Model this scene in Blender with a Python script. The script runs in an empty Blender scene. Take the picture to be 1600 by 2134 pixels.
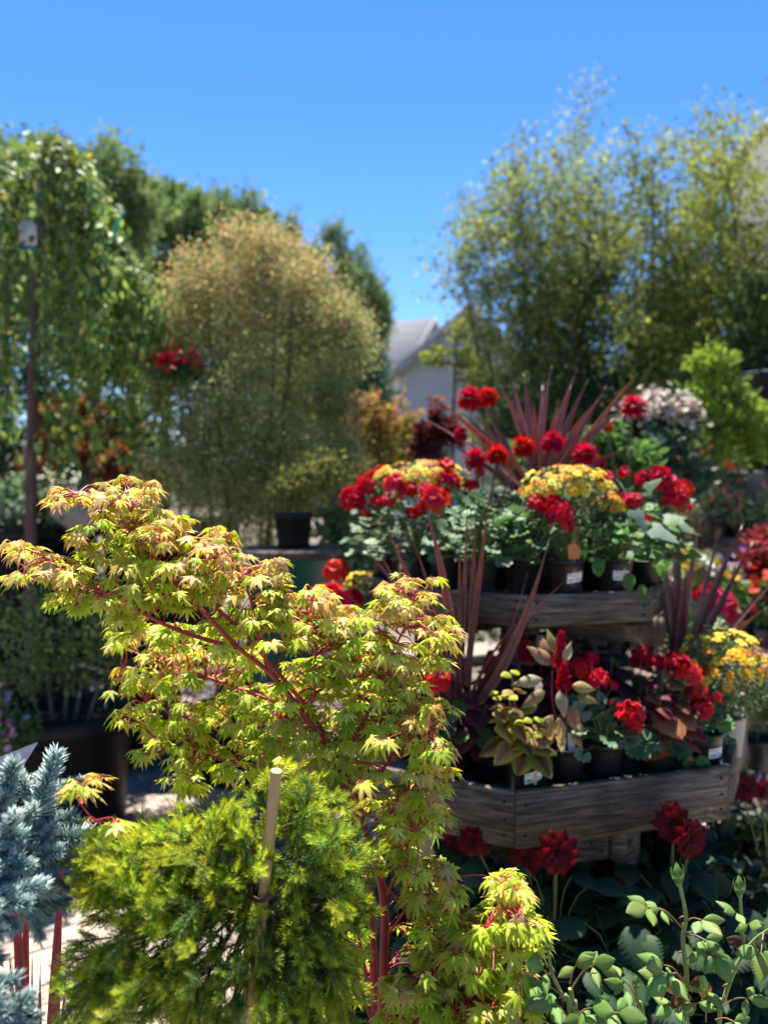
import bpy, math, random
import numpy as np
from mathutils import Vector, Matrix

# ------------------------------------------------------------------ camera, sky, sun, exposure
SC = bpy.context.scene
COL = SC.collection
FPX = 1733.0
PITCH = math.atan(67.0 / FPX)
CAM = Vector((0.0, 0.0, 1.5))
cam_data = bpy.data.cameras.new('camera')
cam_data.sensor_fit = 'VERTICAL'
cam_data.sensor_height = 36.0
cam_data.lens = FPX / 2134.0 * 36.0
cam_data.clip_start = 0.05
cam_data.clip_end = 3000.0
cam_data.dof.use_dof = True
cam_data.dof.focus_distance = 1.34
cam_data.dof.aperture_fstop = 2.6
cam = bpy.data.objects.new('camera', cam_data)
COL.objects.link(cam)
cam.location = CAM
cam.rotation_euler = (math.pi / 2 - PITCH, 0, 0)
SC.camera = cam

SUN_EL = math.radians(66)
SUN_AZ = math.radians(-8)          # to the right of the view direction (+Y), beyond the subject
world = bpy.data.worlds.new('World')
SC.world = world
world.use_nodes = True
wn = world.node_tree.nodes
wl = world.node_tree.links
bg = wn['Background']
sky = wn.new('ShaderNodeTexSky')
sky.sky_type = 'NISHITA'
sky.sun_disc = False
sky.sun_elevation = SUN_EL
sky.sun_rotation = SUN_AZ
sky.altitude = 1200
sky.air_density = 1.0
sky.dust_density = 0.0
sky.ozone_density = 3.5
hsv = wn.new('ShaderNodeHueSaturation')
hsv.inputs['Saturation'].default_value = 1.27
hsv.inputs['Hue'].default_value = 0.509
wl.new(sky.outputs[0], hsv.inputs['Color'])
wl.new(hsv.outputs[0], bg.inputs[0])
bg.inputs[1].default_value = 0.075

sun_data = bpy.data.lights.new('sun', 'SUN')
sun_data.energy = 5.0
sun_data.angle = math.radians(0.53)
sun_data.color = (1.0, 0.95, 0.87)
sun = bpy.data.objects.new('sun', sun_data)
COL.objects.link(sun)
sdir = Vector((math.sin(SUN_AZ) * math.cos(SUN_EL), math.cos(SUN_AZ) * math.cos(SUN_EL), math.sin(SUN_EL)))
sun.rotation_euler = sdir.to_track_quat('Z', 'Y').to_euler()
sun.location = (0, 0, 20)

SC.view_settings.view_transform = 'Standard'
SC.view_settings.look = 'None'
SC.view_settings.gamma = 1.0
SC.view_settings.exposure = 1.7
SC.view_settings.use_curve_mapping = False
SC.render.engine = 'CYCLES'
SC.cycles.max_bounces = 6
SC.cycles.transparent_max_bounces = 6
SC.cycles.transmission_bounces = 5
SC.cycles.diffuse_bounces = 4


# ------------------------------------------------------------------ helpers
def at(px, py, c):
    """Point seen at photo pixel (px, py) at distance c along the view axis."""
    x = (px - 800.0) / FPX
    v = (1067.0 - py) / FPX
    f = Vector((0, math.cos(PITCH), -math.sin(PITCH)))
    u = Vector((0, math.sin(PITCH), math.cos(PITCH)))
    return CAM + c * (f + u * v + Vector((1, 0, 0)) * x)


def px_at_z(px, c, z):
    """Point in the column px, at distance c, at height z."""
    v = (z - CAM.z) / c + math.tan(PITCH)
    p = at(px, 1067.0 - v * FPX, c)
    return Vector((p.x, p.y, z))


def tag(o, label=None, cat=None, group=None, kind=None):
    if label: o['label'] = label
    if cat: o['category'] = cat
    if group: o['group'] = group
    if kind: o['kind'] = kind
    return o


def empty(name, loc, label=None, cat=None, group=None):
    o = bpy.data.objects.new(name, None)
    COL.objects.link(o)
    o.location = loc
    o.empty_display_size = 0.05
    return tag(o, label, cat, group)


def link(name, me, parent=None, M=None):
    o = bpy.data.objects.new(name, me)
    COL.objects.link(o)
    if parent is not None:
        o.parent = parent
    if M is not None:
        o.matrix_local = M
    return o


def mesh_from(name, V, F, C=None, mats=(), smooth=True, mi=None):
    me = bpy.data.meshes.new(name)
    V = np.asarray(V, dtype=np.float32)
    F = np.asarray(F, dtype=np.int32)
    k = F.shape[1]
    me.vertices.add(len(V))
    me.vertices.foreach_set('co', V.ravel())
    me.loops.add(F.size)
    me.loops.foreach_set('vertex_index', F.ravel())
    me.polygons.add(len(F))
    me.polygons.foreach_set('loop_start', np.arange(0, F.size, k, dtype=np.int32))
    me.polygons.foreach_set('loop_total', np.full(len(F), k, dtype=np.int32))
    if smooth:
        me.polygons.foreach_set('use_smooth', np.ones(len(F), dtype=bool))
    if mi is not None:
        me.polygons.foreach_set('material_index', np.asarray(mi, dtype=np.int32))
    for m in (mats if isinstance(mats, (list, tuple)) else [mats]):
        me.materials.append(m)
    if C is not None:
        a = me.color_attributes.new('Col', 'FLOAT_COLOR', 'POINT')
        C = np.asarray(C, dtype=np.float32)
        C4 = np.ones((len(V), 4), dtype=np.float32)
        C4[:, :3] = C[:, :3]
        a.data.foreach_set('color', C4.ravel())
    me.update(calc_edges=True)
    return me


class Acc:
    """Collects triangles with a colour per vertex; build() makes ONE mesh object of them."""
    def __init__(self):
        self.v, self.f, self.c, self.m, self.n = [], [], [], [], 0

    def add(self, V, F, c=(0.5, 0.5, 0.5), mi=0):
        V = np.asarray(V, dtype=np.float32).reshape(-1, 3)
        F = np.asarray(F, dtype=np.int32)
        if F.shape[1] == 4:
            F = np.concatenate([F[:, [0, 1, 2]], F[:, [0, 2, 3]]])
        c = np.asarray(c, dtype=np.float32)
        if c.ndim == 1:
            c = np.tile(c, (len(V), 1))
        self.v.append(V); self.f.append(F + self.n); self.c.append(c)
        self.m.append(np.full(len(F), mi, dtype=np.int32))
        self.n += len(V)

    def build(self, name, mats, parent=None, smooth=True, M=None, off=None):
        if not self.v:
            return None
        return link(name, self.mesh(name, mats, smooth, off), parent, M)

    def mesh(self, name, mats, smooth=True, off=None):
        V = np.concatenate(self.v)
        if off is not None:
            V = V - np.asarray(off, dtype=np.float32)
        return mesh_from(name, V, np.concatenate(self.f), np.concatenate(self.c), mats, smooth, np.concatenate(self.m))


def frame(p, d, n, s=1.0):
    """4x4 with y along d, z towards n, origin p, scale s."""
    y = Vector(d).normalized()
    n = Vector(n)
    x = y.cross(n)
    if x.length < 1e-5:
        x = y.cross(Vector((0.3, 0.5, 0.8)))
    x.normalize()
    z = x.cross(y)
    sx, sy, sz = (s, s, s) if not isinstance(s, (tuple, list)) else s
    return Matrix(((x.x * sx, y.x * sy, z.x * sz, p[0]), (x.y * sx, y.y * sy, z.y * sz, p[1]),
                   (x.z * sx, y.z * sy, z.z * sz, p[2]), (0, 0, 0, 1)))


def frames_np(P, D, N, S):
    """vectorised frame(): P,D,N (k,3), S (k,)"""
    D = D / np.linalg.norm(D, axis=1, keepdims=True)
    X = np.cross(D, N)
    X /= np.maximum(np.linalg.norm(X, axis=1, keepdims=True), 1e-6)
    Z = np.cross(X, D)
    M = np.zeros((len(P), 3, 4))
    S = np.asarray(S).reshape(-1, 1)
    M[:, :, 0] = X * S; M[:, :, 1] = D * S; M[:, :, 2] = Z * S; M[:, :, 3] = P
    return M


def inst(acc, T, Ms, c0, c1=None):
    """stamp template T=(V,F,t) with the matrices Ms (k,3,4) and colours c0 (centre) to c1 (edge)."""
    V, F, t = T
    Ms = np.asarray([[list(r) for r in m][:3] for m in Ms] if not isinstance(Ms, np.ndarray) else Ms)
    if len(Ms) == 0:
        return
    k, n = len(Ms), len(V)
    W = np.einsum('kij,nj->kni', Ms[:, :, :3], V) + Ms[:, None, :, 3]
    c0 = np.broadcast_to(np.asarray(c0, dtype=np.float32), (k, 3))
    c1 = c0 if c1 is None else np.broadcast_to(np.asarray(c1, dtype=np.float32), (k, 3))
    C = c0[:, None, :] * (1 - t)[None, :, None] + c1[:, None, :] * t[None, :, None]
    FF = (F[None] + (np.arange(k) * n)[:, None, None]).reshape(-1, 3)
    acc.add(W.reshape(-1, 3), FF, C.reshape(-1, 3))


def tmesh(name, T, c0, c1, mat):
    V, F, t = T
    c0 = np.asarray(c0, float); c1 = np.asarray(c1, float)
    return mesh_from(name, V, F, c0[None] * (1 - t)[:, None] + c1[None] * t[:, None], mat)


def tube(acc, pts, r0, r1, col=(0.3, 0.2, 0.1), seg=6, mi=0, cap=True, col1=None):
    pts = [Vector(p) for p in pts]
    n = len(pts)
    V, C = [], []
    c0 = np.asarray(col, float); c1 = c0 if col1 is None else np.asarray(col1, float)
    prev = None
    for i, p in enumerate(pts):
        d = (pts[min(i + 1, n - 1)] - pts[max(i - 1, 0)])
        if d.length < 1e-9: d = Vector((0, 0, 1))
        d.normalize()
        a = d.cross(Vector((0, 0, 1)) if abs(d.z) < 0.95 else Vector((1, 0, 0))).normalized()
        if prev is not None:
            a = (prev - d * prev.dot(d))
            a = a.normalized() if a.length > 1e-5 else d.orthogonal().normalized()
        prev = a
        b = d.cross(a)
        k = i / max(n - 1, 1)
        r = r0 + (r1 - r0) * k
        for j in range(seg):
            th = 2 * math.pi * j / seg
            q = p + a * (math.cos(th) * r) + b * (math.sin(th) * r)
            V.append(q[:]); C.append(c0 * (1 - k) + c1 * k)
    F = []
    for i in range(n - 1):
        for j in range(seg):
            A, B = i * seg + j, i * seg + (j + 1) % seg
            F.append((A, B, B + seg, A + seg))
    acc.add(V, F, np.array(C), mi)
    if cap:
        V2 = V[:seg][::-1] + V[-seg:]
        F2 = [(0, j, j + 1) for j in range(1, seg - 1)] + [(seg, seg + j, seg + j + 1) for j in range(1, seg - 1)]
        acc.add(V2, F2, np.array(C[:seg] + C[-seg:]), mi)


def curve_pts(ctrl, n=8):
    """Catmull-Rom through the control points."""
    P = [Vector(p) for p in ctrl]
    if len(P) < 3:
        return [P[0].lerp(P[-1], i / (n - 1)) for i in range(n)]
    P = [P[0] * 2 - P[1]] + P + [P[-1] * 2 - P[-2]]
    out = []
    for i in range(1, len(P) - 2):
        for j in range(n):
            t = j / n
            a, b, c, d = P[i - 1], P[i], P[i + 1], P[i + 2]
            out.append(0.5 * ((2 * b) + (c - a) * t + (2 * a - 5 * b + 4 * c - d) * t * t + (3 * b - a - 3 * c + d) * t ** 3))
    out.append(P[-2])
    return out


def box(acc, lo, hi, col=(0.5, 0.5, 0.5), mi=0, M=None, bev=0.0):
    (x0, y0, z0), (x1, y1, z1) = lo, hi
    if bev <= 0:
        V = [(x0, y0, z0), (x1, y0, z0), (x1, y1, z0), (x0, y1, z0), (x0, y0, z1), (x1, y0, z1), (x1, y1, z1), (x0, y1, z1)]
        F = [(0, 3, 2, 1), (4, 5, 6, 7), (0, 1, 5, 4), (1, 2, 6, 5), (2, 3, 7, 6), (3, 0, 4, 7)]
    else:
        b = bev
        V = []
        for z, i in ((z0, b), (z0 + b, 0), (z1 - b, 0), (z1, b)):
            X0, X1, Y0, Y1 = x0 + i, x1 - i, y0 + i, y1 - i
            V += [(X0, Y0 + b, z), (X0 + b, Y0, z), (X1 - b, Y0, z), (X1, Y0 + b, z), (X1, Y1 - b, z), (X1 - b, Y1, z), (X0 + b, Y1, z), (X0, Y1 - b, z)]
        F = []
        for k in range(3):
            for j in range(8):
                a, c = k * 8 + j, k * 8 + (j + 1) % 8
                F.append((a, c, c + 8, a + 8))
        for s, rev in ((0, True), (24, False)):
            for q in ((0, 1, 2, 3), (0, 3, 4, 7), (7, 4, 5, 6)):
                q = tuple(s + i for i in q)
                F.append(q[::-1] if rev else q)
    V = np.array(V, dtype=float)
    if M is not None:
        M = np.array(M)
        V = V @ M[:3, :3].T + M[:3, 3]
    acc.add(V, F, col, mi)


def lathe(acc, prof, col=(0.03, 0.03, 0.03), seg=32, mi=0, o=(0, 0, 0), squash=1.0):
    V = []
    for r, z in prof:
        for j in range(seg):
            th = 2 * math.pi * j / seg
            V.append((o[0] + r * math.cos(th), o[1] + r * math.sin(th) * squash, o[2] + z))
    F = []
    for i in range(len(prof) - 1):
        for j in range(seg):
            A, B = i * seg + j, i * seg + (j + 1) % seg
            F.append((A, B, B + seg, A + seg))
    acc.add(V, F, col, mi)


# ------------------------------------------------------------------ materials
def new_mat(name):
    m = bpy.data.materials.new(name)
    m.use_nodes = True
    nt = m.node_tree
    return m, nt.nodes, nt.links, nt.nodes['Principled BSDF']


def leaf_mat(name, trans=0.4, rough=0.42, spec=0.35, var=0.12, tint=(1.0, 1.0, 0.75), vein=0.25, scale=90.0):
    m, n, l, b = new_mat(name)
    out = n['Material Output']
    at_ = n.new('ShaderNodeAttribute'); at_.attribute_name = 'Col'
    oi = n.new('ShaderNodeObjectInfo')
    hs = n.new('ShaderNodeHueSaturation')
    mr = n.new('ShaderNodeMapRange'); mr.inputs[3].default_value = 1 - var; mr.inputs[4].default_value = 1 + var
    l.new(oi.outputs['Random'], mr.inputs[0])
    l.new(mr.outputs[0], hs.inputs['Value'])
    mr2 = n.new('ShaderNodeMapRange'); mr2.inputs[3].default_value = 0.5 - var * 0.12; mr2.inputs[4].default_value = 0.5 + var * 0.12
    l.new(oi.outputs['Random'], mr2.inputs[0]); l.new(mr2.outputs[0], hs.inputs['Hue'])
    l.new(at_.outputs['Color'], hs.inputs['Color'])
    tc = n.new('ShaderNodeTexCoord')
    nz = n.new('ShaderNodeTexNoise'); nz.inputs['Scale'].default_value = scale; nz.inputs['Detail'].default_value = 3
    l.new(tc.outputs['Object'], nz.inputs['Vector'])
    mx = n.new('ShaderNodeMix'); mx.data_type = 'RGBA'; mx.blend_type = 'MULTIPLY'; mx.inputs[0].default_value = vein
    cr = n.new('ShaderNodeValToRGB'); cr.color_ramp.elements[0].position = 0.35; cr.color_ramp.elements[1].position = 0.62
    cr.color_ramp.elements[0].color = (0.45, 0.45, 0.45, 1); cr.color_ramp.elements[1].color = (1, 1, 1, 1)
    l.new(nz.outputs['Fac'], cr.inputs[0])
    l.new(hs.outputs[0], mx.inputs[6]); l.new(cr.outputs[0], mx.inputs[7])
    l.new(mx.outputs[2], b.inputs['Base Color'])
    b.inputs['Roughness'].default_value = rough
    b.inputs['Specular IOR Level'].default_value = spec
    bp = n.new('ShaderNodeBump'); bp.inputs['Strength'].default_value = 0.25; bp.inputs['Distance'].default_value = 0.002
    l.new(nz.outputs['Fac'], bp.inputs['Height']); l.new(bp.outputs[0], b.inputs['Normal'])
    tr = n.new('ShaderNodeBsdfTranslucent')
    tm = n.new('ShaderNodeMix'); tm.data_type = 'RGBA'; tm.blend_type = 'MULTIPLY'; tm.inputs[0].default_value = 1.0
    tm.inputs[7].default_value = (*tint, 1)
    l.new(mx.outputs[2], tm.inputs[6]); l.new(tm.outputs[2], tr.inputs['Color'])
    ms = n.new('ShaderNodeMixShader'); ms.inputs[0].default_value = trans
    l.new(b.outputs[0], ms.inputs[1]); l.new(tr.outputs[0], ms.inputs[2])
    l.new(ms.outputs[0], out.inputs['Surface'])
    return m


def col_mat(name, rough=0.6, spec=0.3, bump=0.3, scale=60.0, stretch=(1, 1, 1), amount=0.35, sheen=None):
    m, n, l, b = new_mat(name)
    a = n.new('ShaderNodeAttribute'); a.attribute_name = 'Col'
    tc = n.new('ShaderNodeTexCoord')
    mp = n.new('ShaderNodeMapping'); mp.inputs['Scale'].default_value = stretch
    l.new(tc.outputs['Object'], mp.inputs[0])
    nz = n.new('ShaderNodeTexNoise'); nz.inputs['Scale'].default_value = scale; nz.inputs['Detail'].default_value = 5
    l.new(mp.outputs[0], nz.inputs['Vector'])
    cr = n.new('ShaderNodeValToRGB'); cr.color_ramp.elements[0].color = (0.4, 0.4, 0.4, 1); cr.color_ramp.elements[0].position = 0.3
    cr.color_ramp.elements[1].position = 0.7
    l.new(nz.outputs['Fac'], cr.inputs[0])
    mx = n.new('ShaderNodeMix'); mx.data_type = 'RGBA'; mx.blend_type = 'MULTIPLY'; mx.inputs[0].default_value = amount
    l.new(a.outputs['Color'], mx.inputs[6]); l.new(cr.outputs[0], mx.inputs[7])
    l.new(mx.outputs[2], b.inputs['Base Color'])
    b.inputs['Roughness'].default_value = rough
    b.inputs['Specular IOR Level'].default_value = spec
    bp = n.new('ShaderNodeBump'); bp.inputs['Strength'].default_value = bump; bp.inputs['Distance'].default_value = 0.003
    l.new(nz.outputs['Fac'], bp.inputs['Height']); l.new(bp.outputs[0], b.inputs['Normal'])
    return m


def wood_mat(name, dark, mid, pale):
    """weathered grey timber: grain along the local x axis, streaks and knots"""
    m, n, l, b = new_mat(name)
    tc = n.new('ShaderNodeTexCoord'); oi = n.new('ShaderNodeObjectInfo')
    add = n.new('ShaderNodeVectorMath'); add.operation = 'ADD'
    sc = n.new('ShaderNodeVectorMath'); sc.operation = 'SCALE'; sc.inputs[3].default_value = 7.0
    cx = n.new('ShaderNodeCombineXYZ')
    for i in range(3): l.new(oi.outputs['Random'], cx.inputs[i])
    l.new(cx.outputs[0], sc.inputs[0]); l.new(tc.outputs['Object'], add.inputs[0]); l.new(sc.outputs[0], add.inputs[1])
    kn = n.new('ShaderNodeMapping'); kn.inputs['Scale'].default_value = (3.2, 5.0, 9.0)
    l.new(add.outputs[0], kn.inputs[0])
    vo = n.new('ShaderNodeTexVoronoi'); vo.inputs['Scale'].default_value = 1.0; vo.inputs['Randomness'].default_value = 0.9
    l.new(kn.outputs[0], vo.inputs['Vector'])
    kr = n.new('ShaderNodeMapRange'); kr.inputs[1].default_value = 0.0; kr.inputs[2].default_value = 0.28
    kr.inputs[3].default_value = 1.0; kr.inputs[4].default_value = 0.0
    l.new(vo.outputs['Distance'], kr.inputs[0])
    gm = n.new('ShaderNodeMapping'); gm.inputs['Scale'].default_value = (9.0, 150.0, 150.0)
    l.new(add.outputs[0], gm.inputs[0])
    wob = n.new('ShaderNodeVectorMath'); wob.operation = 'MULTIPLY_ADD'
    cz = n.new('ShaderNodeCombineXYZ'); l.new(kr.outputs[0], cz.inputs[2]); l.new(kr.outputs[0], cz.inputs[1])
    wob.inputs[1].default_value = (0, 2.6, 2.6)
    l.new(cz.outputs[0], wob.inputs[0]); l.new(gm.outputs[0], wob.inputs[2])
    nz = n.new('ShaderNodeTexNoise'); nz.inputs['Scale'].default_value = 1.0; nz.inputs['Detail'].default_value = 7; nz.inputs['Roughness'].default_value = 0.72
    nz.inputs['Distortion'].default_value = 0.25
    l.new(wob.outputs[0], nz.inputs['Vector'])
    big = n.new('ShaderNodeTexNoise'); big.inputs['Scale'].default_value = 5.0; big.inputs['Detail'].default_value = 4
    l.new(add.outputs[0], big.inputs['Vector'])
    cr = n.new('ShaderNodeValToRGB')
    e = cr.color_ramp.elements
    e[0].position = 0.34; e[0].color = (*dark, 1); e[1].position = 0.66; e[1].color = (*pale, 1)
    k = e.new(0.5); k.color = (*mid, 1)
    l.new(nz.outputs['Fac'], cr.inputs[0])
    br = n.new('ShaderNodeMapRange'); br.inputs[1].default_value = 0.3; br.inputs[2].default_value = 0.7; br.inputs[3].default_value = 0.45; br.inputs[4].default_value = 1.45
    l.new(big.outputs['Fac'], br.inputs[0])
    m1 = n.new('ShaderNodeVectorMath'); m1.operation = 'SCALE'
    l.new(cr.outputs[0], m1.inputs[0]); l.new(br.outputs[0], m1.inputs[3])
    km = n.new('ShaderNodeMix'); km.data_type = 'RGBA'; km.inputs[7].default_value = (dark[0] * 0.7, dark[1] * 0.55, dark[2] * 0.4, 1)
    k2 = n.new('ShaderNodeMapRange'); k2.inputs[1].default_value = 0.45; k2.inputs[2].default_value = 0.75; k2.inputs[4].default_value = 0.85
    l.new(kr.outputs[0], k2.inputs[0]); l.new(k2.outputs[0], km.inputs[0])
    l.new(m1.outputs[0], km.inputs[6]); l.new(km.outputs[2], b.inputs['Base Color'])
    b.inputs['Roughness'].default_value = 0.85; b.inputs['Specular IOR Level'].default_value = 0.2
    bp = n.new('ShaderNodeBump'); bp.inputs['Strength'].default_value = 0.7; bp.inputs['Distance'].default_value = 0.003
    l.new(nz.outputs['Fac'], bp.inputs['Height']); l.new(bp.outputs[0], b.inputs['Normal'])
    return m


def noise_mat(name, c0, c1, scale=8.0, rough=0.8, spec=0.3, bump=0.3, dist=0.005, detail=6, stretch=(1, 1, 1), rnd=0.0):
    m, n, l, b = new_mat(name)
    tc = n.new('ShaderNodeTexCoord')
    mp = n.new('ShaderNodeMapping'); mp.inputs['Scale'].default_value = stretch
    l.new(tc.outputs['Object'], mp.inputs[0])
    nz = n.new('ShaderNodeTexNoise'); nz.inputs['Scale'].default_value = scale; nz.inputs['Detail'].default_value = detail
    l.new(mp.outputs[0], nz.inputs['Vector'])
    cr = n.new('ShaderNodeValToRGB')
    cr.color_ramp.elements[0].color = (*c0, 1); cr.color_ramp.elements[1].color = (*c1, 1)
    cr.color_ramp.elements[0].position = 0.32; cr.color_ramp.elements[1].position = 0.68
    l.new(nz.outputs['Fac'], cr.inputs[0])
    src = cr.outputs[0]
    if rnd:
        oi = n.new('ShaderNodeObjectInfo'); hs = n.new('ShaderNodeHueSaturation')
        mr = n.new('ShaderNodeMapRange'); mr.inputs[3].default_value = 1 - rnd; mr.inputs[4].default_value = 1 + rnd
        l.new(oi.outputs['Random'], mr.inputs[0]); l.new(mr.outputs[0], hs.inputs['Value']); l.new(src, hs.inputs['Color'])
        src = hs.outputs[0]
    l.new(src, b.inputs['Base Color'])
    b.inputs['Roughness'].default_value = rough; b.inputs['Specular IOR Level'].default_value = spec
    bp = n.new('ShaderNodeBump'); bp.inputs['Strength'].default_value = bump; bp.inputs['Distance'].default_value = dist
    l.new(nz.outputs['Fac'], bp.inputs['Height']); l.new(bp.outputs[0], b.inputs['Normal'])
    return m


M_LEAF = leaf_mat('leaf', trans=0.40, rough=0.5, spec=0.2)
M_MAPLE = leaf_mat('maple_leaf', trans=0.42, rough=0.5, spec=0.3, var=0.14, tint=(0.95, 1.0, 0.45), vein=0.22, scale=220)
M_THICK = leaf_mat('thick_leaf', trans=0.22, rough=0.55, spec=0.25, scale=120)
M_FAR = leaf_mat('far_leaf', trans=0.42, rough=0.75, spec=0.08, var=0.05)
M_SHINY = leaf_mat('shiny_leaf', trans=0.33, rough=0.45, spec=0.3, var=0.1)
M_NEEDLE = leaf_mat('needle', trans=0.3, rough=0.5, spec=0.3, var=0.15, vein=0.1)
M_BLUE = leaf_mat('blue_needle', trans=0.1, rough=0.55, spec=0.3, var=0.12, vein=0.1)
M_PETAL = leaf_mat('petal', trans=0.3, rough=0.6, spec=0.2, var=0.1, tint=(1.0, 0.6, 0.6), vein=0.3, scale=70)
M_STRAP = leaf_mat('strap_leaf', trans=0.15, rough=0.38, spec=0.45, var=0.15, tint=(1.0, 0.55, 0.5), vein=0.2)
M_STEM = col_mat('stem', rough=0.5, bump=0.2, scale=120)
M_BARK = col_mat('bark', rough=0.9, bump=0.8, scale=40, stretch=(1, 1, 0.25), amount=0.7)
M_CANE = col_mat('cane', rough=0.6, bump=0.2, scale=60, stretch=(1, 1, 0.06), amount=0.35)
M_POT = noise_mat('black_plastic', (0.010, 0.010, 0.011), (0.02, 0.019, 0.019), scale=9, rough=0.36, spec=0.5, bump=0.06, rnd=0.2)
M_BIGPOT = noise_mat('matt_black_plastic', (0.006, 0.006, 0.007), (0.013, 0.011, 0.010), scale=6, rough=0.55, spec=0.22, bump=0.08)
M_GREYPOT = noise_mat('grey_plastic', (0.25, 0.24, 0.23), (0.36, 0.35, 0.33), scale=9, rough=0.5, bump=0.06)
M_SOIL = noise_mat('soil', (0.012, 0.009, 0.006), (0.05, 0.035, 0.022), scale=90, rough=1.0, spec=0.1, bump=1.0, dist=0.01)
M_WOOD = wood_mat('weathered_wood', (0.032, 0.022, 0.016), (0.10, 0.076, 0.058), (0.22, 0.175, 0.135))
M_PAPER = noise_mat('label_paper', (0.74, 0.74, 0.75), (0.82, 0.82, 0.82), scale=12, rough=0.5, bump=0.02)
M_INK = noise_mat('label_ink', (0.02, 0.02, 0.02), (0.05, 0.05, 0.05), scale=12, rough=0.6, bump=0.0)
M_TAN = noise_mat('tan_tag', (0.52, 0.30, 0.10), (0.70, 0.44, 0.17), scale=20, rough=0.45, bump=0.02)
M_NAIL = noise_mat('rusty_nail', (0.01, 0.008, 0.007), (0.04, 0.025, 0.018), scale=200, rough=0.8, bump=0.2)

# ------------------------------------------------------------------ leaf templates: base at 0, tip along +y, face up +z
def t_maple(rng, curl=0.25):
    V, F, t = [(0, 0, 0)], [], [0.0]
    angs = [-118, -76, -38, 0, 38, 76, 118]
    lens = [0.36, 0.68, 0.92, 1.0, 0.92, 0.68, 0.36]
    sin_r = [0.12, 0.22, 0.30, 0.33, 0.33, 0.30, 0.22, 0.12]
    S = []
    for i in range(8):
        a = -140 if i == 0 else (140 if i == 7 else (angs[i - 1] + angs[i]) / 2)
        a = math.radians(a + rng.uniform(-3, 3))
        r = sin_r[i] * rng.uniform(0.85, 1.15)
        S.append(len(V)); V.append((math.sin(a) * r, math.cos(a) * r, -0.02)); t.append(0.12)
    droop = [rng.uniform(0.1, 0.5) * curl * 2 for _ in angs]
    for i, (a, L) in enumerate(zip(angs, lens)):
        a = math.radians(a + rng.uniform(-5, 5)); L *= rng.uniform(0.88, 1.1)
        dx, dy = math.sin(a), math.cos(a)
        qx, qy = dy, -dx
        def pt(f, w, z):
            zz = -droop[i] * f * f + z
            return (dx * L * f + qx * w, dy * L * f + qy * w, zz)
        w = 0.105 * (0.55 + 0.45 * L)
        base = len(V)
        V += [pt(0.52, 0, 0.02), pt(1.0, 0, -0.02), pt(0.52, -w, -0.02), pt(0.52, w, -0.02), pt(0.80, 0, 0.012), pt(0.70, -w * 0.86, -0.02), pt(0.70, w * 0.86, -0.02), pt(0.76, -w * 0.45, -0.01), pt(0.76, w * 0.45, -0.01)]
        t += [0.3, 1.0, 0.45, 0.45, 0.65, 0.75, 0.75, 0.7, 0.7]
        M_, T_, L_, R_, U_, L2, R2, L3, R3 = range(base, base + 9)
        sl, sr = S[i], S[i + 1]
        F += [(0, M_, sl), (sl, M_, L_), (0, sr, M_), (sr, R_, M_), (L_, M_, L2), (L2, M_, L3), (M_, U_, L3), (R_, R2, M_), (R2, R3, M_), (M_, R3, U_), (L3, U_, T_), (U_, R3, T_)]
    return np.array(V, float), np.array(F), np.array(t)


def t_ovate(w=0.33, n=6, fold=0.12, bend=0.25, teeth=0.0, tipw=0.0, wav=0.0, peak=0.42, seed=1, pw=0.8):
    """simple pointed leaf with midrib fold; teeth cut the margin"""
    rng = random.Random(seed)
    V, t, F = [], [], []
    k = n * (2 if teeth else 1)
    for i in range(k + 1):
        f = i / k
        y = f
        ww = w * (math.sin(math.pi * min(1, f ** (math.log(0.5) / math.log(peak)))) ** pw if 0 < f < 1 else tipw)
        if teeth and i % 2 and 0 < i < k: ww *= 1 - teeth
        z = -bend * f * f
        zz = z - fold * ww + wav * rng.uniform(-1, 1)
        z2 = z - fold * ww + wav * rng.uniform(-1, 1)
        V += [(-ww, y - (0.04 if teeth and i % 2 else 0), zz), (-ww * 0.55, y, z + fold * 0.1), (0, y, z), (ww * 0.55, y, z + fold * 0.1), (ww, y - (0.04 if teeth and i % 2 else 0), z2)]
        t += [1, 0.45, 0.0, 0.45, 1]
    for i in range(k):
        for j in range(4):
            a = i * 5 + j
            F += [(a, a + 1, a + 6), (a, a + 6, a + 5)]
    return np.array(V, float), np.array(F), np.array(t)


def t_round(seed=0, lobes=9, cup=0.18):
    """geranium leaf: scalloped fan nearly round, stalk at the notch"""
    rng = random.Random(seed)
    V, t, F = [(0, 0.42, -0.04)], [0.0], []
    n = lobes * 3
    a0, a1 = math.radians(-158), math.radians(158)
    for ring, (rr, tt) in enumerate(((0.27, 0.35), (0.44, 0.7), (0.56, 1.0))):
        for i in range(n + 1):
            a = a0 + (a1 - a0) * i / n
            ph = i % 3
            s = 1.0 if ring < 2 else (0.88 if ph == 0 else 1.02)
            r = rr * s
            z = -0.04 + cup * (r ** 2) + (0.035 * (1 if ph == 0 else -0.5)) * ring + rng.uniform(-0.01, 0.01) * ring
            V.append((math.sin(a) * r, 0.42 + math.cos(a) * r, z)); t.append(tt)
    for i in range(n):
        F.append((0, 1 + i + 1, 1 + i))
        for k in range(2):
            a = 1 + k * (n + 1) + i; b = a + n + 1
            F += [(a, a + 1, b + 1), (a, b + 1, b)]
    # stalk wedge
    V += [(-0.05, 0.02, 0), (0.05, 0.02, 0)]; t += [0.2, 0.2]
    V = np.array(V, float)
    F = [(a, c, b) for a, b, c in F[:]] if False else F
    return V, np.array(F), np.array(t)


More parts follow.
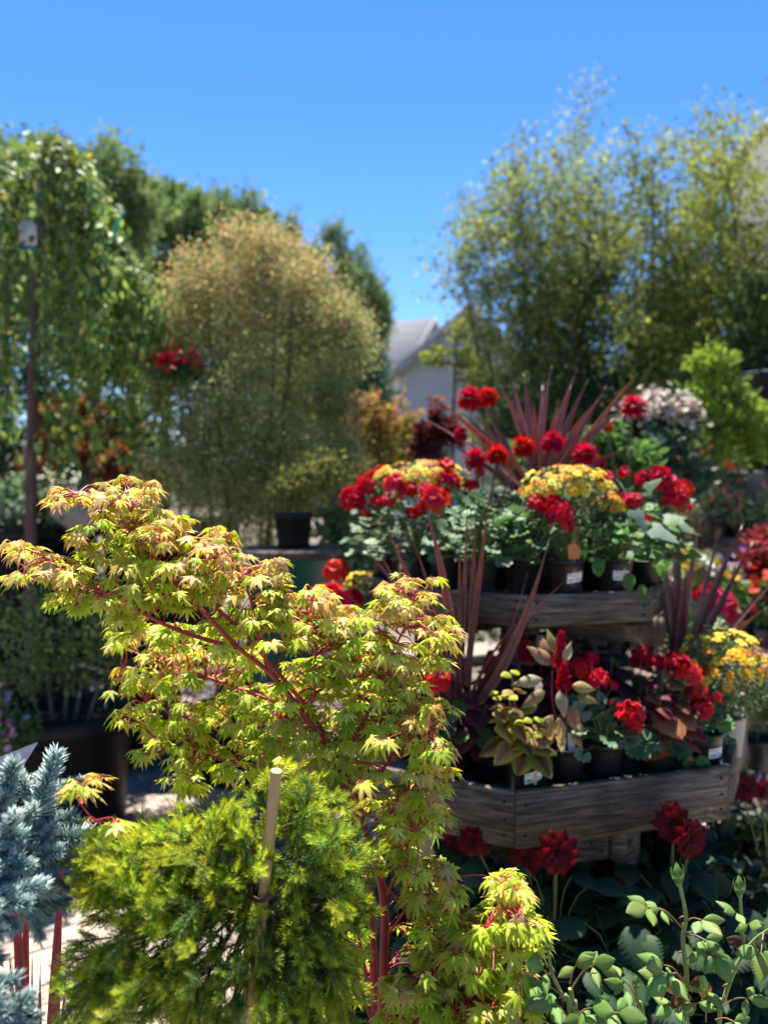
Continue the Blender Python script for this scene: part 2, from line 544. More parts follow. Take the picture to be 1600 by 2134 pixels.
def t_heart(lobed=True):
    """sweet potato / ivy leaf: three pointed lobes"""
    pts = [(0, 0), (-0.12, -0.05), (-0.38, -0.12), (-0.55, 0.12), (-0.36, 0.30), (-0.30, 0.5), (-0.16, 0.78), (0, 1.0),
           (0.16, 0.78), (0.30, 0.5), (0.36, 0.30), (0.55, 0.12), (0.38, -0.12), (0.12, -0.05)]
    V = [(0, 0.32, 0.03)] + [(x, y, -0.10 * abs(x) - 0.12 * y * y) for x, y in pts]
    F = [(0, 1 + (i + 1) % len(pts), 1 + i) for i in range(len(pts))]
    t = [0.0] + [0.2] + [1.0] * (len(pts) - 1)
    return np.array(V, float), np.array(F), np.array(t)


T_MAPLE = [t_maple(random.Random(s), c) for s, c in ((1, .2), (2, .45), (3, .3), (4, .6), (5, .15), (6, .5))]
T_OVATE = t_ovate()
T_ROSE = t_ovate(w=0.25, n=11, teeth=0.07, fold=0.3, bend=0.3, peak=0.45, pw=1.1)
T_COLEUS = t_ovate(w=0.40, n=10, teeth=0.12, fold=0.2, bend=0.35, peak=0.36, wav=0.01)
T_LANCE = t_ovate(w=0.22, n=9, fold=0.3, bend=0.45, peak=0.4, wav=0.01, pw=1.25)
T_ROUND = [t_round(s) for s in range(4)]
T_HEART = t_heart()
T_TINY = (np.array([(0, 0, 0), (-0.28, 0.5, 0.06), (0.28, 0.5, 0.06), (0, 1, -0.05)], float), np.array([(0, 2, 1), (1, 2, 3)]), np.array([0, 0.5, 0.5, 1.0]))
T_SMALL = (np.array([(0, 0, 0), (-0.26, 0.35, 0.05), (0.26, 0.35, 0.05), (0, 0.5, -0.02), (-0.2, 0.7, 0.02), (0.2, 0.7, 0.02), (0, 1, -0.1)], float),
           np.array([(0, 3, 1), (0, 2, 3), (1, 3, 4), (3, 2, 5), (4, 3, 6), (3, 5, 6)]), np.array([0, 0.5, 0.5, 0.1, 0.8, 0.8, 1.0]))

# ================================================================== THE SETTING
M_GROUND = noise_mat('sand_bed', (0.10, 0.085, 0.065), (0.17, 0.145, 0.115), scale=30, rough=1.0, spec=0.1, bump=0.6)
M_PAVER = noise_mat('paver', (0.25, 0.19, 0.15), (0.38, 0.31, 0.25), scale=22, rough=0.9, spec=0.15, bump=0.5, dist=0.003, rnd=0.16)

a = Acc()
g = [(-400, -20), (400, -20), (400, 900), (-400, 900)]
a.add([(x, y, 0) for x, y in g], [(0, 1, 2, 3)])
ground = a.build('ground', [M_GROUND], smooth=False)
tag(ground, 'sandy nursery ground around and under the brick paving', 'ground', kind='structure')

pav = empty('pavement', (0, 0, 0), 'light tan brick paving between the plant stands and pots', 'pavement')
pav['kind'] = 'structure'
rng = random.Random(11)
pm = []
for k in range(5):
    A = Acc()
    box(A, (-0.097, -0.047, -0.02), (0.097, 0.047, 0.012), bev=0.004)
    V = np.concatenate(A.v); V[:, 2] += np.array([rng.uniform(-0.001, 0.001) for _ in V])
    pm.append(mesh_from('brick', V, np.concatenate(A.f), None, [M_PAVER], False))
cells = []
ang = math.radians(33)
ca, sa = math.cos(ang), math.sin(ang)
for i in range(-40, 60):
    for j in range(-60, 90):
        u, v = (i + (0.5 if j % 2 else 0)) * 0.2, j * 0.1
        x, y = u * ca - v * sa, u * sa + v * ca
        if -3.2 < x < 4.0 and 0.5 < y < 7.5:
            c = y / math.cos(PITCH)
            q = 800 + FPX * x / y
            pyy = 1000 + FPX * 1.5 / y
            seen = (180 < q < 460 and 1600 < pyy < 1800) or (-40 < q < 320 and 1780 < pyy < 2180) or (q > 1490 and q < 1660 and 1570 < pyy < 1820) or (320 <= q < 640 and pyy > 2000 and pyy < 2200)
            cells.append((0 if seen else 1, y, x))
cells.sort()
rest = Acc()
for k, (s, y, x) in enumerate(cells):
    M = Matrix.Translation((x, y, 0.004 + rng.uniform(-0.002, 0.002))) @ Matrix.Rotation(ang + rng.uniform(-0.01, 0.01), 4, 'Z') @ Matrix.Rotation(rng.uniform(-0.008, 0.008), 4, 'X')
    if k < 298 and s == 0:
        link('brick', pm[k % 5], pav, M)
    else:
        box(rest, (-0.097, -0.047, -0.02), (0.097, 0.047, 0.012), M=M)
tag(rest.build('bricks', [M_PAVER], pav, smooth=False), kind='stuff')

M_SHADE_BED = noise_mat('shade_dark', (0.010, 0.008, 0.006), (0.035, 0.025, 0.018), scale=60, rough=1.0, spec=0.1, bump=1.0, dist=0.02)  # dark sheet added over bright paving to stand for shade under the stand
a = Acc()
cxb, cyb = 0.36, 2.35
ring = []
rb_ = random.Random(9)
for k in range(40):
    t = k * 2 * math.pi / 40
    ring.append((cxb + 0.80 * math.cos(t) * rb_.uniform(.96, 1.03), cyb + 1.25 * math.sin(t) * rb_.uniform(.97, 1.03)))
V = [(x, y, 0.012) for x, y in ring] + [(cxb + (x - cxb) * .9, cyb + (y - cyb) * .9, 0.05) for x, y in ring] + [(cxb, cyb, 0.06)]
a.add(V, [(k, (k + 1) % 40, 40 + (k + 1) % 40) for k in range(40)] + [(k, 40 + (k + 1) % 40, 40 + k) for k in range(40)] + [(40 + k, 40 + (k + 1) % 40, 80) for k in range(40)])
tag(a.build('shade_bed', [M_SHADE_BED]), 'dark bed added on the ground for the shade under the tiered stand', 'bed', kind='structure')

# ------------------------------------------------------------------ octagonal tiered stand
STAND_ROT = math.radians(17.2)


def plank(parent, p0, p1, z0, z1, th, name='board', nails=(), inward=0.0, grow=0.0):
    """board standing on edge from p0 to p1 (outer face), thickness th behind it"""
    p0, p1 = Vector((p0[0], p0[1], 0)), Vector((p1[0], p1[1], 0))
    d = (p1 - p0); L = d.length; d.normalize()
    n = Vector((-d.y, d.x, 0))
    A = Acc()
    box(A, (0, 0, z0), (L, th, z1), bev=0.003)
    V = np.concatenate(A.v)
    M = Matrix(((d.x, n.x, 0, p0.x), (d.y, n.y, 0, p0.y), (0, 0, 1, 0), (0, 0, 0, 1)))
    o = link(name, mesh_from(name, V, np.concatenate(A.f), None, [M_WOOD], False), parent, M)
    for (x, z) in nails:
        N = Acc()
        lathe(N, [(0.0035, 0.0), (0.0035, 0.004), (0.002, 0.006)], seg=8)
        N.add([(0.0035 * math.cos(t * math.pi / 4), 0.0035 * math.sin(t * math.pi / 4), 0.004) for t in range(8)], [(0, i, i + 1) for i in range(1, 7)])
        link('nail', N.mesh('nail', [M_NAIL]), o, Matrix.Translation((x if x >= 0 else L + x, 0.001, z)) @ Matrix.Rotation(math.pi / 2, 4, 'X'))
    return o


def octagon(cx, cy, R):
    # vertex 0 = the front corner seen in the photo
    out = []
    a0 = math.atan2(-0.783, -0.072)
    for k in range(8):
        out.append((cx + R * math.cos(a0 + k * math.pi / 4), cy + R * math.sin(a0 + k * math.pi / 4)))
    return out


def make_stand(loc, label, tiers):
    root = empty('plant_stand', loc, label, 'plant stand')
    for ti, (dx, dy, R, z0, z1, zd) in enumerate(tiers):
        pts = octagon(dx, dy, R)
        hgt = z1 - z0
        for k in range(8):
            p, q = pts[k], pts[(k + 1) % 8]
            v = Vector((q[0] - p[0], q[1] - p[1]))
            v.normalize()
            g_ = 0.0016 if k % 2 == 0 else 0.004
            L = math.dist(p, q)
            na = [(0.022, z0 + hgt * 0.24), (0.024, z0 + hgt * 0.76), (-0.024, z0 + hgt * 0.22), (-0.022, z0 + hgt * 0.5), (-0.024, z0 + hgt * 0.8)] if k in (0, 1, 7) else []
            plank(root, (p[0] + v.x * g_, p[1] + v.y * g_), (q[0] - v.x * g_, q[1] - v.y * g_), z0 + (0.002 if k % 2 else 0), z1, 0.02, nails=na)
        # deck slats across
        Ri = R * math.cos(math.pi / 8) - 0.024
        n = max(4, int(2 * Ri / 0.098))
        for s in range(n):
            w = 2 * Ri / n
            y0 = -Ri + s * w
            ym = max(abs(y0), abs(y0 + w))
            half = min(Ri, (R - 0.03) * 1.0 - 0.0 if ym < Ri * 0.42 else Ri * 1.414 - ym)
            if half < 0.05: continue
            A = Acc(); box(A, (-half, 0.003, 0), (half, w - 0.003, 0.018), bev=0.002)
            M = Matrix.Translation((dx, dy, zd - 0.018)) @ Matrix.Rotation(math.atan2(-0.783, -0.072) + math.radians(112.5), 4, 'Z') @ Matrix.Translation((0, y0, 0))
            link('deck_slat', mesh_from('deck_slat', np.concatenate(A.v), np.concatenate(A.f), None, [M_WOOD], False), root, M)
        # posts and rails under the deck
        zb = 0.0 if ti == 0 else tiers[ti - 1][5]
        Rp = R * 0.62
        ps = octagon(dx, dy, Rp)
        for k in range(8):
            A = Acc(); box(A, (-0.035, -0.02, zb), (0.035, 0.02, zd - 0.02), bev=0.003)
            th = math.atan2(ps[k][1] - dy, ps[k][0] - dx) + math.pi / 2
            link('post', mesh_from('post', np.concatenate(A.v), np.concatenate(A.f), None, [M_WOOD], False), root, Matrix.Translation((ps[k][0], ps[k][1], 0)) @ Matrix.Rotation(th, 4, 'Z'))
        for k in range(4):
            p, q = octagon(dx, dy, R * 0.86)[k], octagon(dx, dy, R * 0.86)[k + 4]
            zz = zd - 0.022 - k * 0.001
            p, q = Vector((*p, 0)), Vector((*q, 0))
            d = (q - p).normalized(); nn = Vector((-d.y, d.x, 0)) * 0.02
            plank(root, tuple((p + nn * 1.02 * (1))[:2]), tuple((q + nn * 1.02)[:2]), zz - 0.11 + 0.001 * k, zz, 0.02, name='rail')
    return root


OX, OY = 0.381, 2.706
TIERS = [(0, 0, 0.786, 0.629, 0.767, 0.722), (0.049, 0, 0.50, 1.103, 1.191, 1.166), (0.05, 0.02, 0.25, 1.27, 1.34, 1.325)]
stand = make_stand((OX, OY, 0), 'grey weathered timber plant stand with octagonal tiers crowded with red and yellow flowers', TIERS)
Z1, Z2, Z3 = 0.722, 1.166, 1.325
# the short boards seen hanging below the lower tier
for (xa, ca_, xb, cb_, zt, zb) in ((1150, 2.12, 1268, 2.16, 0.62, 0.515),):
    p, q = at(xa, 1770, ca_), at(xb, 1770, cb_)
    plank(stand, (p.x - OX, p.y - OY), (q.x - OX, q.y - OY), zb, zt, 0.02, name='cross_board', nails=[(-0.02, 0.59), (-0.02, 0.54), (-0.05, 0.56)])
    A = Acc(); box(A, (-0.02, -0.02, 0.50), (0.02, 0.02, 0.70), bev=0.003)
    r_ = at(1286, 1770, 2.2)
    link('post', mesh_from('post', np.concatenate(A.v), np.concatenate(A.f), None, [M_WOOD], False), stand, Matrix.Translation((r_.x - OX, r_.y - OY, 0)))

# ------------------------------------------------------------------ houses far behind
M_SIDING = noise_mat('white_siding', (0.36, 0.37, 0.41), (0.44, 0.45, 0.49), scale=2, rough=0.7, bump=0.05)
M_BROWN = noise_mat('brown_siding', (0.12, 0.095, 0.08), (0.18, 0.145, 0.125), scale=3, rough=0.8, bump=0.05)
M_ROOF = noise_mat('asphalt_shingle', (0.22, 0.215, 0.21), (0.33, 0.32, 0.31), scale=14, rough=0.9, bump=0.3)
M_TRIM = noise_mat('grey_trim', (0.28, 0.29, 0.32), (0.36, 0.37, 0.4), scale=3, rough=0.6, bump=0.05)
M_GLASS = noise_mat('window_glass', (0.03, 0.04, 0.05), (0.06, 0.07, 0.09), scale=0.5, rough=0.08, spec=0.8, bump=0.0)
M_STUCCO = noise_mat('grey_stucco', (0.06, 0.058, 0.062), (0.09, 0.088, 0.092), scale=6, rough=0.9, bump=0.2)


def gable_house(name, loc, rz, w, d, he, hr, label, mw, mr, ov=0.35, windows=()):
    """gable front faces -y; w wide (x), d deep (y), eave he, ridge hr"""
    r = empty(name, loc, label, 'house'); r.rotation_euler.z = rz
    A = Acc()
    V = [(-w / 2, 0, 0), (w / 2, 0, 0), (w / 2, d, 0), (-w / 2, d, 0), (-w / 2, 0, he), (w / 2, 0, he), (w / 2, d, he), (-w / 2, d, he), (0, 0, hr), (0, d, hr)]
    A.add(V, [(0, 1, 5), (0, 5, 4), (4, 5, 8), (1, 2, 6), (1, 6, 5), (2, 3, 7), (2, 7, 6), (6, 7, 9), (3, 0, 4), (3, 4, 7)])
    A.build('wall', [mw], r, smooth=False)
    sl = (hr - he) / (w / 2)
    for s in (-1, 1):
        A = Acc()
        x1 = s * (w / 2 + ov); z1 = he - ov * sl
        t = 0.14
        V = [(0, -ov, hr + t), (x1, -ov, z1 + t), (x1, d + ov, z1 + t), (0, d + ov, hr + t), (0, -ov, hr + 0.01), (x1, -ov, z1 + 0.01), (x1, d + ov, z1 + 0.01), (0, d + ov, hr + 0.01)]
        F = [(0, 1, 2, 3), (7, 6, 5, 4), (0, 4, 5, 1), (1, 5, 6, 2), (2, 6, 7, 3)]
        A.add(V, F if s > 0 else [f[::-1] for f in F])
        roof = A.build('roof', [mr], r, smooth=False)
        B = Acc()   # barge board
        V = [(0, -ov - 0.06, hr + t + 0.02), (x1, -ov - 0.06, z1 + t + 0.02), (x1, -ov - 0.06, z1 - 0.16), (0, -ov - 0.06, hr - 0.16), (0, -ov - 0.004, hr + t + 0.02), (x1, -ov - 0.004, z1 + t + 0.02), (x1, -ov - 0.004, z1 - 0.16), (0, -ov - 0.004, hr - 0.16)]
        B.add(V, [(0, 1, 2, 3), (7, 6, 5, 4), (0, 4, 5, 1), (3, 2, 6, 7), (1, 5, 6, 2)])
        B.build('barge_board', [M_TRIM], roof, smooth=False)
    for (x, z, ww, hh) in windows:
        B = Acc()
        for lo, hi in (((x - ww / 2 - .08, -.05, z - .08), (x - ww / 2, -.003, z + hh + .08)), ((x + ww / 2, -.05, z - .08), (x + ww / 2 + .08, -.003, z + hh + .08)),
                       ((x - ww / 2, -.05, z - .08), (x + ww / 2, -.003, z)), ((x - ww / 2, -.05, z + hh), (x + ww / 2, -.003, z + hh + .08)), ((x - .02, -.045, z), (x + .02, -.003, z + hh))):
            box(B, lo, hi)
        wn_ = B.build('window', [M_TRIM], r, smooth=False)
        G = Acc(); box(G, (x - ww / 2, -.012, z), (x + ww / 2, -.002, z + hh)); G.build('pane', [M_GLASS], wn_, smooth=False)
    return r


hp = at(955, 1000, 26)
gable_house('house', (hp.x + 0.2, hp.y, 0), math.radians(4), 3.5, 7, 5.2, 6.75, 'white gabled house with grey barge boards seen between the trees', M_SIDING, M_ROOF,
            windows=((-1.1, 2.0, 0.9, 0.7), (0.9, 2.3, 0.7, 1.1), (0.35, 4.6, 0.5, 0.7)))
hp = at(850, 1000, 34)
gable_house('house', (hp.x + 0.9, hp.y + 2, 0), math.radians(62), 7.5, 7.5, 5.0, 8.3, 'brown house with pale shingle roof partly behind the white gable', M_BROWN, M_ROOF, windows=((1.6, 2.6, 1.0, 1.2), (-1.6, 2.6, 1.0, 1.2)))
hp = at(1610, 1000, 16)
tb = empty('building', (hp.x + 3.35, hp.y + 1, 0), 'tall grey building at the edge of the photo beyond the flowering trees', 'building')
A = Acc(); box(A, (-2.6, 0, 0), (3, 3, 8.9)); A.build('wall', [M_STUCCO], tb, smooth=False)
A = Acc(); box(A, (-2.75, -0.15, 8.902), (3.15, 3.15, 9.1)); A.build('roof', [M_TRIM], tb, smooth=False)
for z in (2.2, 4.4, 6.4):
    for x in (-1.6, 0.4):
        A = Acc(); box(A, (x - .45, -.04, z), (x + .45, -.004, z + 1.2)); w_ = A.build('window', [M_TRIM], tb, smooth=False)
        A = Acc(); box(A, (x - .38, -.055, z + .07), (x + .38, -.042, z + 1.13)); A.build('pane', [M_GLASS], w_, smooth=False)

# ------------------------------------------------------------------ trees and shrubs as leaf clouds
def cloud_plant(name, label, cat, loc, blobs, nleaf, size, pal, rng, trunks=(), tipcol=None, clump=None, per=28, T=None, mat=None,
                group=None, barkc=(0.12, 0.09, 0.07), up=0.5, pot=None, twigs=True, shell=0.55, droop=0.0, nlimb=40):
    """crown of small leaves in clumps inside ellipsoid blobs [(centre, (rx, ry, rz))]; trunks = [([pts], r0, r1)]"""
    r = empty(name, loc, label, cat, group)
    L = Vector(loc)
    T = T or T_TINY
    vol = np.array([b[1][0] * b[1][1] * b[1][2] for b in blobs]) ** 0.67
    vol /= vol.sum()
    nr = np.random.default_rng(rng.randrange(1 << 30))
    ncl = max(6, nleaf // per)
    bi = nr.choice(len(blobs), ncl, p=vol)
    cen = np.array([list(b[0]) for b in blobs])[bi]
    rad = np.array([b[1] for b in blobs])[bi]
    u = nr.normal(size=(ncl, 3)); u /= np.linalg.norm(u, axis=1, keepdims=True)
    rr = (shell + (1 - shell) * nr.random(ncl) ** 0.6) * np.where(nr.random(ncl) < 0.25, 0.6, 1.0)
    cp = cen + u * rad * rr[:, None]
    cp[:, 2] = np.maximum(cp[:, 2], 0.03)
    cs = clump or float(np.mean(rad) * 0.2)
    cr = cs * (0.6 + 0.8 * nr.random(ncl))
    ci = np.repeat(np.arange(ncl), per)
    k = len(ci)
    P = cp[ci] + nr.normal(size=(k, 3)) * cr[ci][:, None] * np.array([0.55, 0.55, 0.5])
    P[:, 2] = np.maximum(P[:, 2], 0.02)
    D = nr.normal(size=(k, 3)) * 0.8 + (P - cp[ci]) / cr[ci][:, None] * 0.8 + u[ci] * 0.5
    D[:, 2] -= droop
    N = nr.normal(size=(k, 3)) * 0.7 + np.array([0, 0, up]) + u[ci] * 0.4
    S = size * (0.6 + 0.7 * nr.random(k))
    pal = np.array(pal, float)
    cc = pal[nr.integers(0, len(pal), ncl)]
    C = cc[ci] * 0.65 + pal[nr.integers(0, len(pal), k)] * 0.35
    C = C * (0.8 + 0.4 * nr.random((k, 1)))
    if tipcol is not None:
        tc_, frac = np.array(tipcol[0]), tipcol[1]
        zmin, zmax = cp[:, 2].min(), cp[:, 2].max()
        hgt = (P[:, 2] - zmin) / (zmax - zmin)
        prob = np.clip((hgt - (1 - frac)) / frac, 0, 1) * 0.75
        m = nr.random(k) < prob
        C[m] = tc_[nr.integers(0, len(tc_), m.sum())] * (0.8 + 0.4 * nr.random((m.sum(), 1)))
    A = Acc()
    inst(A, T, frames_np(P - np.array(L), D, N, S), C)
    cr_ = A.build('crown' if cat == 'tree' else 'foliage', [mat or M_FAR], r)
    cr_['kind'] = 'stuff'
    A = Acc()
    for pts, r0, r1 in trunks:
        tube(A, [Vector(p) - L for p in curve_pts(pts, 5)], r0, r1, barkc, seg=7)
    tp = [Vector(p) for pts, _, _ in trunks for p in curve_pts(pts, 5)[2:]]
    if twigs and tp:
        for i in nr.choice(ncl, min(nlimb, ncl), replace=False):
            q = Vector(cp[i])
            lower = [p for p in tp if p.z < q.z + 0.05] or tp
            s = min(lower, key=lambda p: (p - q).length)
            mid = s.lerp(q, 0.5) + Vector((0, 0, 0.06 * (q - s).length))
            tube(A, [x - L for x in curve_pts([s, mid, q], 3)], min(0.006, max(r_ for _, _, r_ in trunks) * 0.6 + 0.001), 0.0015, barkc, seg=4, cap=False)
    if trunks:
        A.build('trunk' if cat == 'tree' else 'stems', [M_BARK], r)
    if pot:
        pr, ph, pm_ = pot
        A = Acc()
        lathe(A, [(0.001, 0.004), (pr * 0.8, 0.004), (pr * 0.83, 0.02), (pr * 0.96, ph * 0.86), (pr * 1.0, ph * 0.87), (pr * 1.03, ph), (pr * 0.98, ph), (pr * 0.95, ph * 0.9), (pr * 0.93, ph * 0.86)], seg=40)
        po = A.build('pot', [pm_], r)
        A = Acc(); lathe(A, [(0.0005, ph * 0.9), (pr * 0.5, ph * 0.89), (pr * 0.95, ph * 0.87)], seg=28); A.build('soil', [M_SOIL], po)
    return r


def blob(px, py, c, rx, ry, dy=None):
    """ellipsoid whose outline is rx by ry photo pixels at distance c"""
    s = c / FPX
    return (at(px, py, c), (rx * s, dy if dy else (rx + ry) * 0.5 * s, ry * s))


RG = random.Random(5)
FARG = [(0.13, 0.20, 0.07), (0.18, 0.26, 0.09), (0.23, 0.31, 0.12), (0.09, 0.15, 0.07), (0.28, 0.36, 0.16)]
# row of green trees receding on the left
far = [(-40, 510, 9.0, 190, 240), (170, 480, 10.5, 170, 190), (330, 560, 12.5, 130, 190), (480, 600, 15, 110, 210), (600, 640, 17.5, 85, 185), (690, 670, 20, 75, 195), (755, 700, 23, 60, 175)]
dn = ['tall dark green tree behind the weeping tree at the edge of the photo', 'green tree with an uneven top behind the weeping tree crown', 'dense green tree rising above the orange-tipped shrub on its weeping tree side',
      'rounded green tree directly behind the top of the orange-tipped shrub', 'green tree just past the peak of the orange-tipped shrub', 'dark green tree third from the open sky gap', 'green tree beside the open sky gap and brown house']
for i, (px, py, c, rx, ry) in enumerate(far):
    p = at(px, 1000, c); base = Vector((p.x, p.y, 0))
    top = at(px, py - ry * 0.3, c)
    bl = [blob(px, py, c, rx * .8, ry * .8), blob(px, py + ry * 0.6, c, rx * 0.9, ry * 0.6)]
    for j in range(9):
        a_ = RG.uniform(0, 6.28)
        bl.append(blob(px + math.cos(a_) * rx * 0.62, py + math.sin(a_) * ry * 0.66 - ry * .1, c + RG.uniform(-.6, .6), rx * RG.uniform(.25, .42), ry * RG.uniform(.2, .36)))
    for j in range(3):
        q = RG.uniform(-.6, .6)
        bl.append(blob(px + q * rx, py - ry * (0.9 - q * q * .6), c, rx * .13, ry * .2))
    cloud_plant('green_tree', dn[i], 'tree', base, bl, 21000, 0.085 * (c / 11) ** 0.5, FARG, RG, trunks=[([base, base.lerp(top, .5) + Vector((.1, 0, 0)), top], 0.12, 0.03)], group='green trees in a row beyond the nursery', per=34, shell=0.45)
bp_ = at(775, 1000, 11)
cloud_plant('blue_spruce_tree', 'small blue-green conifer beside the orange-tipped shrub in front of the brown house', 'tree', (bp_.x, bp_.y, 0), [blob(772, 830, 11, 60, 80), blob(765, 770, 11, 38, 45), blob(790, 880, 11, 70, 60), blob(760, 720, 11, 20, 35)], 6000, 0.06,
            [(0.05, 0.11, 0.09), (0.07, 0.14, 0.12), (0.035, 0.08, 0.07)], RG, trunks=[([(bp_.x, bp_.y, 0), (bp_.x, bp_.y, 2.6)], 0.05, 0.02)])

# light airy trees on the right
AIRY = [(0.26, 0.31, 0.10), (0.33, 0.37, 0.11), (0.16, 0.21, 0.08), (0.12, 0.16, 0.08), (0.38, 0.40, 0.13)]


def airy(name, label, bpx, c, tips, nleaf, pal, size, rng, spread=42, fill=(), cr=(0.04, 0.03)):
    p = at(bpx, 1000, c); base = Vector((p.x, p.y, 0))
    tr, bl = [], []
    fork = Vector((p.x, p.y, 0.55))
    tr.append(([base, fork], cr[0], cr[0] * .85))
    for (tx, ty) in tips:
        t = at(tx, ty, c + rng.uniform(-.7, .7))
        m1 = fork.lerp(t, 0.4) + Vector(((t.x - fork.x) * .22 + rng.uniform(-.12, .12), rng.uniform(-.2, .2), -0.02)); m2 = fork.lerp(t, 0.72) + Vector(((t.x - fork.x) * .1 + rng.uniform(-.15, .15), rng.uniform(-.15, .15), 0))
        tr.append(([fork, m1, m2, m2.lerp(t, .8)], cr[1] * .8, 0.004))
        pts = curve_pts([fork, m1, m2, t], 7)
        for j, q in enumerate(pts):
            f = j / len(pts)
            if f < 0.18: continue
            thin = .45 if (tx < 1010 and bpx < 1300 and f < .8) else 1
            s = c / FPX * spread * (0.55 + 0.9 * (1 - abs(f - .5)) ) * (0.75 if f > .85 else 1) * rng.uniform(.7, 1.25) * thin
            bl.append((q + Vector((rng.uniform(-.16, .16), rng.uniform(-.2, .2), 0)), (s, s * 1.2, s * 1.25)))
    bl += [blob(*b) for b in fill]
    return cloud_plant(name, label, 'tree', base, bl, nleaf, size, pal, rng, trunks=tr, clump=c / FPX * 30, per=22, shell=0.1, up=0.7, barkc=(0.05, 0.04, 0.035), nlimb=160)


airy('airy_tree', 'pale green open-branched tree standing beside the white gabled house', 1150, 7.0,
     [(945, 480), (960, 560), (1000, 420), (1085, 285), (1120, 340), (1195, 215), (1235, 330), (1270, 460), (1170, 420), (1120, 560), (1230, 560), (1290, 600), (1080, 470)], 54000, AIRY, 0.043, random.Random(3),
     spread=62, fill=[(1130, 480, 7.0, 95, 140), (1210, 430, 7.0, 75, 100), (1060, 500, 7.2, 70, 90), (1280, 520, 6.8, 70, 110), (965, 500, 7.0, 40, 55), (985, 545, 7.0, 45, 50), (955, 550, 7.1, 30, 40), (1010, 600, 7.1, 40, 40), (1000, 450, 7.0, 45, 50), (1000, 500, 7.0, 80, 90), (985, 575, 7.0, 62, 50), (1060, 420, 7.0, 60, 80), (1045, 670, 7.0, 42, 60), (1150, 360, 7.0, 50, 60), (1000, 520, 7.0, 65, 90), (1070, 430, 7.0, 60, 70), (1200, 560, 7.0, 110, 130), (1190, 330, 7.0, 40, 90), (1095, 370, 7.0, 35, 70), (1150, 760, 7.0, 110, 70), (1230, 790, 6.8, 110, 60), (1130, 700, 7.2, 60, 60)])
airy('airy_tree', 'yellow-green open-branched tree in front of the tall grey building', 1480, 6.4,
     [(1360, 275), (1390, 330), (1440, 250), (1500, 240), (1545, 215), (1330, 420), (1350, 520), (1420, 460), (1480, 400), (1560, 420), (1300, 640), (1400, 640)], 50000, [(0.28, 0.33, 0.06), (0.37, 0.40, 0.08), (0.19, 0.24, 0.07), (0.13, 0.17, 0.07)], 0.043, random.Random(4),
     spread=60, fill=[(1430, 420, 6.4, 90, 130), (1400, 310, 6.4, 50, 60), (1490, 290, 6.4, 55, 60), (1450, 520, 6.3, 90, 110), (1500, 330, 6.4, 50, 60), (1370, 350, 6.4, 35, 80), (1480, 580, 6.4, 150, 110), (1350, 600, 6.5, 70, 100), (1420, 700, 6.4, 120, 70), (1530, 680, 6.4, 90, 80), (1350, 740, 6.6, 80, 60)])
cloud_plant('leafy_shrub', 'mid green shrub low at the edge of the photo under the grey building', 'shrub', px_at_z(1590, 5.4, 0), [blob(1590, 650, 5.4, 75, 90), blob(1570, 760, 5.4, 70, 80), blob(1620, 830, 5.4, 80, 100)], 5200, 0.05,
            [(0.09, 0.15, 0.05), (0.14, 0.2, 0.07), (0.06, 0.11, 0.04)], RG, trunks=[([px_at_z(1590, 5.4, 0), at(1590, 700, 5.4)], 0.03, 0.01)])
cloud_plant('young_tree', 'small yellow-green sapling in front of the white gabled house', 'tree', px_at_z(930, 6.2, 0), [blob(940, 745, 6.2, 55, 18), blob(965, 705, 6.2, 22, 30), blob(885, 748, 6.2, 28, 14), blob(990, 780, 6.2, 40, 30)], 700, 0.045,
            [(0.24, 0.29, 0.06), (0.18, 0.24, 0.05), (0.3, 0.34, 0.08)], RG, trunks=[([px_at_z(930, 6.2, 0), at(945, 850, 6.2), at(950, 700, 6.2)], 0.02, 0.006)], per=14)
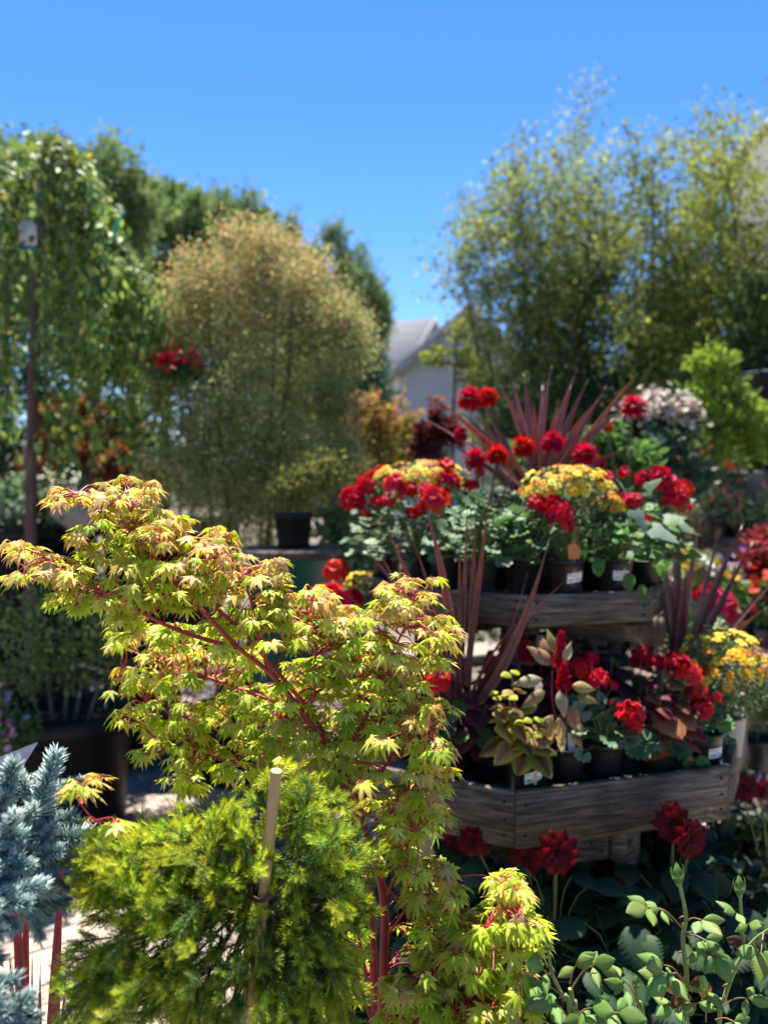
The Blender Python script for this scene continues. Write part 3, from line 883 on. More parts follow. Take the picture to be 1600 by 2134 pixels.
# dark greenery that fills the middle distance under the airy trees
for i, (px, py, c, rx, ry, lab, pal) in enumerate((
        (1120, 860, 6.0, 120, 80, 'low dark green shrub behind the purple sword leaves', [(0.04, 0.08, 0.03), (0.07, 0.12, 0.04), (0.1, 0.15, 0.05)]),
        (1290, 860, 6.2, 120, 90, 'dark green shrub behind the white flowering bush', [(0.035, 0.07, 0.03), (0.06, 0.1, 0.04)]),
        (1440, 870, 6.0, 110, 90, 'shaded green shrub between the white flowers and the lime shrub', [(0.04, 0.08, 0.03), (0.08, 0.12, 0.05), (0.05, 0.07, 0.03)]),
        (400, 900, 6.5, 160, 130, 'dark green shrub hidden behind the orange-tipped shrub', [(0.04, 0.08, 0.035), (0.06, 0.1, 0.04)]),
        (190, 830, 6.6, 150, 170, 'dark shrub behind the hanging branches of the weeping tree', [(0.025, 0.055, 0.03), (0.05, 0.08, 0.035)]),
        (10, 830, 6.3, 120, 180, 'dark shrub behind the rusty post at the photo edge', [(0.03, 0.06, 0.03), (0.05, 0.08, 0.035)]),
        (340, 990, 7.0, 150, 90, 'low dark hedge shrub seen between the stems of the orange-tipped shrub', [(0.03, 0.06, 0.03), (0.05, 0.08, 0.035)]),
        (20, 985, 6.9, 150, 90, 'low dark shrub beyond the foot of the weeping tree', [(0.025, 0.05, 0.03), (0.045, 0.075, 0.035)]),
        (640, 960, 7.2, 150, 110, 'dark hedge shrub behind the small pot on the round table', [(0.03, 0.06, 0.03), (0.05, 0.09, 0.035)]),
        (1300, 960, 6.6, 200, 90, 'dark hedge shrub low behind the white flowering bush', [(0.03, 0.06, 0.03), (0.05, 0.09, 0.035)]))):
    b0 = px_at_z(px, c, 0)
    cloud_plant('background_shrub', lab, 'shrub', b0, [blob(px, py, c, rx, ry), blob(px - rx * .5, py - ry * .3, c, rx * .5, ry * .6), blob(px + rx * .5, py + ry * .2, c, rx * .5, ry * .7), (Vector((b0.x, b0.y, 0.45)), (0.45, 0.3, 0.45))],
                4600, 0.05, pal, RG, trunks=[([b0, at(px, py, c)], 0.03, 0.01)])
cloud_plant('lime_shrub', 'bright lime green loose shrub beyond the white flowering bush', 'shrub', px_at_z(1490, 4.6, 0),
            [blob(1480, 770, 4.6, 45, 50), blob(1460, 830, 4.6, 50, 50), blob(1520, 850, 4.6, 60, 60), blob(1500, 920, 4.6, 70, 50), blob(1570, 900, 4.6, 50, 60)], 2300, 0.045,
            [(0.22, 0.32, 0.04), (0.28, 0.38, 0.06), (0.14, 0.22, 0.05)], RG, trunks=[([px_at_z(1490, 4.6, 0), at(1490, 900, 4.6), at(1480, 780, 4.6)], 0.02, 0.006)], per=12, T=T_SMALL)

# ================================================================== LEFT SIDE
# weeping tree
wt_base = px_at_z(66, 4.3, 0.0)
wt = empty('weeping_tree', wt_base, 'weeping green tree with hanging leafy branches on a straight rusty-brown trunk', 'tree')
L = Vector(wt_base)
A = Acc()
tube(A, [x - L for x in curve_pts([wt_base, at(66, 1000, 4.3), at(74, 700, 4.3), at(85, 480, 4.3), at(96, 380, 4.3)], 6)], 0.034, 0.022, (0.15, 0.085, 0.07), seg=10, col1=(0.10, 0.07, 0.06))
A.build('trunk', [M_BARK], wt)
rng = random.Random(21)
WG = [(0.12, 0.20, 0.04), (0.18, 0.28, 0.055), (0.27, 0.37, 0.08), (0.06, 0.12, 0.04), (0.09, 0.16, 0.06), (0.24, 0.31, 0.08)]
ends = []
for i in range(44):
    ex = rng.choice([rng.uniform(-90, 340), rng.uniform(120, 340)])
    k_ = abs(ex - 96) / 240
    peak = 325 + 200 * k_ ** 2.2 + rng.uniform(-15, 60)
    low = rng.uniform(720, 1060) if ex < 300 else rng.uniform(650, 1000)
    ends.append((ex, peak, low, 4.3 + rng.uniform(-0.55, 0.55)))
for ex, peak, low, c in ends:
    top = at(96, rng.uniform(380, 440), 4.3)
    pts = [top, at(96 + (ex - 96) * 0.4, peak - 5 + rng.uniform(-8, 8) - 25 * (abs(ex - 96) < 120), 4.3 + (c - 4.3) * .45), at(96 + (ex - 96) * 0.8, peak + 35 * abs(ex - 96) / 200, 4.3 + (c - 4.3) * .85),
           at(ex + rng.uniform(-8, 8), peak + 130, c), at(ex + rng.uniform(-14, 14), (peak + low) / 2 + 60, c), at(ex + rng.uniform(-14, 14), low, c)]
    cp = curve_pts(pts, 9)
    A = Acc()
    tube(A, [p - L for p in cp], 0.007, 0.0012, (0.24, 0.19, 0.15), seg=4, cap=False, col1=(0.14, 0.12, 0.06))
    br = A.build('branch', [M_BARK], wt)
    P, D, N, S, C = [], [], [], [], []
    for j in range(8, len(cp) - 1):
        f = j / len(cp)
        for _ in range(6):
            p = cp[j].lerp(cp[j + 1], rng.random()) + Vector((rng.gauss(0, .026), rng.gauss(0, .04), rng.gauss(0, .012)))
            P.append((p - L)[:]); D.append((rng.gauss(0, .55), rng.gauss(0, .55), -0.9 + (0.6 if f < .4 else 0)))
            N.append((rng.gauss(0, .5), rng.gauss(-.35, .5), 0.5 + rng.random())); S.append(rng.uniform(.034, .06))
            cc = Vector(rng.choice(WG)) * rng.uniform(.8, 1.25)
            if rng.random() < .02: cc = Vector((.5, .38, .04))
            C.append(cc[:])
    A = Acc(); inst(A, T_SMALL, frames_np(np.array(P), np.array(D), np.array(N), S), np.array(C))
    A.build('foliage', [M_LEAF], br)['kind'] = 'stuff'
# white tag with blue foot and teal ribbon hanging in the weeping tree
A = Acc(); box(A, (-0.045, -0.001, -0.075), (0.045, 0.001, 0.05), (0.72, 0.72, 0.76)); box(A, (-0.042, -0.0011, -0.098), (0.042, 0.0011, -0.0752), (0.03, 0.22, 0.42))
M_TAGS = col_mat('printed_tag', rough=0.4, bump=0.0, scale=20, amount=0.05)
t_ = A.build('price_tag', [M_TAGS], smooth=False); t_.location = at(58, 480, 4.12)
tag(t_, 'large white price tag with a blue foot tied to the weeping tree trunk', 'tag')
A = Acc()
tube(A, [at(262, 440, 4.0) - at(240, 470, 4.0), at(250, 455, 4.0) - at(240, 470, 4.0), at(236, 492, 4.0) - at(240, 470, 4.0)], 0.006, 0.008, (0.03, 0.33, 0.30), seg=4)
t_ = A.build('ribbon', [M_TAGS]); t_.location = at(240, 470, 4.0)
tag(t_, 'teal ribbon tied around a hanging branch of the weeping tree', 'ribbon')

# platform of dark timber carrying the big pots
M_DARKWOOD = wood_mat('dark_timber', (0.01, 0.009, 0.008), (0.025, 0.022, 0.02), (0.05, 0.045, 0.04))
pf0 = px_at_z(150, 4.7, 0)
pf = empty('platform', pf0, 'dark timber platform carrying the row of large black tree pots', 'platform')
for k in range(9):
    A = Acc(); box(A, (-1.9, -0.55 + k * 0.14, 0.50), (0.95, -0.55 + k * 0.14 + 0.13, 0.54), bev=0.003)
    V = np.concatenate(A.v); link('plank', mesh_from('plank', V, np.concatenate(A.f), None, [M_DARKWOOD], False), pf)
for k in range(6):
    A = Acc(); box(A, (-1.88 + k * 0.56, -0.53, 0), (-1.78 + k * 0.56, 0.6, 0.497), bev=0.003)
    link('leg', mesh_from('leg', np.concatenate(A.v), np.concatenate(A.f), None, [M_DARKWOOD], False), pf)


def big_pot(px, c, r, h, z, label):
    p = px_at_z(px, c, z)
    A = Acc(); lathe(A, [(0.001, 0.003), (r * .8, 0.003), (r * .83, .03), (r * .96, h * .9), (r * 1.0, h * .905), (r * 1.03, h * .95), (r * 1.03, h), (r * .97, h), (r * .95, h * .93), (r * .93, h * .9)], seg=56)
    root = A.build('tree_pot', [M_BIGPOT]); root.location = p
    tag(root, label, 'pot', 'large black tree pots')
    A = Acc(); lathe(A, [(0.001, h * .92), (r * .95, h * .91)], seg=28); A.build('soil', [M_SOIL], root)
    return root


big_pot(60, 4.75, 0.40, 0.70, 0.542, 'huge black pot around the foot of the weeping tree trunk')
big_pot(-230, 4.7, 0.40, 0.70, 0.542, 'huge black pot cut by the photo edge on the dark platform')
big_pot(345, 4.85, 0.36, 0.74, 0.542, 'huge black pot on the platform just behind the maple top')
# small plants in those pots and flowers behind
cloud_plant('trailing_plant', 'grey-green trailing plant spilling over the huge pot under the weeping tree', 'plant', px_at_z(60, 4.6, 1.2), [blob(60, 1060, 4.45, 90, 28), blob(120, 1050, 4.45, 70, 28), blob(20, 1040, 4.5, 60, 40)], 900, 0.055,
            [(0.12, 0.19, 0.1), (0.22, 0.28, 0.2), (0.06, 0.12, 0.05)], RG, per=9, T=T_SMALL)
cloud_plant('orange_shrub', 'rusty orange leaved shrub seen through the weeping tree branches', 'shrub', px_at_z(175, 5.1, 0.0), [blob(170, 900, 5.1, 60, 60), blob(130, 870, 5.1, 50, 50), blob(215, 960, 5.0, 60, 50), blob(110, 960, 5.0, 60, 50)], 2600, 0.05,
            [(0.30, 0.09, 0.03), (0.38, 0.14, 0.04), (0.15, 0.05, 0.03), (0.1, 0.12, 0.03)], RG, trunks=[([px_at_z(175, 5.1, 0), at(170, 900, 5.1)], 0.02, 0.008)])
cloud_plant('copper_shrub', 'copper red shrub beside the grey container behind the maple top', 'shrub', px_at_z(290, 4.9, 1.2), [blob(250, 980, 4.9, 60, 35), blob(310, 1000, 4.9, 60, 40)], 1500, 0.05,
            [(0.22, 0.08, 0.05), (0.3, 0.12, 0.06), (0.12, 0.1, 0.05)], RG)
# pale grey container
A = Acc(); lathe(A, [(0.001, 0), (0.085, 0), (0.09, .01), (0.12, .20), (.125, .205), (.125, .22), (.11, .22), (.10, .19), (0.001, .18)], seg=36)
o = A.build('grey_container', [M_GREYPOT]); o.location = px_at_z(200, 4.45, 1.23); o.rotation_euler = (math.radians(12), math.radians(-38), 0)
tag(o, 'pale grey container lying tilted behind the tip of the maple', 'container')

# red flowers behind the weeping tree (bougainvillea-like)
M_REDFAR = M_PETAL


def flower_bush(name, label, cat, px, py, c, rx, ry, zbase, gpal, fpal, nleaf, nfl, rng, fsize=0.03, lsize=0.035, pot=None, fl_top=True, group=None, fl_label=None):
    b = px_at_z(px, c, zbase)
    pw = pot[1] if pot else 0
    blobs = [blob(px, py, c, rx, ry), blob(px - rx * .45, py + ry * .2, c, rx * .5, ry * .6), blob(px + rx * .45, py + ry * .15, c, rx * .5, ry * .65)]
    r = cloud_plant(name, label, cat, b, blobs, nleaf, lsize, gpal, rng, trunks=[([(b.x, b.y, b.z + pw * .8), tuple(at(px, py, c))], 0.008, 0.003)], per=12, T=T_SMALL, pot=pot, mat=M_LEAF, group=group)
    nr = np.random.default_rng(rng.randrange(1 << 30))
    ncl = max(2, nfl // 7)
    s = c / FPX
    cen = at(px, py, c)
    u = nr.normal(size=(ncl, 3)); u[:, 2] = np.abs(u[:, 2]) * (1.0 if fl_top else .3); u[:, 1] = -np.abs(u[:, 1]); u /= np.linalg.norm(u, axis=1, keepdims=True)
    cp = np.array(cen) + u * np.array([rx * s, (rx + ry) * .5 * s, ry * s]) * 1.0
    ci = np.repeat(np.arange(ncl), 7 * 5)
    P = cp[ci] + np.repeat(nr.normal(size=(ncl * 7, 3)) * fsize * .75, 5, axis=0)
    # five petals for each floret
    th = np.tile(np.arange(5) * 2 * math.pi / 5, ncl * 7) + np.repeat(nr.random(ncl * 7) * 6, 5)
    ax = np.repeat(nr.normal(size=(ncl * 7, 3)) * .5 + np.array([0, -.6, .8]), 5, axis=0)
    ax /= np.linalg.norm(ax, axis=1, keepdims=True)
    e1 = np.cross(ax, np.array([0.3, 0.2, 1.0])); e1 /= np.linalg.norm(e1, axis=1, keepdims=True); e2 = np.cross(ax, e1)
    D = e1 * np.cos(th)[:, None] + e2 * np.sin(th)[:, None] + ax * .25
    fp = np.array(fpal, float)
    C = fp[np.repeat(nr.integers(0, len(fp), ncl), 35)] * (0.8 + .4 * nr.random((len(P), 1)))
    A = Acc(); inst(A, (T_SMALL[0] * np.array([1.6, 1, 1]), T_SMALL[1], T_SMALL[2]), frames_np(P - np.array(b), D, ax, np.full(len(P), fsize * .5)), C)
    A.build('blossom', [M_PETAL], r)['kind'] = 'stuff'
    return r


RED = [(0.62, 0.006, 0.02), (0.5, 0.004, 0.02), (0.7, 0.02, 0.03)]
ORG = [(0.7, 0.16, 0.06), (0.6, 0.08, 0.04)]
GG = [(0.07, 0.14, 0.04), (0.11, 0.19, 0.05), (0.05, 0.1, 0.04), (0.16, 0.25, 0.06)]
rng = random.Random(31)
flower_bush('red_flower_shrub', 'green shrub with a cluster of red flowers between the weeping tree and orange-tipped shrub', 'shrub', 375, 765, 3.9, 42, 30, 0, GG, RED, 420, 70, rng, fsize=.034, lsize=.036)
flower_bush('red_flower_shrub', 'shrub with scattered orange-red blossoms behind the weeping tree branches', 'shrub', 200, 740, 5.5, 110, 60, 0, GG, RED + ORG, 1500, 42, rng, fsize=.045, lsize=.05)
flower_bush('orange_flower_bush', 'low bush with orange flowers behind the weeping tree branches', 'shrub', 220, 910, 5.4, 110, 50, 0, GG, [(0.6, 0.13, 0.02), (0.5, 0.06, 0.02)], 1500, 50, rng, fsize=.04, lsize=.05)

# the tall orange-tipped shrub
sp = px_at_z(500, 4.2, 0.0)
OL = [(0.20, 0.23, 0.08), (0.28, 0.31, 0.12), (0.36, 0.38, 0.16), (0.11, 0.14, 0.06), (0.45, 0.45, 0.23)]
OT = [(0.52, 0.35, 0.19), (0.56, 0.42, 0.24), (0.50, 0.28, 0.17), (0.42, 0.40, 0.17)]
rng = random.Random(41)
NX = lambda x: 515 + (x - 515) * .86
bl = [blob(520, 880, 4.08, 165, 150), blob(520, 1000, 4.08, 165, 110), blob(NX(530), 560, 4.2, 68, 70), blob(NX(440), 620, 4.2, 77, 60), blob(NX(560), 640, 4.2, 111, 80), blob(NX(660), 680, 4.2, 68, 60), blob(NX(380), 690, 4.2, 51, 50), blob(NX(520), 820, 4.2, 163, 140), blob(NX(430), 800, 4.2, 94, 110), blob(NX(650), 800, 4.2, 86, 100),
      blob(NX(500), 980, 4.2, 163, 120), blob(NX(600), 1010, 4.15, 111, 90), blob(NX(390), 960, 4.2, 86, 110), blob(NX(520), 1120, 4.2, 103, 60)]
for _ in range(34):
    a_ = rng.uniform(-.25, 3.4); k_ = rng.uniform(.72, 1.08)
    ex, ey = 530 + 225 * math.cos(a_) * k_, 720 - 215 * max(-.2, math.sin(a_)) ** (1.0 if math.sin(a_) < 0 else 1.5) * k_ if math.sin(a_) > 0 else 740
    bl.append(blob(NX(ex), ey, 4.2 + rng.uniform(-.25, .25), rng.uniform(24, 60), rng.uniform(20, 50)))
for _ in range(34):
    a_ = rng.uniform(-.1, 3.3); k_ = rng.uniform(1.0, 1.13)
    ex, ey = 530 + 225 * math.cos(a_) * k_, 720 - 220 * max(0, math.sin(a_)) ** 1.4 * k_
    bl.append(blob(NX(ex), ey, 4.2 + rng.uniform(-.2, .2), rng.uniform(9, 20), rng.uniform(18, 38)))
for _ in range(16):
    bl.append(blob(rng.choice([345, 700]) + rng.uniform(-25, 25), rng.uniform(760, 1040), 4.2, rng.uniform(25, 45), rng.uniform(30, 50)))
tr = []
for i in range(6):
    a_ = rng.uniform(-1, 1)
    tr.append(([sp + Vector((a_ * .05, 0, 0.3)), at(520 + a_ * 90, 1050, 4.2 + rng.uniform(-.1, .1)), at(520 + a_ * 150, 800, 4.2 + rng.uniform(-.2, .2)), at(520 + a_ * 170, 560 + abs(a_) * 60, 4.2)], 0.012, 0.003))
cloud_plant('orange_tipped_shrub', 'tall fine-leaved olive green shrub with peachy orange tips and many upright stems', 'shrub', sp, bl, 90000, 0.019, OL, rng, trunks=tr, tipcol=(OT, 0.5), per=30, clump=0.08,
            T=T_TINY, barkc=(0.07, 0.05, 0.04), pot=(0.24, 0.36, M_BIGPOT), nlimb=60, shell=.4, mat=M_FAR)
# round grey-topped table over a dark green tub, with a small black pot
tt = px_at_z(608, 3.62, 0)
tb_ = empty('round_table', tt, 'round weathered grey table top resting on a dark green tub', 'table')
zt = (at(600, 1140, 3.62)).z
A = Acc(); lathe(A, [(0.001, zt - .03), (0.21, zt - .03), (0.22, zt - .02), (.22, zt - .004), (.21, zt), (0.001, zt)], seg=40); A.build('table_top', [M_WOOD], tb_)
M_TUB = noise_mat('green_plastic', (0.01, 0.06, 0.05), (0.018, 0.09, 0.075), scale=5, rough=0.4, bump=0.05)
A = Acc(); lathe(A, [(0.14, 0), (.15, .02), (.18, zt - .05), (.195, zt - .045), (.195, zt - .031), (.001, zt - .031)], seg=40); A.build('tub', [M_TUB], tb_)
A = Acc(); r_ = .105; h_ = .19
lathe(A, [(.001, 0), (r_ * .75, 0), (r_ * .95, h_ * .88), (r_, h_ * .88), (r_ * 1.05, h_), (r_ * .98, h_), (r_ * .93, h_ * .9)], seg=32)
cloud_plant('potted_shrub', 'small yellow-green shrub in a plain black pot on the round grey table', 'shrub', px_at_z(612, 3.6, zt), [blob(630, 1010, 3.6, 55, 40), blob(600, 1025, 3.6, 45, 30), blob(680, 985, 3.65, 50, 40)], 1700, 0.024,
            [(0.2, 0.22, 0.06), (0.28, 0.29, 0.08), (0.13, 0.15, 0.05)], RG, trunks=[([px_at_z(612, 3.6, zt + .1), at(630, 1000, 3.6)], 0.008, 0.003)], pot=(.083, .15, M_BIGPOT), clump=.04, per=16)
cloud_plant('gold_shrub', 'golden yellow shrub with pinkish tips beside the tiered stand', 'shrub', px_at_z(810, 5.0, 0), [blob(800, 880, 5.0, 70, 55), blob(830, 920, 5.0, 60, 60), blob(750, 900, 5.0, 60, 60), blob(770, 970, 5.0, 90, 50), blob(760, 850, 5.0, 50, 30)], 3600, 0.042,
            [(0.30, 0.25, 0.04), (0.38, 0.31, 0.05), (0.2, 0.2, 0.05), (0.33, 0.22, 0.07)], RG, tipcol=([(0.4, 0.17, 0.1), (0.45, 0.24, 0.13)], .4), trunks=[([px_at_z(810, 5, 0), at(790, 900, 5)], .02, .006)])
cloud_plant('burgundy_shrub', 'dark burgundy leaved shrub behind the purple sword leaves', 'shrub', px_at_z(915, 4.3, 0), [blob(905, 885, 4.3, 35, 30), blob(930, 900, 4.3, 40, 35), blob(890, 925, 4.3, 35, 40), blob(915, 845, 4.3, 16, 18)], 1500, 0.04,
            [(0.10, 0.02, 0.025), (0.06, 0.015, 0.02), (0.16, 0.04, 0.03)], RG, tipcol=([(0.3, 0.1, 0.05)], .3), trunks=[([px_at_z(915, 4.3, 0), at(910, 850, 4.3)], .015, .005)])
cloud_plant('low_green_plants', 'light green bedding plants on the ground beyond the green tub', 'plant', px_at_z(720, 4.0, 0.5), [blob(720, 1080, 4.0, 50, 60), blob(700, 1120, 4.0, 50, 30), blob(745, 1130, 3.9, 50, 60), blob(735, 1190, 3.8, 50, 40)], 1500, 0.045,
            [(0.16, 0.26, 0.06), (0.26, 0.36, 0.16), (0.09, 0.16, 0.06), (.3, .34, .26)], RG, per=9, T=T_SMALL)['kind'] = 'thing'

# large black pot on the paving with a shrub
bpz = px_at_z(140, 3.55, 0)
cloud_plant('potted_shrub', 'open twiggy green shrub in a large black pot standing on the bricks', 'shrub', bpz,
            [blob(120, 1330, 3.5, 120, 70), blob(60, 1400, 3.45, 90, 50), blob(190, 1390, 3.5, 80, 60), blob(30, 1290, 3.5, 70, 50), blob(240, 1330, 3.55, 50, 60), blob(120, 1250, 3.5, 60, 30)], 2400, 0.026,
            [(0.13, 0.19, 0.05), (0.2, 0.28, 0.06), (0.08, 0.13, 0.04), (0.28, 0.36, 0.1)], random.Random(51),
            trunks=[([bpz + Vector((x, 0, .46)), at(140 + x * 900, 1400, 3.5), at(140 + x * 1800, 1290, 3.5)], .009, .003) for x in (-.1, -.05, 0, .04, .09)], pot=(.285, .535, M_BIGPOT), T=T_SMALL, per=9, clump=.05,
            barkc=(0.2, 0.16, 0.12), nlimb=120, mat=M_LEAF)
flower_bush('pink_flower_plant', 'low plant with pink and mauve flowers beside the large black pot', 'plant', 20, 1520, 3.2, 55, 60, 0, GG, [(0.5, 0.2, 0.33), (0.42, 0.12, 0.36), (0.6, 0.35, 0.4)], 500, 60, random.Random(52), fsize=.035, lsize=.03)
# dark fountain grass behind the juniper
rng = random.Random(53)
gp = px_at_z(385, 3.0, 0)
r = empty('black_grass', gp, 'dark purple fountain grass on the paving behind the juniper', 'grass plant')
A = Acc()
for i in range(70):
    a_ = rng.uniform(0, 6.28); s_ = rng.uniform(.12, .26)
    p0 = Vector((rng.gauss(0, .02), rng.gauss(0, .02), .12)); tip = Vector((math.cos(a_) * s_, math.sin(a_) * s_, rng.uniform(.16, .36)))
    m_ = p0.lerp(tip, .5) + Vector((0, 0, .12))
    tube(A, curve_pts([p0, m_, tip], 5), .0022, .0006, (0.07, 0.04, 0.06), seg=3, cap=False)
A.build('blades', [M_STRAP], r)['kind'] = 'stuff'
A = Acc(); lathe(A, [(.001, 0), (.08, 0), (.10, .13), (.105, .13), (.105, .145), (.095, .145), (.09, .12), (.001, .12)], seg=28); A.build('pot', [M_POT], r)

# ================================================================== POTTED PLANTS
def pot_mesh(r, h):
    A = Acc()
    lathe(A, [(.001, .003), (r * .70, .003), (r * .74, 0), (r * .76, .004), (r * .93, h * .80), (r * .945, h * .81), (r * .955, h * .93), (r, h * .94), (r, h), (r * .95, h), (r * .93, h * .92), (r * .90, h * .84)], seg=36)
    return A.mesh('pot', [M_POT])


PM = pot_mesh(0.053, 0.112)
SM = None
def soil_mesh(r, z):
    A = Acc(); lathe(A, [(.0005, z + .002), (r * .5, z + .001), (r, z - .002)], seg=24)
    return A.mesh('soil', [M_SOIL])
SM = soil_mesh(0.0485, 0.0985)


def text_mesh(s, size, mat, name='lettering'):
    cu = bpy.data.curves.new('txt', 'FONT')
    cu.body = s; cu.size = size; cu.align_x = 'CENTER'; cu.resolution_u = 2
    o = bpy.data.objects.new('txt', cu); COL.objects.link(o)
    dg = bpy.context.evaluated_depsgraph_get()
    me = bpy.data.meshes.new_from_object(o.evaluated_get(dg))
    me.name = name
    me.materials.clear(); me.materials.append(mat)
    bpy.data.objects.remove(o); bpy.data.curves.remove(cu)
    return me


TXT = [text_mesh('COMBO ANNUALS 4"', 0.0062, M_INK), text_mesh('$7.99', 0.0058, M_INK)]


def pot_label(pot, az, tilt=0.0, r=0.053, w=0.047, hh=0.026, zc=0.066, kind=0):
    """white sticker curved round the pot with print and bars"""
    R = r * .895 + .0012
    def wrap(x, z, lift=0.0):
        zz = zc + z + x * tilt
        rr = R + lift + (zz - zc) * r * .2 / 0.09
        th = az + x / R
        return (rr * math.sin(th), -rr * math.cos(th), zz)
    A = Acc(); n = 10
    V = [wrap(-w / 2 + w * i / n, z) for i in range(n + 1) for z in (-hh / 2, hh / 2)]
    A.add(V, [(2 * i, 2 * i + 2, 2 * i + 3, 2 * i + 1) for i in range(n)])
    lab = A.build('price_label', [M_PAPER], pot)
    A = Acc()
    rng = random.Random(7 + kind)
    x = -w * .4
    while x < w * .38:
        b = rng.choice([.0006, .0010, .0016])
        A.add([wrap(x, -hh * .36, .0004), wrap(x + b, -hh * .36, .0004), wrap(x + b, -hh * .08, .0004), wrap(x, -hh * .08, .0004)], [(0, 1, 2, 3)])
        x += b + rng.choice([.0006, .0009, .0014, .003])
    for me, z0 in ((TXT[0], hh * .22), (TXT[1], hh * .0)):
        v = np.zeros(len(me.vertices) * 3, dtype=np.float32); me.vertices.foreach_get('co', v); v = v.reshape(-1, 3)
        W = [wrap(float(p[0]), z0 + float(p[1]), .0005) for p in v]
        me.calc_loop_triangles()
        F = [tuple(t.vertices) for t in me.loop_triangles]
        A.add(W, F)
    A.build('print', [M_INK], pot, smooth=False)   # bars and lettering on the sticker
    return lab


def plant_tag(root, x, y, z, w, h, az, lean, mat, pointed=True):
    A = Acc()
    o = [(-w / 2, 0), (w / 2, 0), (w / 2, h * .62), (0.02 * w, h), (-w / 2, h * .66)] if pointed else [(-w / 2, 0), (w / 2, 0), (w / 2, h), (-w / 2, h)]
    V = [(a_, -.0004, b_) for a_, b_ in o] + [(a_, .0004, b_) for a_, b_ in o]
    n = len(o)
    V += [(-.003, 0, -.04), (.003, 0, -.04), (.003, 0, 0), (-.003, 0, 0)]
    A.add(V, [(0, i, i + 1) for i in range(1, n - 1)] + [(n, n + i + 1, n + i) for i in range(1, n - 1)] + [(2 * n, 2 * n + 1, 2 * n + 2), (2 * n, 2 * n + 2, 2 * n + 3)])
    M = Matrix.Translation((x, y, z)) @ Matrix.Rotation(az, 4, 'Z') @ Matrix.Rotation(lean, 4, 'X')
    return link('plant_tag', A.mesh('plant_tag', [mat], smooth=False), root, M)


def new_pot(loc, name, label, cat, pot_label_az=None, group=None, tilt=0.15, potmat=None, scale=1.0, kind=0):
    r = empty(name, loc, label, cat, group)
    p = link('pot', PM, r, Matrix.Rotation(random.random() * 6, 4, 'Z') @ Matrix.Scale(scale, 4))
    if potmat:
        me = PM.copy(); me.materials.clear(); me.materials.append(potmat); p.data = me
    link('soil', SM, p)
    if pot_label_az is not None:
        p.matrix_local = Matrix.Identity(4)
        pot_label(p, pot_label_az, tilt, kind=kind)
    return r


_var = {}
def variants(key, Ts, cols, mat, n=None):
    """cached meshes: every template in every colour pair"""
    if key not in _var:
        _var[key] = [tmesh('leaf', T, c0, c1, mat) for T in Ts for (c0, c1) in cols]
    return _var[key]


def put_leaves(r, meshes, items, name='leaf'):
    for (M, k) in items:
        link(name, meshes[k % len(meshes)], r, M)


GER = variants('ger', T_ROUND, [((0.07, 0.17, 0.045), (0.09, 0.20, 0.06)), ((0.05, 0.13, 0.05), (0.075, 0.16, 0.065)), ((0.12, 0.24, 0.05), (0.15, 0.28, 0.07))], M_THICK)
GERV = variants('gerv', T_ROUND, [((0.07, 0.16, 0.06), (0.14, 0.22, 0.10)), ((0.10, 0.19, 0.08), (0.26, 0.33, 0.19)), ((0.06, 0.14, 0.05), (0.10, 0.18, 0.08))], M_THICK)
COL1 = variants('col1', [T_COLEUS], [((0.17, 0.018, 0.022), (0.38, 0.38, 0.035)), ((0.26, 0.07, 0.03), (0.46, 0.43, 0.05)), ((0.34, 0.40, 0.03), (0.52, 0.53, 0.05)), ((0.11, 0.015, 0.02), (0.24, 0.28, 0.04)), ((0.40, 0.16, 0.10), (0.48, 0.42, 0.10))], M_LEAF)
COL2 = variants('col2', [T_COLEUS], [((0.14, 0.018, 0.03), (0.20, 0.035, 0.035)), ((0.22, 0.04, 0.035), (0.32, 0.09, 0.04)), ((0.10, 0.012, 0.025), (0.15, 0.025, 0.03)), ((0.30, 0.09, 0.05), (0.38, 0.16, 0.06))], M_LEAF)
COL3 = variants('col3', [T_COLEUS], [((0.06, 0.010, 0.022), (0.09, 0.018, 0.03)), ((0.10, 0.018, 0.035), (0.13, 0.03, 0.04)), ((0.045, 0.01, 0.02), (0.07, 0.02, 0.03))], M_LEAF)
CEL = variants('cel', [T_LANCE, t_ovate(w=.27, n=9, fold=.3, bend=.6, peak=.4, wav=.012, seed=4, pw=1.2)], [((0.40, 0.27, 0.11), (0.48, 0.36, 0.16)), ((0.46, 0.38, 0.22), (0.56, 0.48, 0.30)), ((0.30, 0.28, 0.07), (0.42, 0.38, 0.11)), ((0.36, 0.15, 0.10), (0.46, 0.28, 0.13))], M_LEAF)
SWP = variants('swp', [T_HEART], [((0.12, 0.18, 0.10), (0.17, 0.23, 0.15)), ((0.07, 0.14, 0.06), (0.10, 0.17, 0.08)), ((0.15, 0.20, 0.14), (0.20, 0.25, 0.19))], M_THICK)
DAH = variants('dah', [T_COLEUS, t_ovate(w=.34, n=6, teeth=.1, fold=.2, bend=.3, seed=9)], [((0.018, 0.045, 0.018), (0.022, 0.05, 0.02)), ((0.012, 0.032, 0.015), (0.018, 0.04, 0.02)), ((0.028, 0.065, 0.02), (0.035, 0.075, 0.025))], M_THICK)  # greens darkened to carry the shade of the low leaves
IVY = variants('ivy', [T_HEART, T_OVATE], [((0.08, 0.2, 0.03), (0.12, 0.26, 0.04)), ((0.06, 0.15, 0.04), (0.08, 0.19, 0.05))], M_LEAF)


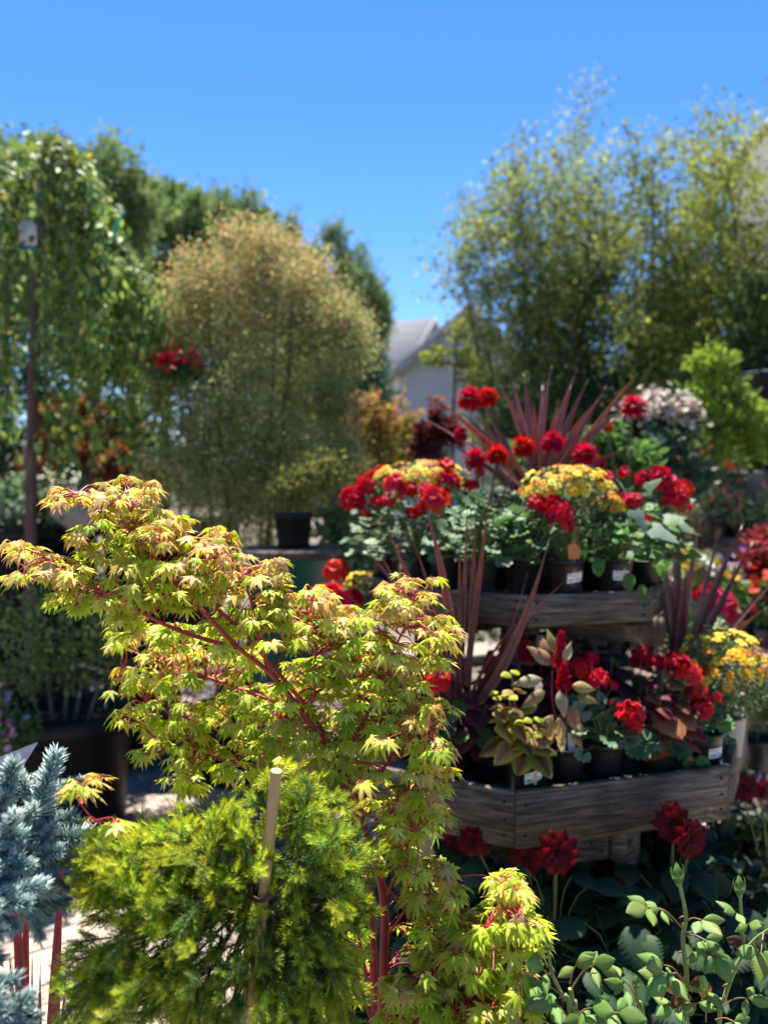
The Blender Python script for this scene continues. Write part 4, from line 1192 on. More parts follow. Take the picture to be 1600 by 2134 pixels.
def leaf_mound(r, meshes, n, R, H, z0, size, rng, stemcol=(0.12, 0.2, 0.06), droop=0.3, lo=-0.1, face=True, cx=0, cy=0, up=0.7, name='leaf', stems=True):
    up *= .75
    A = Acc(); items = []
    for i in range(n):
        a_ = rng.uniform(0, 2 * math.pi)
        if face and math.sin(a_) > 0.35 and rng.random() < .55: a_ = -a_
        e = rng.uniform(lo, 1) ** 1.0 * math.pi / 2 if rng.random() > .0 else 0
        k = rng.uniform(.6, 1.0)
        d = Vector((math.cos(a_) * math.cos(e), math.sin(a_) * math.cos(e), math.sin(e)))
        p = Vector((cx + d.x * R * k, cy + d.y * R * k, z0 + H * (0.18 + .82 * max(-.3, math.sin(e))) * k))
        D = Vector((d.x, d.y, d.z * .3 - droop * rng.uniform(.3, 1.4)))
        N = Vector((d.x * .8, d.y * .8 - .3, up + rng.uniform(-.2, .3))) + Vector((rng.gauss(0, .25), rng.gauss(0, .25), 0))
        s = size * rng.uniform(.7, 1.2)
        items.append((frame(p, D, N, s), rng.randrange(99)))
        if stems:
            tube(A, curve_pts([(cx * .5, cy * .5, z0 * .9), (cx + d.x * R * k * .4, cy + d.y * R * k * .4, z0 + (p.z - z0) * .75), p], 3), .0018, .0011, stemcol, seg=4, cap=False)
    put_leaves(r, meshes, items, name)
    if stems: A.build('stems', [M_STEM], r)


T_PETAL = t_ovate(w=0.42, n=4, fold=-0.12, bend=0.25, peak=0.62, tipw=0.12)
T_DPET = t_ovate(w=0.22, n=4, fold=-0.2, bend=0.2, peak=0.55)
PET_R = [tmesh('petal', T_PETAL, c, tuple(x * .8 for x in c), M_PETAL) for c in ((0.62, 0.006, 0.022), (0.52, 0.004, 0.02), (0.70, 0.012, 0.04))]


def floret_mesh(col, seed):
    rng = random.Random(seed); A = Acc()
    Ms = [frame((0, 0, 0), (math.cos(t), math.sin(t), .35 + rng.uniform(-.15, .25)), (0, 0, 1), rng.uniform(.85, 1.1)) for t in [k * 2 * math.pi / 5 + rng.uniform(-.15, .15) for k in range(5)]]
    inst(A, T_PETAL, [m[:3] for m in Ms], col, tuple(x * .85 for x in col))
    return A.mesh('floret', [M_PETAL])


FLOR = [floret_mesh(c, i) for i, c in enumerate(((0.62, 0.006, 0.022), (0.50, 0.004, 0.018), (0.70, 0.012, 0.04), (0.60, 0.03, 0.02), (0.42, 0.004, 0.02), (0.66, 0.008, 0.05)))]
FLOR_P = [floret_mesh(c, i + 9) for i, c in enumerate(((0.66, 0.03, 0.12), (0.6, 0.02, 0.08)))]


def umbel(r, p, R, n, rng, s=0.021, meshes=None, base=None, stemcol=(0.14, 0.20, 0.08)):
    """geranium flower head: florets on a stalk; p local"""
    meshes = meshes or FLOR
    n = int(n * 1.5); R *= 1.08; s *= 1.08
    q_ = rng.randrange(len(meshes)); meshes = [meshes[q_], meshes[q_], meshes[rng.randrange(len(meshes))]]
    A = Acc()
    b = base or Vector((p.x * .25, p.y * .25, .10))
    tube(A, curve_pts([b, b.lerp(p, .5) + Vector((0, 0, (p - b).length * .08)), p], 4), .0022, .0016, stemcol, seg=5)
    h = A.build('flower_head', [M_STEM], r)
    for i in range(n):
        z = 1 - 1.35 * (i + .5) / n
        a_ = i * 2.4 + rng.uniform(-.3, .3)
        q = math.sqrt(max(0, 1 - z * z))
        R = R
        d = Vector((q * math.cos(a_), q * math.sin(a_), z))
        link('floret', meshes[rng.randrange(len(meshes))], h, frame(p + d * R * rng.uniform(.55, .98), d.orthogonal(), d, s * rng.uniform(.85, 1.15)))
    return h


def geranium(loc, label, heads, rng, n=24, R=.085, H=.09, size=.045, var=False, lab=None, tag_=None, hm=None, tilt=.15, cat='potted geranium', scale=1.0, kind=0):
    r = new_pot(loc, 'potted_geranium', label, cat, lab, tilt=tilt, scale=scale, kind=kind)
    L = Vector(loc)
    leaf_mound(r, GERV if var else GER, n, R, H, .10, size, rng, up=.8)
    for (px, py, c, hr, nf) in heads:
        umbel(r, at(px, py, c) - L, hr, nf, rng, s=hr * .75, meshes=hm)
    return r


def coleus(r, meshes, rng, stems, size=.05, z0=.10):
    """stems: list of local tip points; opposite pairs of leaves down each stem"""
    A = Acc(); items = []
    for tip in stems:
        tip = Vector(tip); b = Vector((tip.x * .2, tip.y * .2, z0))
        pts = curve_pts([b, b.lerp(tip, .5) + Vector((tip.x * .1, tip.y * .1, 0)), tip], 5)
        tube(A, pts, .003, .002, (0.14, 0.10, 0.05), seg=5)
        a0 = rng.uniform(0, 3)
        m = len(pts)
        for j in ((3, 6, 8, 10) if m == 11 else range(2, m)):
            f = j / (m - 1)
            s = size * 1.4 * (1.15 - .75 * max(0, f - .45) / .55) * rng.uniform(.85, 1.1)
            for side in (0, math.pi):
                th = a0 + j * math.pi / 2 + side + rng.uniform(-.2, .2)
                d = Vector((math.cos(th), math.sin(th) - .15, .75 * f - .55 + rng.uniform(-.15, .1)))
                items.append((frame(pts[j] + d * .006, d, (d.x * .5 + rng.gauss(0, .2), d.y * .5 - .45, .9), s), (2 if f > .9 else rng.choice([0, 1, 3, 4]))))
    put_leaves(r, meshes, items)
    A.build('stems', [M_STEM], r)


def celosia_plume(r, p, h, rad, rng, col=(0.52, 0.004, 0.022)):
    A = Acc()
    n = 260
    k = np.arange(n)
    nr = np.random.default_rng(rng.randrange(9999))
    z = nr.random(n)
    th = k * 2.39996
    rr = rad * (1 - z) ** .7 * (.55 + .45 * nr.random(n))
    P = np.stack([p.x + rr * np.cos(th), p.y + rr * np.sin(th), p.z - h * .5 + z * h], 1)
    D = np.stack([np.cos(th), np.sin(th), .9 + z], 1) + nr.normal(size=(n, 3)) * .25
    N = nr.normal(size=(n, 3))
    inst(A, T_SMALL, frames_np(P, D, N, .008 + .005 * nr.random(n)), np.array(col) * (.7 + .6 * nr.random((n, 1))))
    lathe(A, [(rad * .3, 0), (rad * .75, h * .2), (rad * .55, h * .6), (.001, h * .98)], (col[0] * .6, col[1], col[2] * .6), seg=10, o=(p.x, p.y, p.z - h * .5))
    A.build('flower_plume', [M_PETAL], r)


def bidens(loc, label, centre, rad, rng, nfl=40, cols=None, nleaf=1400, grow=1.0, lab=None, fs=.015, potmat=None, tagm=None):
    """fine-leaved mound covered in small yellow and orange daisies"""
    r = new_pot(loc, 'potted_bidens', label, 'potted flowers', lab, potmat=potmat)
    L = Vector(loc); c = Vector(centre) - L
    nr = np.random.default_rng(rng.randrange(9999))
    A = Acc()
    for i in range(46):
        u = Vector((rng.gauss(0, 1), rng.gauss(0, 1), abs(rng.gauss(0, 1)) - .2)).normalized()
        e = c + Vector((u.x * rad[0], u.y * rad[1], u.z * rad[2])) * .9
        tube(A, curve_pts([(e.x * .1, e.y * .1, .10), (e.x * .6 + c.x * .1, e.y * .6, (e.z + .1) * .5), e], 4), .0013, .0007, (0.12, 0.14, 0.05), seg=3, cap=False)
    A.build('stems', [M_STEM], r)
    u = nr.normal(size=(nleaf, 3)); u /= np.linalg.norm(u, axis=1, keepdims=True)
    k = (.35 + .65 * nr.random(nleaf)) ** .6
    P = np.array(c) + u * np.array(rad) * k[:, None]
    P[:, 2] = np.maximum(P[:, 2], .10)
    pal = np.array([(0.10, 0.17, 0.06), (0.16, 0.24, 0.09), (0.08, 0.13, 0.05), (0.26, 0.32, 0.18)])
    A = Acc(); inst(A, T_SMALL, frames_np(P, u + nr.normal(size=u.shape), nr.normal(size=u.shape) + np.array([0, 0, .8]), .008 + .01 * nr.random(nleaf)), pal[nr.integers(0, 4, nleaf)])
    A.build('foliage', [M_LEAF], r)['kind'] = 'stuff'
    cols = cols or [((0.75, 0.42, 0.01), (0.8, 0.62, 0.03)), ((0.6, 0.17, 0.01), (0.78, 0.45, 0.02)), ((0.8, 0.66, 0.05), (0.82, 0.76, 0.14))]
    key = 'bid' + str(cols[0])
    if key not in _var:
        ms = []
        for s, (c0, c1) in enumerate(cols):
            q = random.Random(s); B = Acc()
            Ms = [frame((0, 0, 0), (math.cos(t), math.sin(t), .12), (0, 0, 1), 1) for t in [j * 2 * math.pi / 5 for j in range(5)]]
            inst(B, T_PETAL, [m[:3] for m in Ms], c0, c1)
            lathe(B, [(.001, .14), (.12, .10), (.18, 0)], (0.30, 0.13, 0.01), seg=8)
            ms.append(B.mesh('flower', [M_PETAL]))
        _var[key] = ms
    for i in range(nfl):
        v = Vector((rng.gauss(0, 1), rng.gauss(-.5, 1), abs(rng.gauss(.6, .8)))).normalized()
        p = c + Vector((v.x * rad[0], v.y * rad[1], v.z * rad[2])) * rng.uniform(.92, 1.12)
        n = (v + Vector((0, -.25, .5))).normalized()
        link('flower', _var[key][rng.choice([0, 0, 1, 2, 2]) % len(_var[key])], r, frame(p, n.orthogonal(), n, fs * rng.uniform(.8, 1.25)))
    return r


def dahlia_ball(r, p, R, rng, col=(0.50, 0.004, 0.03), n=90, stem=True, base=None):
    R *= 1.1
    A = Acc()
    k = np.arange(n)
    z = 1 - 1.7 * (k + .5) / n
    th = k * 2.39996
    q = np.sqrt(np.maximum(0, 1 - z * z))
    Dn = np.stack([q * np.cos(th), q * np.sin(th), z], 1)
    nr = np.random.default_rng(rng.randrange(9999))
    D = Dn * .9 + nr.normal(size=Dn.shape) * .12 + np.array([0, 0, -.12])
    N = np.cross(np.cross(Dn, np.array([0, 0, 1.0]) + 1e-3), Dn) + Dn * .5
    inst(A, T_DPET, frames_np(np.array(p) + Dn * R * .25, D, N, R * .78 * (.9 + .25 * nr.random(n))), np.array(col) * (.75 + .5 * nr.random((n, 1))), np.array(col) * 1.15)
    f = A.build('flower', [M_PETAL], r)
    if stem:
        S = Acc(); b = base or Vector((p.x * .3, p.y * .3, .1))
        tube(S, curve_pts([b, b.lerp(p, .55) + Vector((0, 0, .02)), p], 4), .003, .0024, (0.10, 0.13, 0.05), seg=5)
        S.build('stem', [M_STEM], f)
    return f


DP = [tmesh('petal', t_ovate(w=.27, n=5, fold=-.25, bend=.18, peak=.6, seed=2), c, c2, M_PETAL) for c, c2 in (((0.06, 0.001, 0.004), (0.14, 0.002, 0.008)), ((0.08, 0.002, 0.005), (0.18, 0.002, 0.010)), ((0.12, 0.002, 0.008), (0.24, 0.004, 0.016)))]  # deep red petals, darkened further to stand for shade on the low flowers


def dahlia_open(r, p, R0, face, rng, layers=((10, .98, .06), (8, .74, .3), (6, .45, .7)), base=None, petals=None):
    """open dahlia: rings of pointed petals as parts of the flower"""
    R = R0 * .86
    face = Vector(face).normalized(); e1 = face.orthogonal().normalized(); e2 = face.cross(e1)
    A = Acc()
    b = base or Vector((p.x * .3, p.y * .3, .1))
    tube(A, curve_pts([b, b.lerp(p, .6) + Vector((0, .01, .0)), p - face * .012], 5), .0034, .003, (0.13, 0.12, 0.05), seg=6)
    h = A.build('flower', [M_STEM], r)
    C = Acc(); lathe(C, [(.001, .010), (R * .16, .006), (R * .2, -.006), (R * .08, -.018)], (0.05, 0.004, 0.004), seg=12)
    link('flower_centre', C.mesh('flower_centre', [M_PETAL]), h, frame(p, e1, face, 1))
    for n, L_, lift in layers:
        o = rng.uniform(0, 1)
        for i in range(n):
            t = (i + o) * 2 * math.pi / n + rng.uniform(-.08, .08)
            d = e1 * math.cos(t) + e2 * math.sin(t)
            link('petal', (petals or DP)[rng.randrange(3)], h, frame(p + d * R * .08, d + face * (lift + rng.uniform(-.1, .1)), face, R * L_ * rng.uniform(.9, 1.08)))
    return h


def strap(p0, p1, w, sag, rng, twist=0.3, c0=(0.12, 0.03, 0.035), c1=(0.17, 0.06, 0.05), seg=14):
    """sword leaf from p0 to p1: narrow base, widest past the middle, folded along the midrib"""
    p0, p1 = Vector(p0), Vector(p1)
    d = p1 - p0; L = d.length
    side = d.cross(Vector((0, -1, .2))).normalized()
    side = (side * math.cos(twist) + d.normalized().cross(side) * math.sin(twist))
    out = Vector((d.x, d.y, 0)); out = out.normalized() if out.length > 1e-4 else Vector((0, 0, 0))
    V, C, t = [], [], []
    for i in range(seg + 1):
        f = i / seg
        c = p0 + d * f + out * (-sag * L * (f - f * f) * .8) + Vector((0, 0, sag * L * (f - f * f) * 2.2))
        ww = w * (0.45 + .55 * math.sin(math.pi * min(1, f * .9 + .1))) * (1 - f ** 3.2)
        nrm = side.cross(d).normalized()
        for s, lift, tt in ((-1, .22, 1), (-.5, .08, .3), (0, 0, 0), (.5, .08, .3), (1, .22, 1)):
            V.append((c + side * (ww * s) + nrm * (ww * lift))[:]); t.append(tt)
    F = [(i * 5 + j, i * 5 + j + 1, i * 5 + j + 6, i * 5 + j + 5) for i in range(seg) for j in range(4)]
    t = np.array(t)[:, None]
    k = rng.uniform(.75, 1.25)
    return np.array(V), F, (np.array(c0) * (1 - t) + np.array(c1) * t) * k


def cordyline(loc, label, base, tips, rng, w=.016, extra=0, R=.35, up=.9, pot=True, H=.5, c0=(0.085, 0.02, 0.026), c1=(0.17, 0.065, 0.06)):
    r = new_pot(loc, 'potted_cordyline', label, 'cordyline') if pot else empty('cordyline', loc, label, 'cordyline')
    L = Vector(loc); b = Vector(base)
    A = Acc(); tube(A, [Vector((b.x - L.x, b.y - L.y, .09)), b - L], .012, .012, (0.08, 0.05, 0.04), seg=8); A.build('stem', [M_STEM], r)
    for it in tips:
        p = at(*it[:3]); wk = it[3] if len(it) > 3 else 1.0
        o = Vector((rng.gauss(0, .006), rng.gauss(0, .006), rng.uniform(-.02, .02)))
        V, F, C = strap(b + o, p, w * wk, it[4] if len(it) > 4 else rng.uniform(.0, .13), rng, rng.uniform(-.7, .7), c0, c1)
        A = Acc(); A.add(V - np.array(L), F, C); A.build('blade', [M_STRAP], r)
    for i in range(extra):
        a_ = rng.uniform(0, 6.28); e = rng.uniform(.5, 1.5) * up
        d = Vector((math.cos(a_) * math.cos(min(e, 1.5)), math.sin(a_) * math.cos(min(e, 1.5)), math.sin(min(e, 1.5))))
        V, F, C = strap(b, b + d * rng.uniform(.6, 1) * H, w * rng.uniform(.6, 1), rng.uniform(-.04, .08), rng, rng.uniform(-.9, .9), c0, c1)
        A = Acc(); A.add(V - np.array(L), F, C); A.build('blade', [M_STRAP], r)
    return r


# ------------------------------------------------------------------ lower tier, front row
rng = random.Random(77)
D1, D2, D3 = Z1, Z2, Z3
PA = px_at_z(936, 2.15, D1); PB = px_at_z(1020, 2.17, D1); PC = px_at_z(1095, 2.045, D1); PD = px_at_z(1176, 2.10, D1)
PE = px_at_z(1256, 2.13, D1); PF = px_at_z(1366, 2.17, D1); PG = px_at_z(1462, 2.215, D1); PH = px_at_z(1512, 2.36, D1)
geranium(PA, 'red geranium in a black pot nearest the maple on the lower tier', [(908, 1420, 2.12, .030, 12)], rng, n=18, R=.07, H=.10, size=.05)
r = new_pot(PB, 'potted_coleus', 'dark purple coleus in a black pot behind the yellow coleus', 'potted coleus')
coleus(r, COL3, rng, [(at(965, 1430, 2.15) - PB), (at(1010, 1470, 2.14) - PB), (at(960, 1500, 2.10) - PB), (at(1040, 1460, 2.2) - PB)], size=.060)
r = new_pot(PC, 'potted_coleus', 'yellow-green coleus with maroon centres in a pot with a barcode sticker', 'potted coleus', pot_label_az=.25, tilt=.28)
coleus(r, COL1, rng, [(at(1066, 1405, 2.04) - PC), (at(1060, 1450, 1.99) - PC), (at(1110, 1500, 1.99) - PC), (at(1075, 1500, 2.0) - PC), (at(1100, 1530, 1.985) - PC), (at(1030, 1450, 2.03) - PC)], size=.052)
plant_tag(r, .016, -.043, .088, .030, .028, -.25, -.35, M_TAN)
# celosia with cream leaves
r = new_pot(PD, 'potted_celosia', 'celosia with cream leaves and two red plumes in a black pot', 'potted celosia')
A = Acc(); items = []
for (px, py, c, s, dx, dy_, dz) in ((1150, 1385, 2.1, .06, -.8, -.3, .9), (1130, 1415, 2.06, .065, -1, -.4, .05), (1135, 1440, 2.04, .06, -.9, -.5, -.35), (1190, 1430, 2.06, .05, .9, -.3, .1), (1200, 1450, 2.05, .05, 1, -.3, -.1),
                               (1180, 1470, 2.03, .055, .5, -.4, -.6), (1150, 1490, 2.03, .05, -.4, -.5, -.5), (1140, 1500, 2.02, .072, -.05, -.35, -1), (1163, 1495, 2.02, .062, .12, -.4, -1), (1168, 1525, 2.03, .045, .1, -.4, -1),
                               (1155, 1360, 2.1, .05, -.2, 0, 1), (1145, 1370, 2.12, .055, -.35, .1, 1), (1175, 1380, 2.08, .045, .3, -.2, 1), (1165, 1440, 2.04, .05, .1, -.6, -.5), (1200, 1410, 2.12, .05, .7, .1, .5), (1180, 1500, 2.06, .05, .9, -.2, -.3), (1120, 1470, 2.08, .05, -.9, 0, -.2), (1190, 1530, 2.06, .04, .8, -.3, -.7)):
    items.append((frame(at(px, py, c) - PD, (dx, dy_, dz), (0, -.9, .6), s * 1.15), rng.randrange(8)))
put_leaves(r, CEL, items)
for (px, py, c) in ((1165, 1380, 2.11), (1180, 1420, 2.09), (1150, 1400, 2.1), (1160, 1330, 2.1)):
    tube(A, curve_pts([(0, 0, .1), (at(px, py + 60, c) - PD) * .95, at(px, py, c) - PD], 4), .0028, .0018, (0.35, 0.05, 0.06), seg=5)
A.build('stems', [M_STEM], r)
celosia_plume(r, at(1168, 1355, 2.1) - PD, .088, .017, rng)
celosia_plume(r, at(1174, 1412, 2.06) - PD, .062, .019, rng, (0.45, 0.004, 0.02))
plant_tag(r, .012, -.02, .10, .018, .045, -.1, -.15, M_PAPER, pointed=False)
geranium(PE, 'geranium with pale-edged leaves and red flowers in front of the maroon coleus', [(1213, 1395, 2.12, .022, 7), (1245, 1415, 2.10, .024, 7), (1312, 1490, 2.06, .028, 8), (1322, 1515, 2.05, .020, 5), (1272, 1462, 2.08, .007, 2)], rng, n=46, R=.105, H=.12, size=.044, var=True)
r = new_pot(PF, 'potted_coleus', 'maroon coleus with orange-edged leaves between two red geraniums', 'potted coleus')
coleus(r, COL2, rng, [(at(1380, 1395, 2.15) - PF), (at(1345, 1420, 2.15) - PF), (at(1420, 1440, 2.14) - PF), (at(1375, 1450, 2.1) - PF), (at(1330, 1450, 2.2) - PF), (at(1430, 1480, 2.12) - PF), (at(1400, 1490, 2.1) - PF), (at(1290, 1440, 2.2) - PF)], size=.058)
leaf_mound(r, GERV, 8, .045, .05, .10, .05, rng, cx=-.01, cy=-.05)
r = geranium(PG, 'bright red geranium with light green leaves at the right end of the lower tier', [(1410, 1392, 2.17, .028, 9), (1436, 1405, 2.16, .027, 8), (1450, 1448, 2.15, .024, 7), (1460, 1478, 2.13, .026, 8), (1492, 1455, 2.2, .014, 4)], rng, n=22, R=.07, H=.075, size=.042, lab=.45, tilt=.05, kind=2)
for (x, y, z, dx, dz, s) in ((-.048, -.062, .045, .35, -.55, .062), (-.025, -.066, .04, .75, -.35, .055)):
    link('leaf', IVY[2], r, frame((x - .02, y, z + .02), (dx, -.1, dz), (0, -1, .5), s))
bidens(PH, 'spreading yellow and orange bidens in a grey pot at the corner of the lower tier', at(1500, 1410, 2.34), (.135, .12, .13), rng, nfl=80, nleaf=2200, potmat=M_GREYPOT)
# lower tier, second row and behind
q = px_at_z(1030, 2.36, D1); r = new_pot(q, 'potted_celosia', 'dark leaved celosia with short red plumes behind the purple coleus', 'potted celosia')
coleus(r, COL3, rng, [(at(1020, 1400, 2.3) - q), (at(1050, 1420, 2.35) - q), (at(1080, 1390, 2.35) - q)], size=.06)
celosia_plume(r, at(1021, 1380, 2.28) - q, .05, .022, rng); celosia_plume(r, at(1045, 1370, 2.28) - q, .055, .015, rng); celosia_plume(r, at(1092, 1352, 2.3) - q, .07, .016, rng)
q = px_at_z(1150, 2.40, D1); r = new_pot(q, 'potted_coleus', 'large leaved burgundy coleus in shade behind the celosia plumes', 'potted coleus')
coleus(r, COL3, rng, [(at(1120, 1330, 2.35) - q), (at(1200, 1340, 2.35) - q), (at(1150, 1320, 2.4) - q), (at(1220, 1370, 2.3) - q)], size=.08)
q = px_at_z(1262, 2.36, D1); r = new_pot(q, 'potted_coleus', 'burgundy coleus in shade behind the pale-edged geranium', 'potted coleus')
coleus(r, COL3, rng, [(at(1240, 1350, 2.35) - q), (at(1275, 1370, 2.3) - q), (at(1225, 1390, 2.3) - q), (at(1290, 1400, 2.33) - q)], size=.075)
q = px_at_z(1330, 2.40, D1)
geranium(q, 'deep red geranium in shade behind the maroon coleus', [(1335, 1372, 2.36, .028, 9), (1365, 1385, 2.36, .024, 7)], rng, n=22, R=.09, H=.09, size=.045)
q = px_at_z(870, 2.30, D1); r = new_pot(q, 'potted_coleus', 'plum coloured coleus on the lower tier glimpsed through the maple leaves', 'potted coleus')
coleus(r, COL3, rng, [(at(850, 1380, 2.28) - q), (at(900, 1400, 2.3) - q), (at(800, 1370, 2.3) - q)], size=.06)
q = px_at_z(800, 2.45, D1)
geranium(q, 'red geranium on the lower tier mostly hidden by maple leaves', [(640, 1270, 2.5, .03, 11), (690, 1240, 2.5, .03, 11), (760, 1390, 2.35, .03, 11), (600, 1500, 2.3, .03, 10)], rng, n=22, R=.10, H=.12, size=.045)
q = px_at_z(745, 2.6, D1)
geranium(q, 'red geranium overhanging the left corner of the lower tier', [(700, 1192, 2.62, .032, 12), (735, 1250, 2.6, .03, 12)], rng, n=26, R=.12, H=.2, size=.045)
bidens(px_at_z(775, 2.75, D1), 'yellow bidens on the lower tier behind the maple tip', at(760, 1230, 2.72), (.07, .07, .06), rng, nfl=18, nleaf=700)
geranium(px_at_z(1470, 2.7, D1), 'scarlet geranium with pale leaves at the back corner of the lower tier', [(1478, 1240, 2.62, .030, 12), (1505, 1262, 2.6, .034, 13), (1530, 1290, 2.6, .02, 6), (1440, 1240, 2.65, .012, 4)], rng, n=40, R=.12, H=.24, size=.04, var=True, hm=FLOR_P + FLOR)
for i, (px, c, lab) in enumerate(((1400, 2.62, 'small-leaved green plant in shade between the cordyline and the posts'), (1230, 2.66, 'leafy green plant in shade under the upper tier'), (1080, 2.62, 'green plant in shade under the joint of the upper tier'))):
    q = px_at_z(px, c, D1); r = new_pot(q, 'potted_foliage', lab, 'potted plant')
    leaf_mound(r, IVY, 34, .09, .20, .10, .03, rng)
# cordylines
CB = px_at_z(962, 2.24, D1)
cordyline(CB, 'purple cordyline with long sword leaves rising in front of the upper tier', CB + Vector((0, 0, .13)),
          [(795, 1078, 2.12, 1.0), (775, 1125, 2.1, .8), (855, 1110, 2.14, .75), (886, 1058, 2.08, 1.35), (957, 1095, 2.14, .7), (975, 1030, 2.12, .9), (992, 1050, 2.14, .9), (1022, 1010, 2.1, .9),
           (1145, 1118, 2.05, 1.5, -.16), (1100, 1190, 2.15, .8, -.12), (1120, 1240, 2.2, .5), (1190, 1200, 2.1, .45), (1000, 1180, 2.3, 1.0), (850, 1190, 2.2, .8), (732, 1115, 2.15, .8), (700, 1215, 2.2, .7), (1075, 1300, 2.1, .55)], random.Random(61), w=.0095)
CR = px_at_z(1405, 2.50, D1)
cordyline(CR, 'purple cordyline with stiff upright leaves beside the right end of the upper tier', CR + Vector((0, 0, .12)),
          [(1375, 1110, 2.5, .9), (1395, 1090, 2.5, .9), (1413, 1060, 2.45, .9), (1460, 1075, 2.5, 1.0), (1445, 1120, 2.55, .9), (1548, 1090, 2.5, 1.0), (1570, 1125, 2.45, .9), (1500, 1100, 2.6, .8), (1600, 1262, 2.3, .9, .05), (1620, 1200, 2.5, .7), (1430, 1180, 2.4, 1.1), (1380, 1180, 2.45, .9), (1350, 1150, 2.55, .8), (1590, 1330, 2.4, .7), (1480, 1200, 2.5, .8), (1400, 1200, 2.6, .9)],
          random.Random(62), w=.0145)
CT = px_at_z(1120, 2.72, D3)
cordyline(CT, 'fountain of purple cordyline leaves crowning the top of the stand', CT + Vector((0, 0, .10)),
          [(912, 835, 2.6, 1.0), (950, 850, 2.7, .9), (985, 860, 2.75, .8), (1040, 800, 2.7, .9), (1055, 760, 2.8, .8), (1068, 790, 2.7, .8), (1090, 775, 2.75, .9), (1110, 830, 2.6, .8), (1150, 760, 2.7, .7), (1165, 830, 2.6, .8), (1203, 765, 2.75, 1.1), (1190, 800, 2.65, .9),
           (1225, 790, 2.8, .9), (1265, 800, 2.75, .8), (1250, 830, 2.6, .9), (1330, 775, 2.75, .9), (1300, 850, 2.6, 1.0), (1320, 930, 2.5, .9), (1010, 900, 2.6, .8), (880, 870, 2.8, .7), (1130, 800, 2.9, .9), (1280, 870, 2.7, .9), (1000, 830, 2.85, .8), (930, 920, 2.7, .7), (1230, 880, 2.6, .8)],
          random.Random(63), w=.0155, c0=(0.11, 0.028, 0.034), c1=(0.21, 0.09, 0.08))

# ------------------------------------------------------------------ upper tier
rng = random.Random(88)
U = [px_at_z(1000, 2.37, D2), px_at_z(1086, 2.40, D2), px_at_z(1178, 2.33, D2), px_at_z(1280, 2.38, D2), px_at_z(1345, 2.50, D2), px_at_z(868, 2.55, D2), px_at_z(805, 2.72, D2), px_at_z(930, 2.47, D2)]
geranium(U[1], 'green leaved geranium in a black pot in the middle of the upper tier', [(1118, 1050, 2.33, .022, 8), (1148, 1052, 2.31, .026, 9), (1166, 1072, 2.28, .030, 12), (1183, 1095, 2.28, .016, 6)], rng, n=60, R=.13, H=.14, size=.045, hm=FLOR_P + FLOR)
r = bidens(U[2], 'yellow and orange bidens in a stickered black pot with an orange tag', at(1180, 1030, 2.40), (.13, .10, .085), rng, nfl=95, nleaf=1500, lab=.35, fs=.016)
M_ORTAG = noise_mat('orange_tag', (0.42, 0.11, 0.03), (0.55, 0.20, 0.05), scale=60, rough=0.5, bump=0.02)
plant_tag(r, .012, -.046, .118, .032, .045, -.1, -.05, M_ORTAG)
r = new_pot(U[3], 'potted_vine', 'trailing green vine in a black pot with a white sticker on the upper tier', 'potted vine', pot_label_az=.12, tilt=-.03, kind=3)
leaf_mound(r, IVY, 60, .13, .14, .10, .04, rng)
for (px, py, c, s, dx, dz, k) in ((1245, 1180, 2.27, .055, .1, -1, 3), (1310, 1210, 2.25, .055, 0, -1, 3), (1335, 1235, 2.27, .04, .2, -1, 3), (1378, 1190, 2.3, .05, .1, -1, 0), (1215, 1165, 2.3, .03, .2, -1, 1)):
    link('leaf', IVY[k], r, frame(at(px, py - 18, c) - U[3], (dx, -.15, dz), (0, -1, .4), s))
plant_tag(r, .014, -.045, .10, .034, .034, 0, -.1, M_TAN)
r = new_pot(U[4], 'potted_sweet_potato_vine', 'sweet potato vine with large grey-green pointed leaves at the right end of the upper tier', 'potted vine')
items = []
for (px, py, c, s, dx, dz, k) in ((1325, 1065, 2.3, .095, .35, -.75, 2), (1360, 1100, 2.25, .10, .9, -.45, 2), (1385, 1080, 2.35, .07, .9, .1, 1), (1330, 1130, 2.3, .06, -.5, -.8, 0), (1400, 1090, 2.4, .085, 1, -.3, 0), (1300, 1020, 2.4, .07, -.3, .4, 0), (1345, 1020, 2.45, .07, .5, .5, 1), (1310, 1080, 2.4, .06, -.6, -.3, 1), (1370, 1150, 2.35, .05, .3, -.8, 1), (1290, 1060, 2.42, .06, -.7, .1, 0), (1415, 1050, 2.5, .06, .7, .3, 0)):
    items.append((frame(at(px, py, c) - U[4], (dx, -.35, dz), (rng.gauss(0, .4), -.6, .8), s * .8), k))
put_leaves(r, SWP, items)
leaf_mound(r, IVY, 50, .14, .17, .10, .045, rng)
for (px, py, c, R_, n_) in ((1370, 1000, 2.5, .034, 12), (1407, 1038, 2.5, .032, 11), (1395, 1010, 2.52, .024, 8), (1425, 1055, 2.52, .02, 6), (1300, 1040, 2.45, .018, 5), (1320, 1045, 2.42, .022, 8), (1345, 1085, 2.4, .016, 5), (1260, 1000, 2.5, .012, 4)):
    umbel(r, at(px, py, c) - U[4], R_, n_, rng, s=R_ * .72)
r = geranium(U[0], 'dense geranium with dull green leaves above the joint of the upper tier', [(905, 1045, 2.38, .034, 12), (890, 1025, 2.42, .024, 8), (930, 975, 2.55, .024, 8), (945, 1000, 2.5, .016, 5)], rng, n=70, R=.15, H=.18, size=.042, var=True)
geranium(U[5], 'geranium with small pale-edged leaves behind the cordyline blades', [(850, 1022, 2.5, .026, 9), (822, 1008, 2.5, .026, 9), (880, 1062, 2.45, .02, 7), (858, 1072, 2.45, .018, 5), (920, 1000, 2.5, .02, 7)], rng, n=80, R=.15, H=.16, size=.036, var=True)
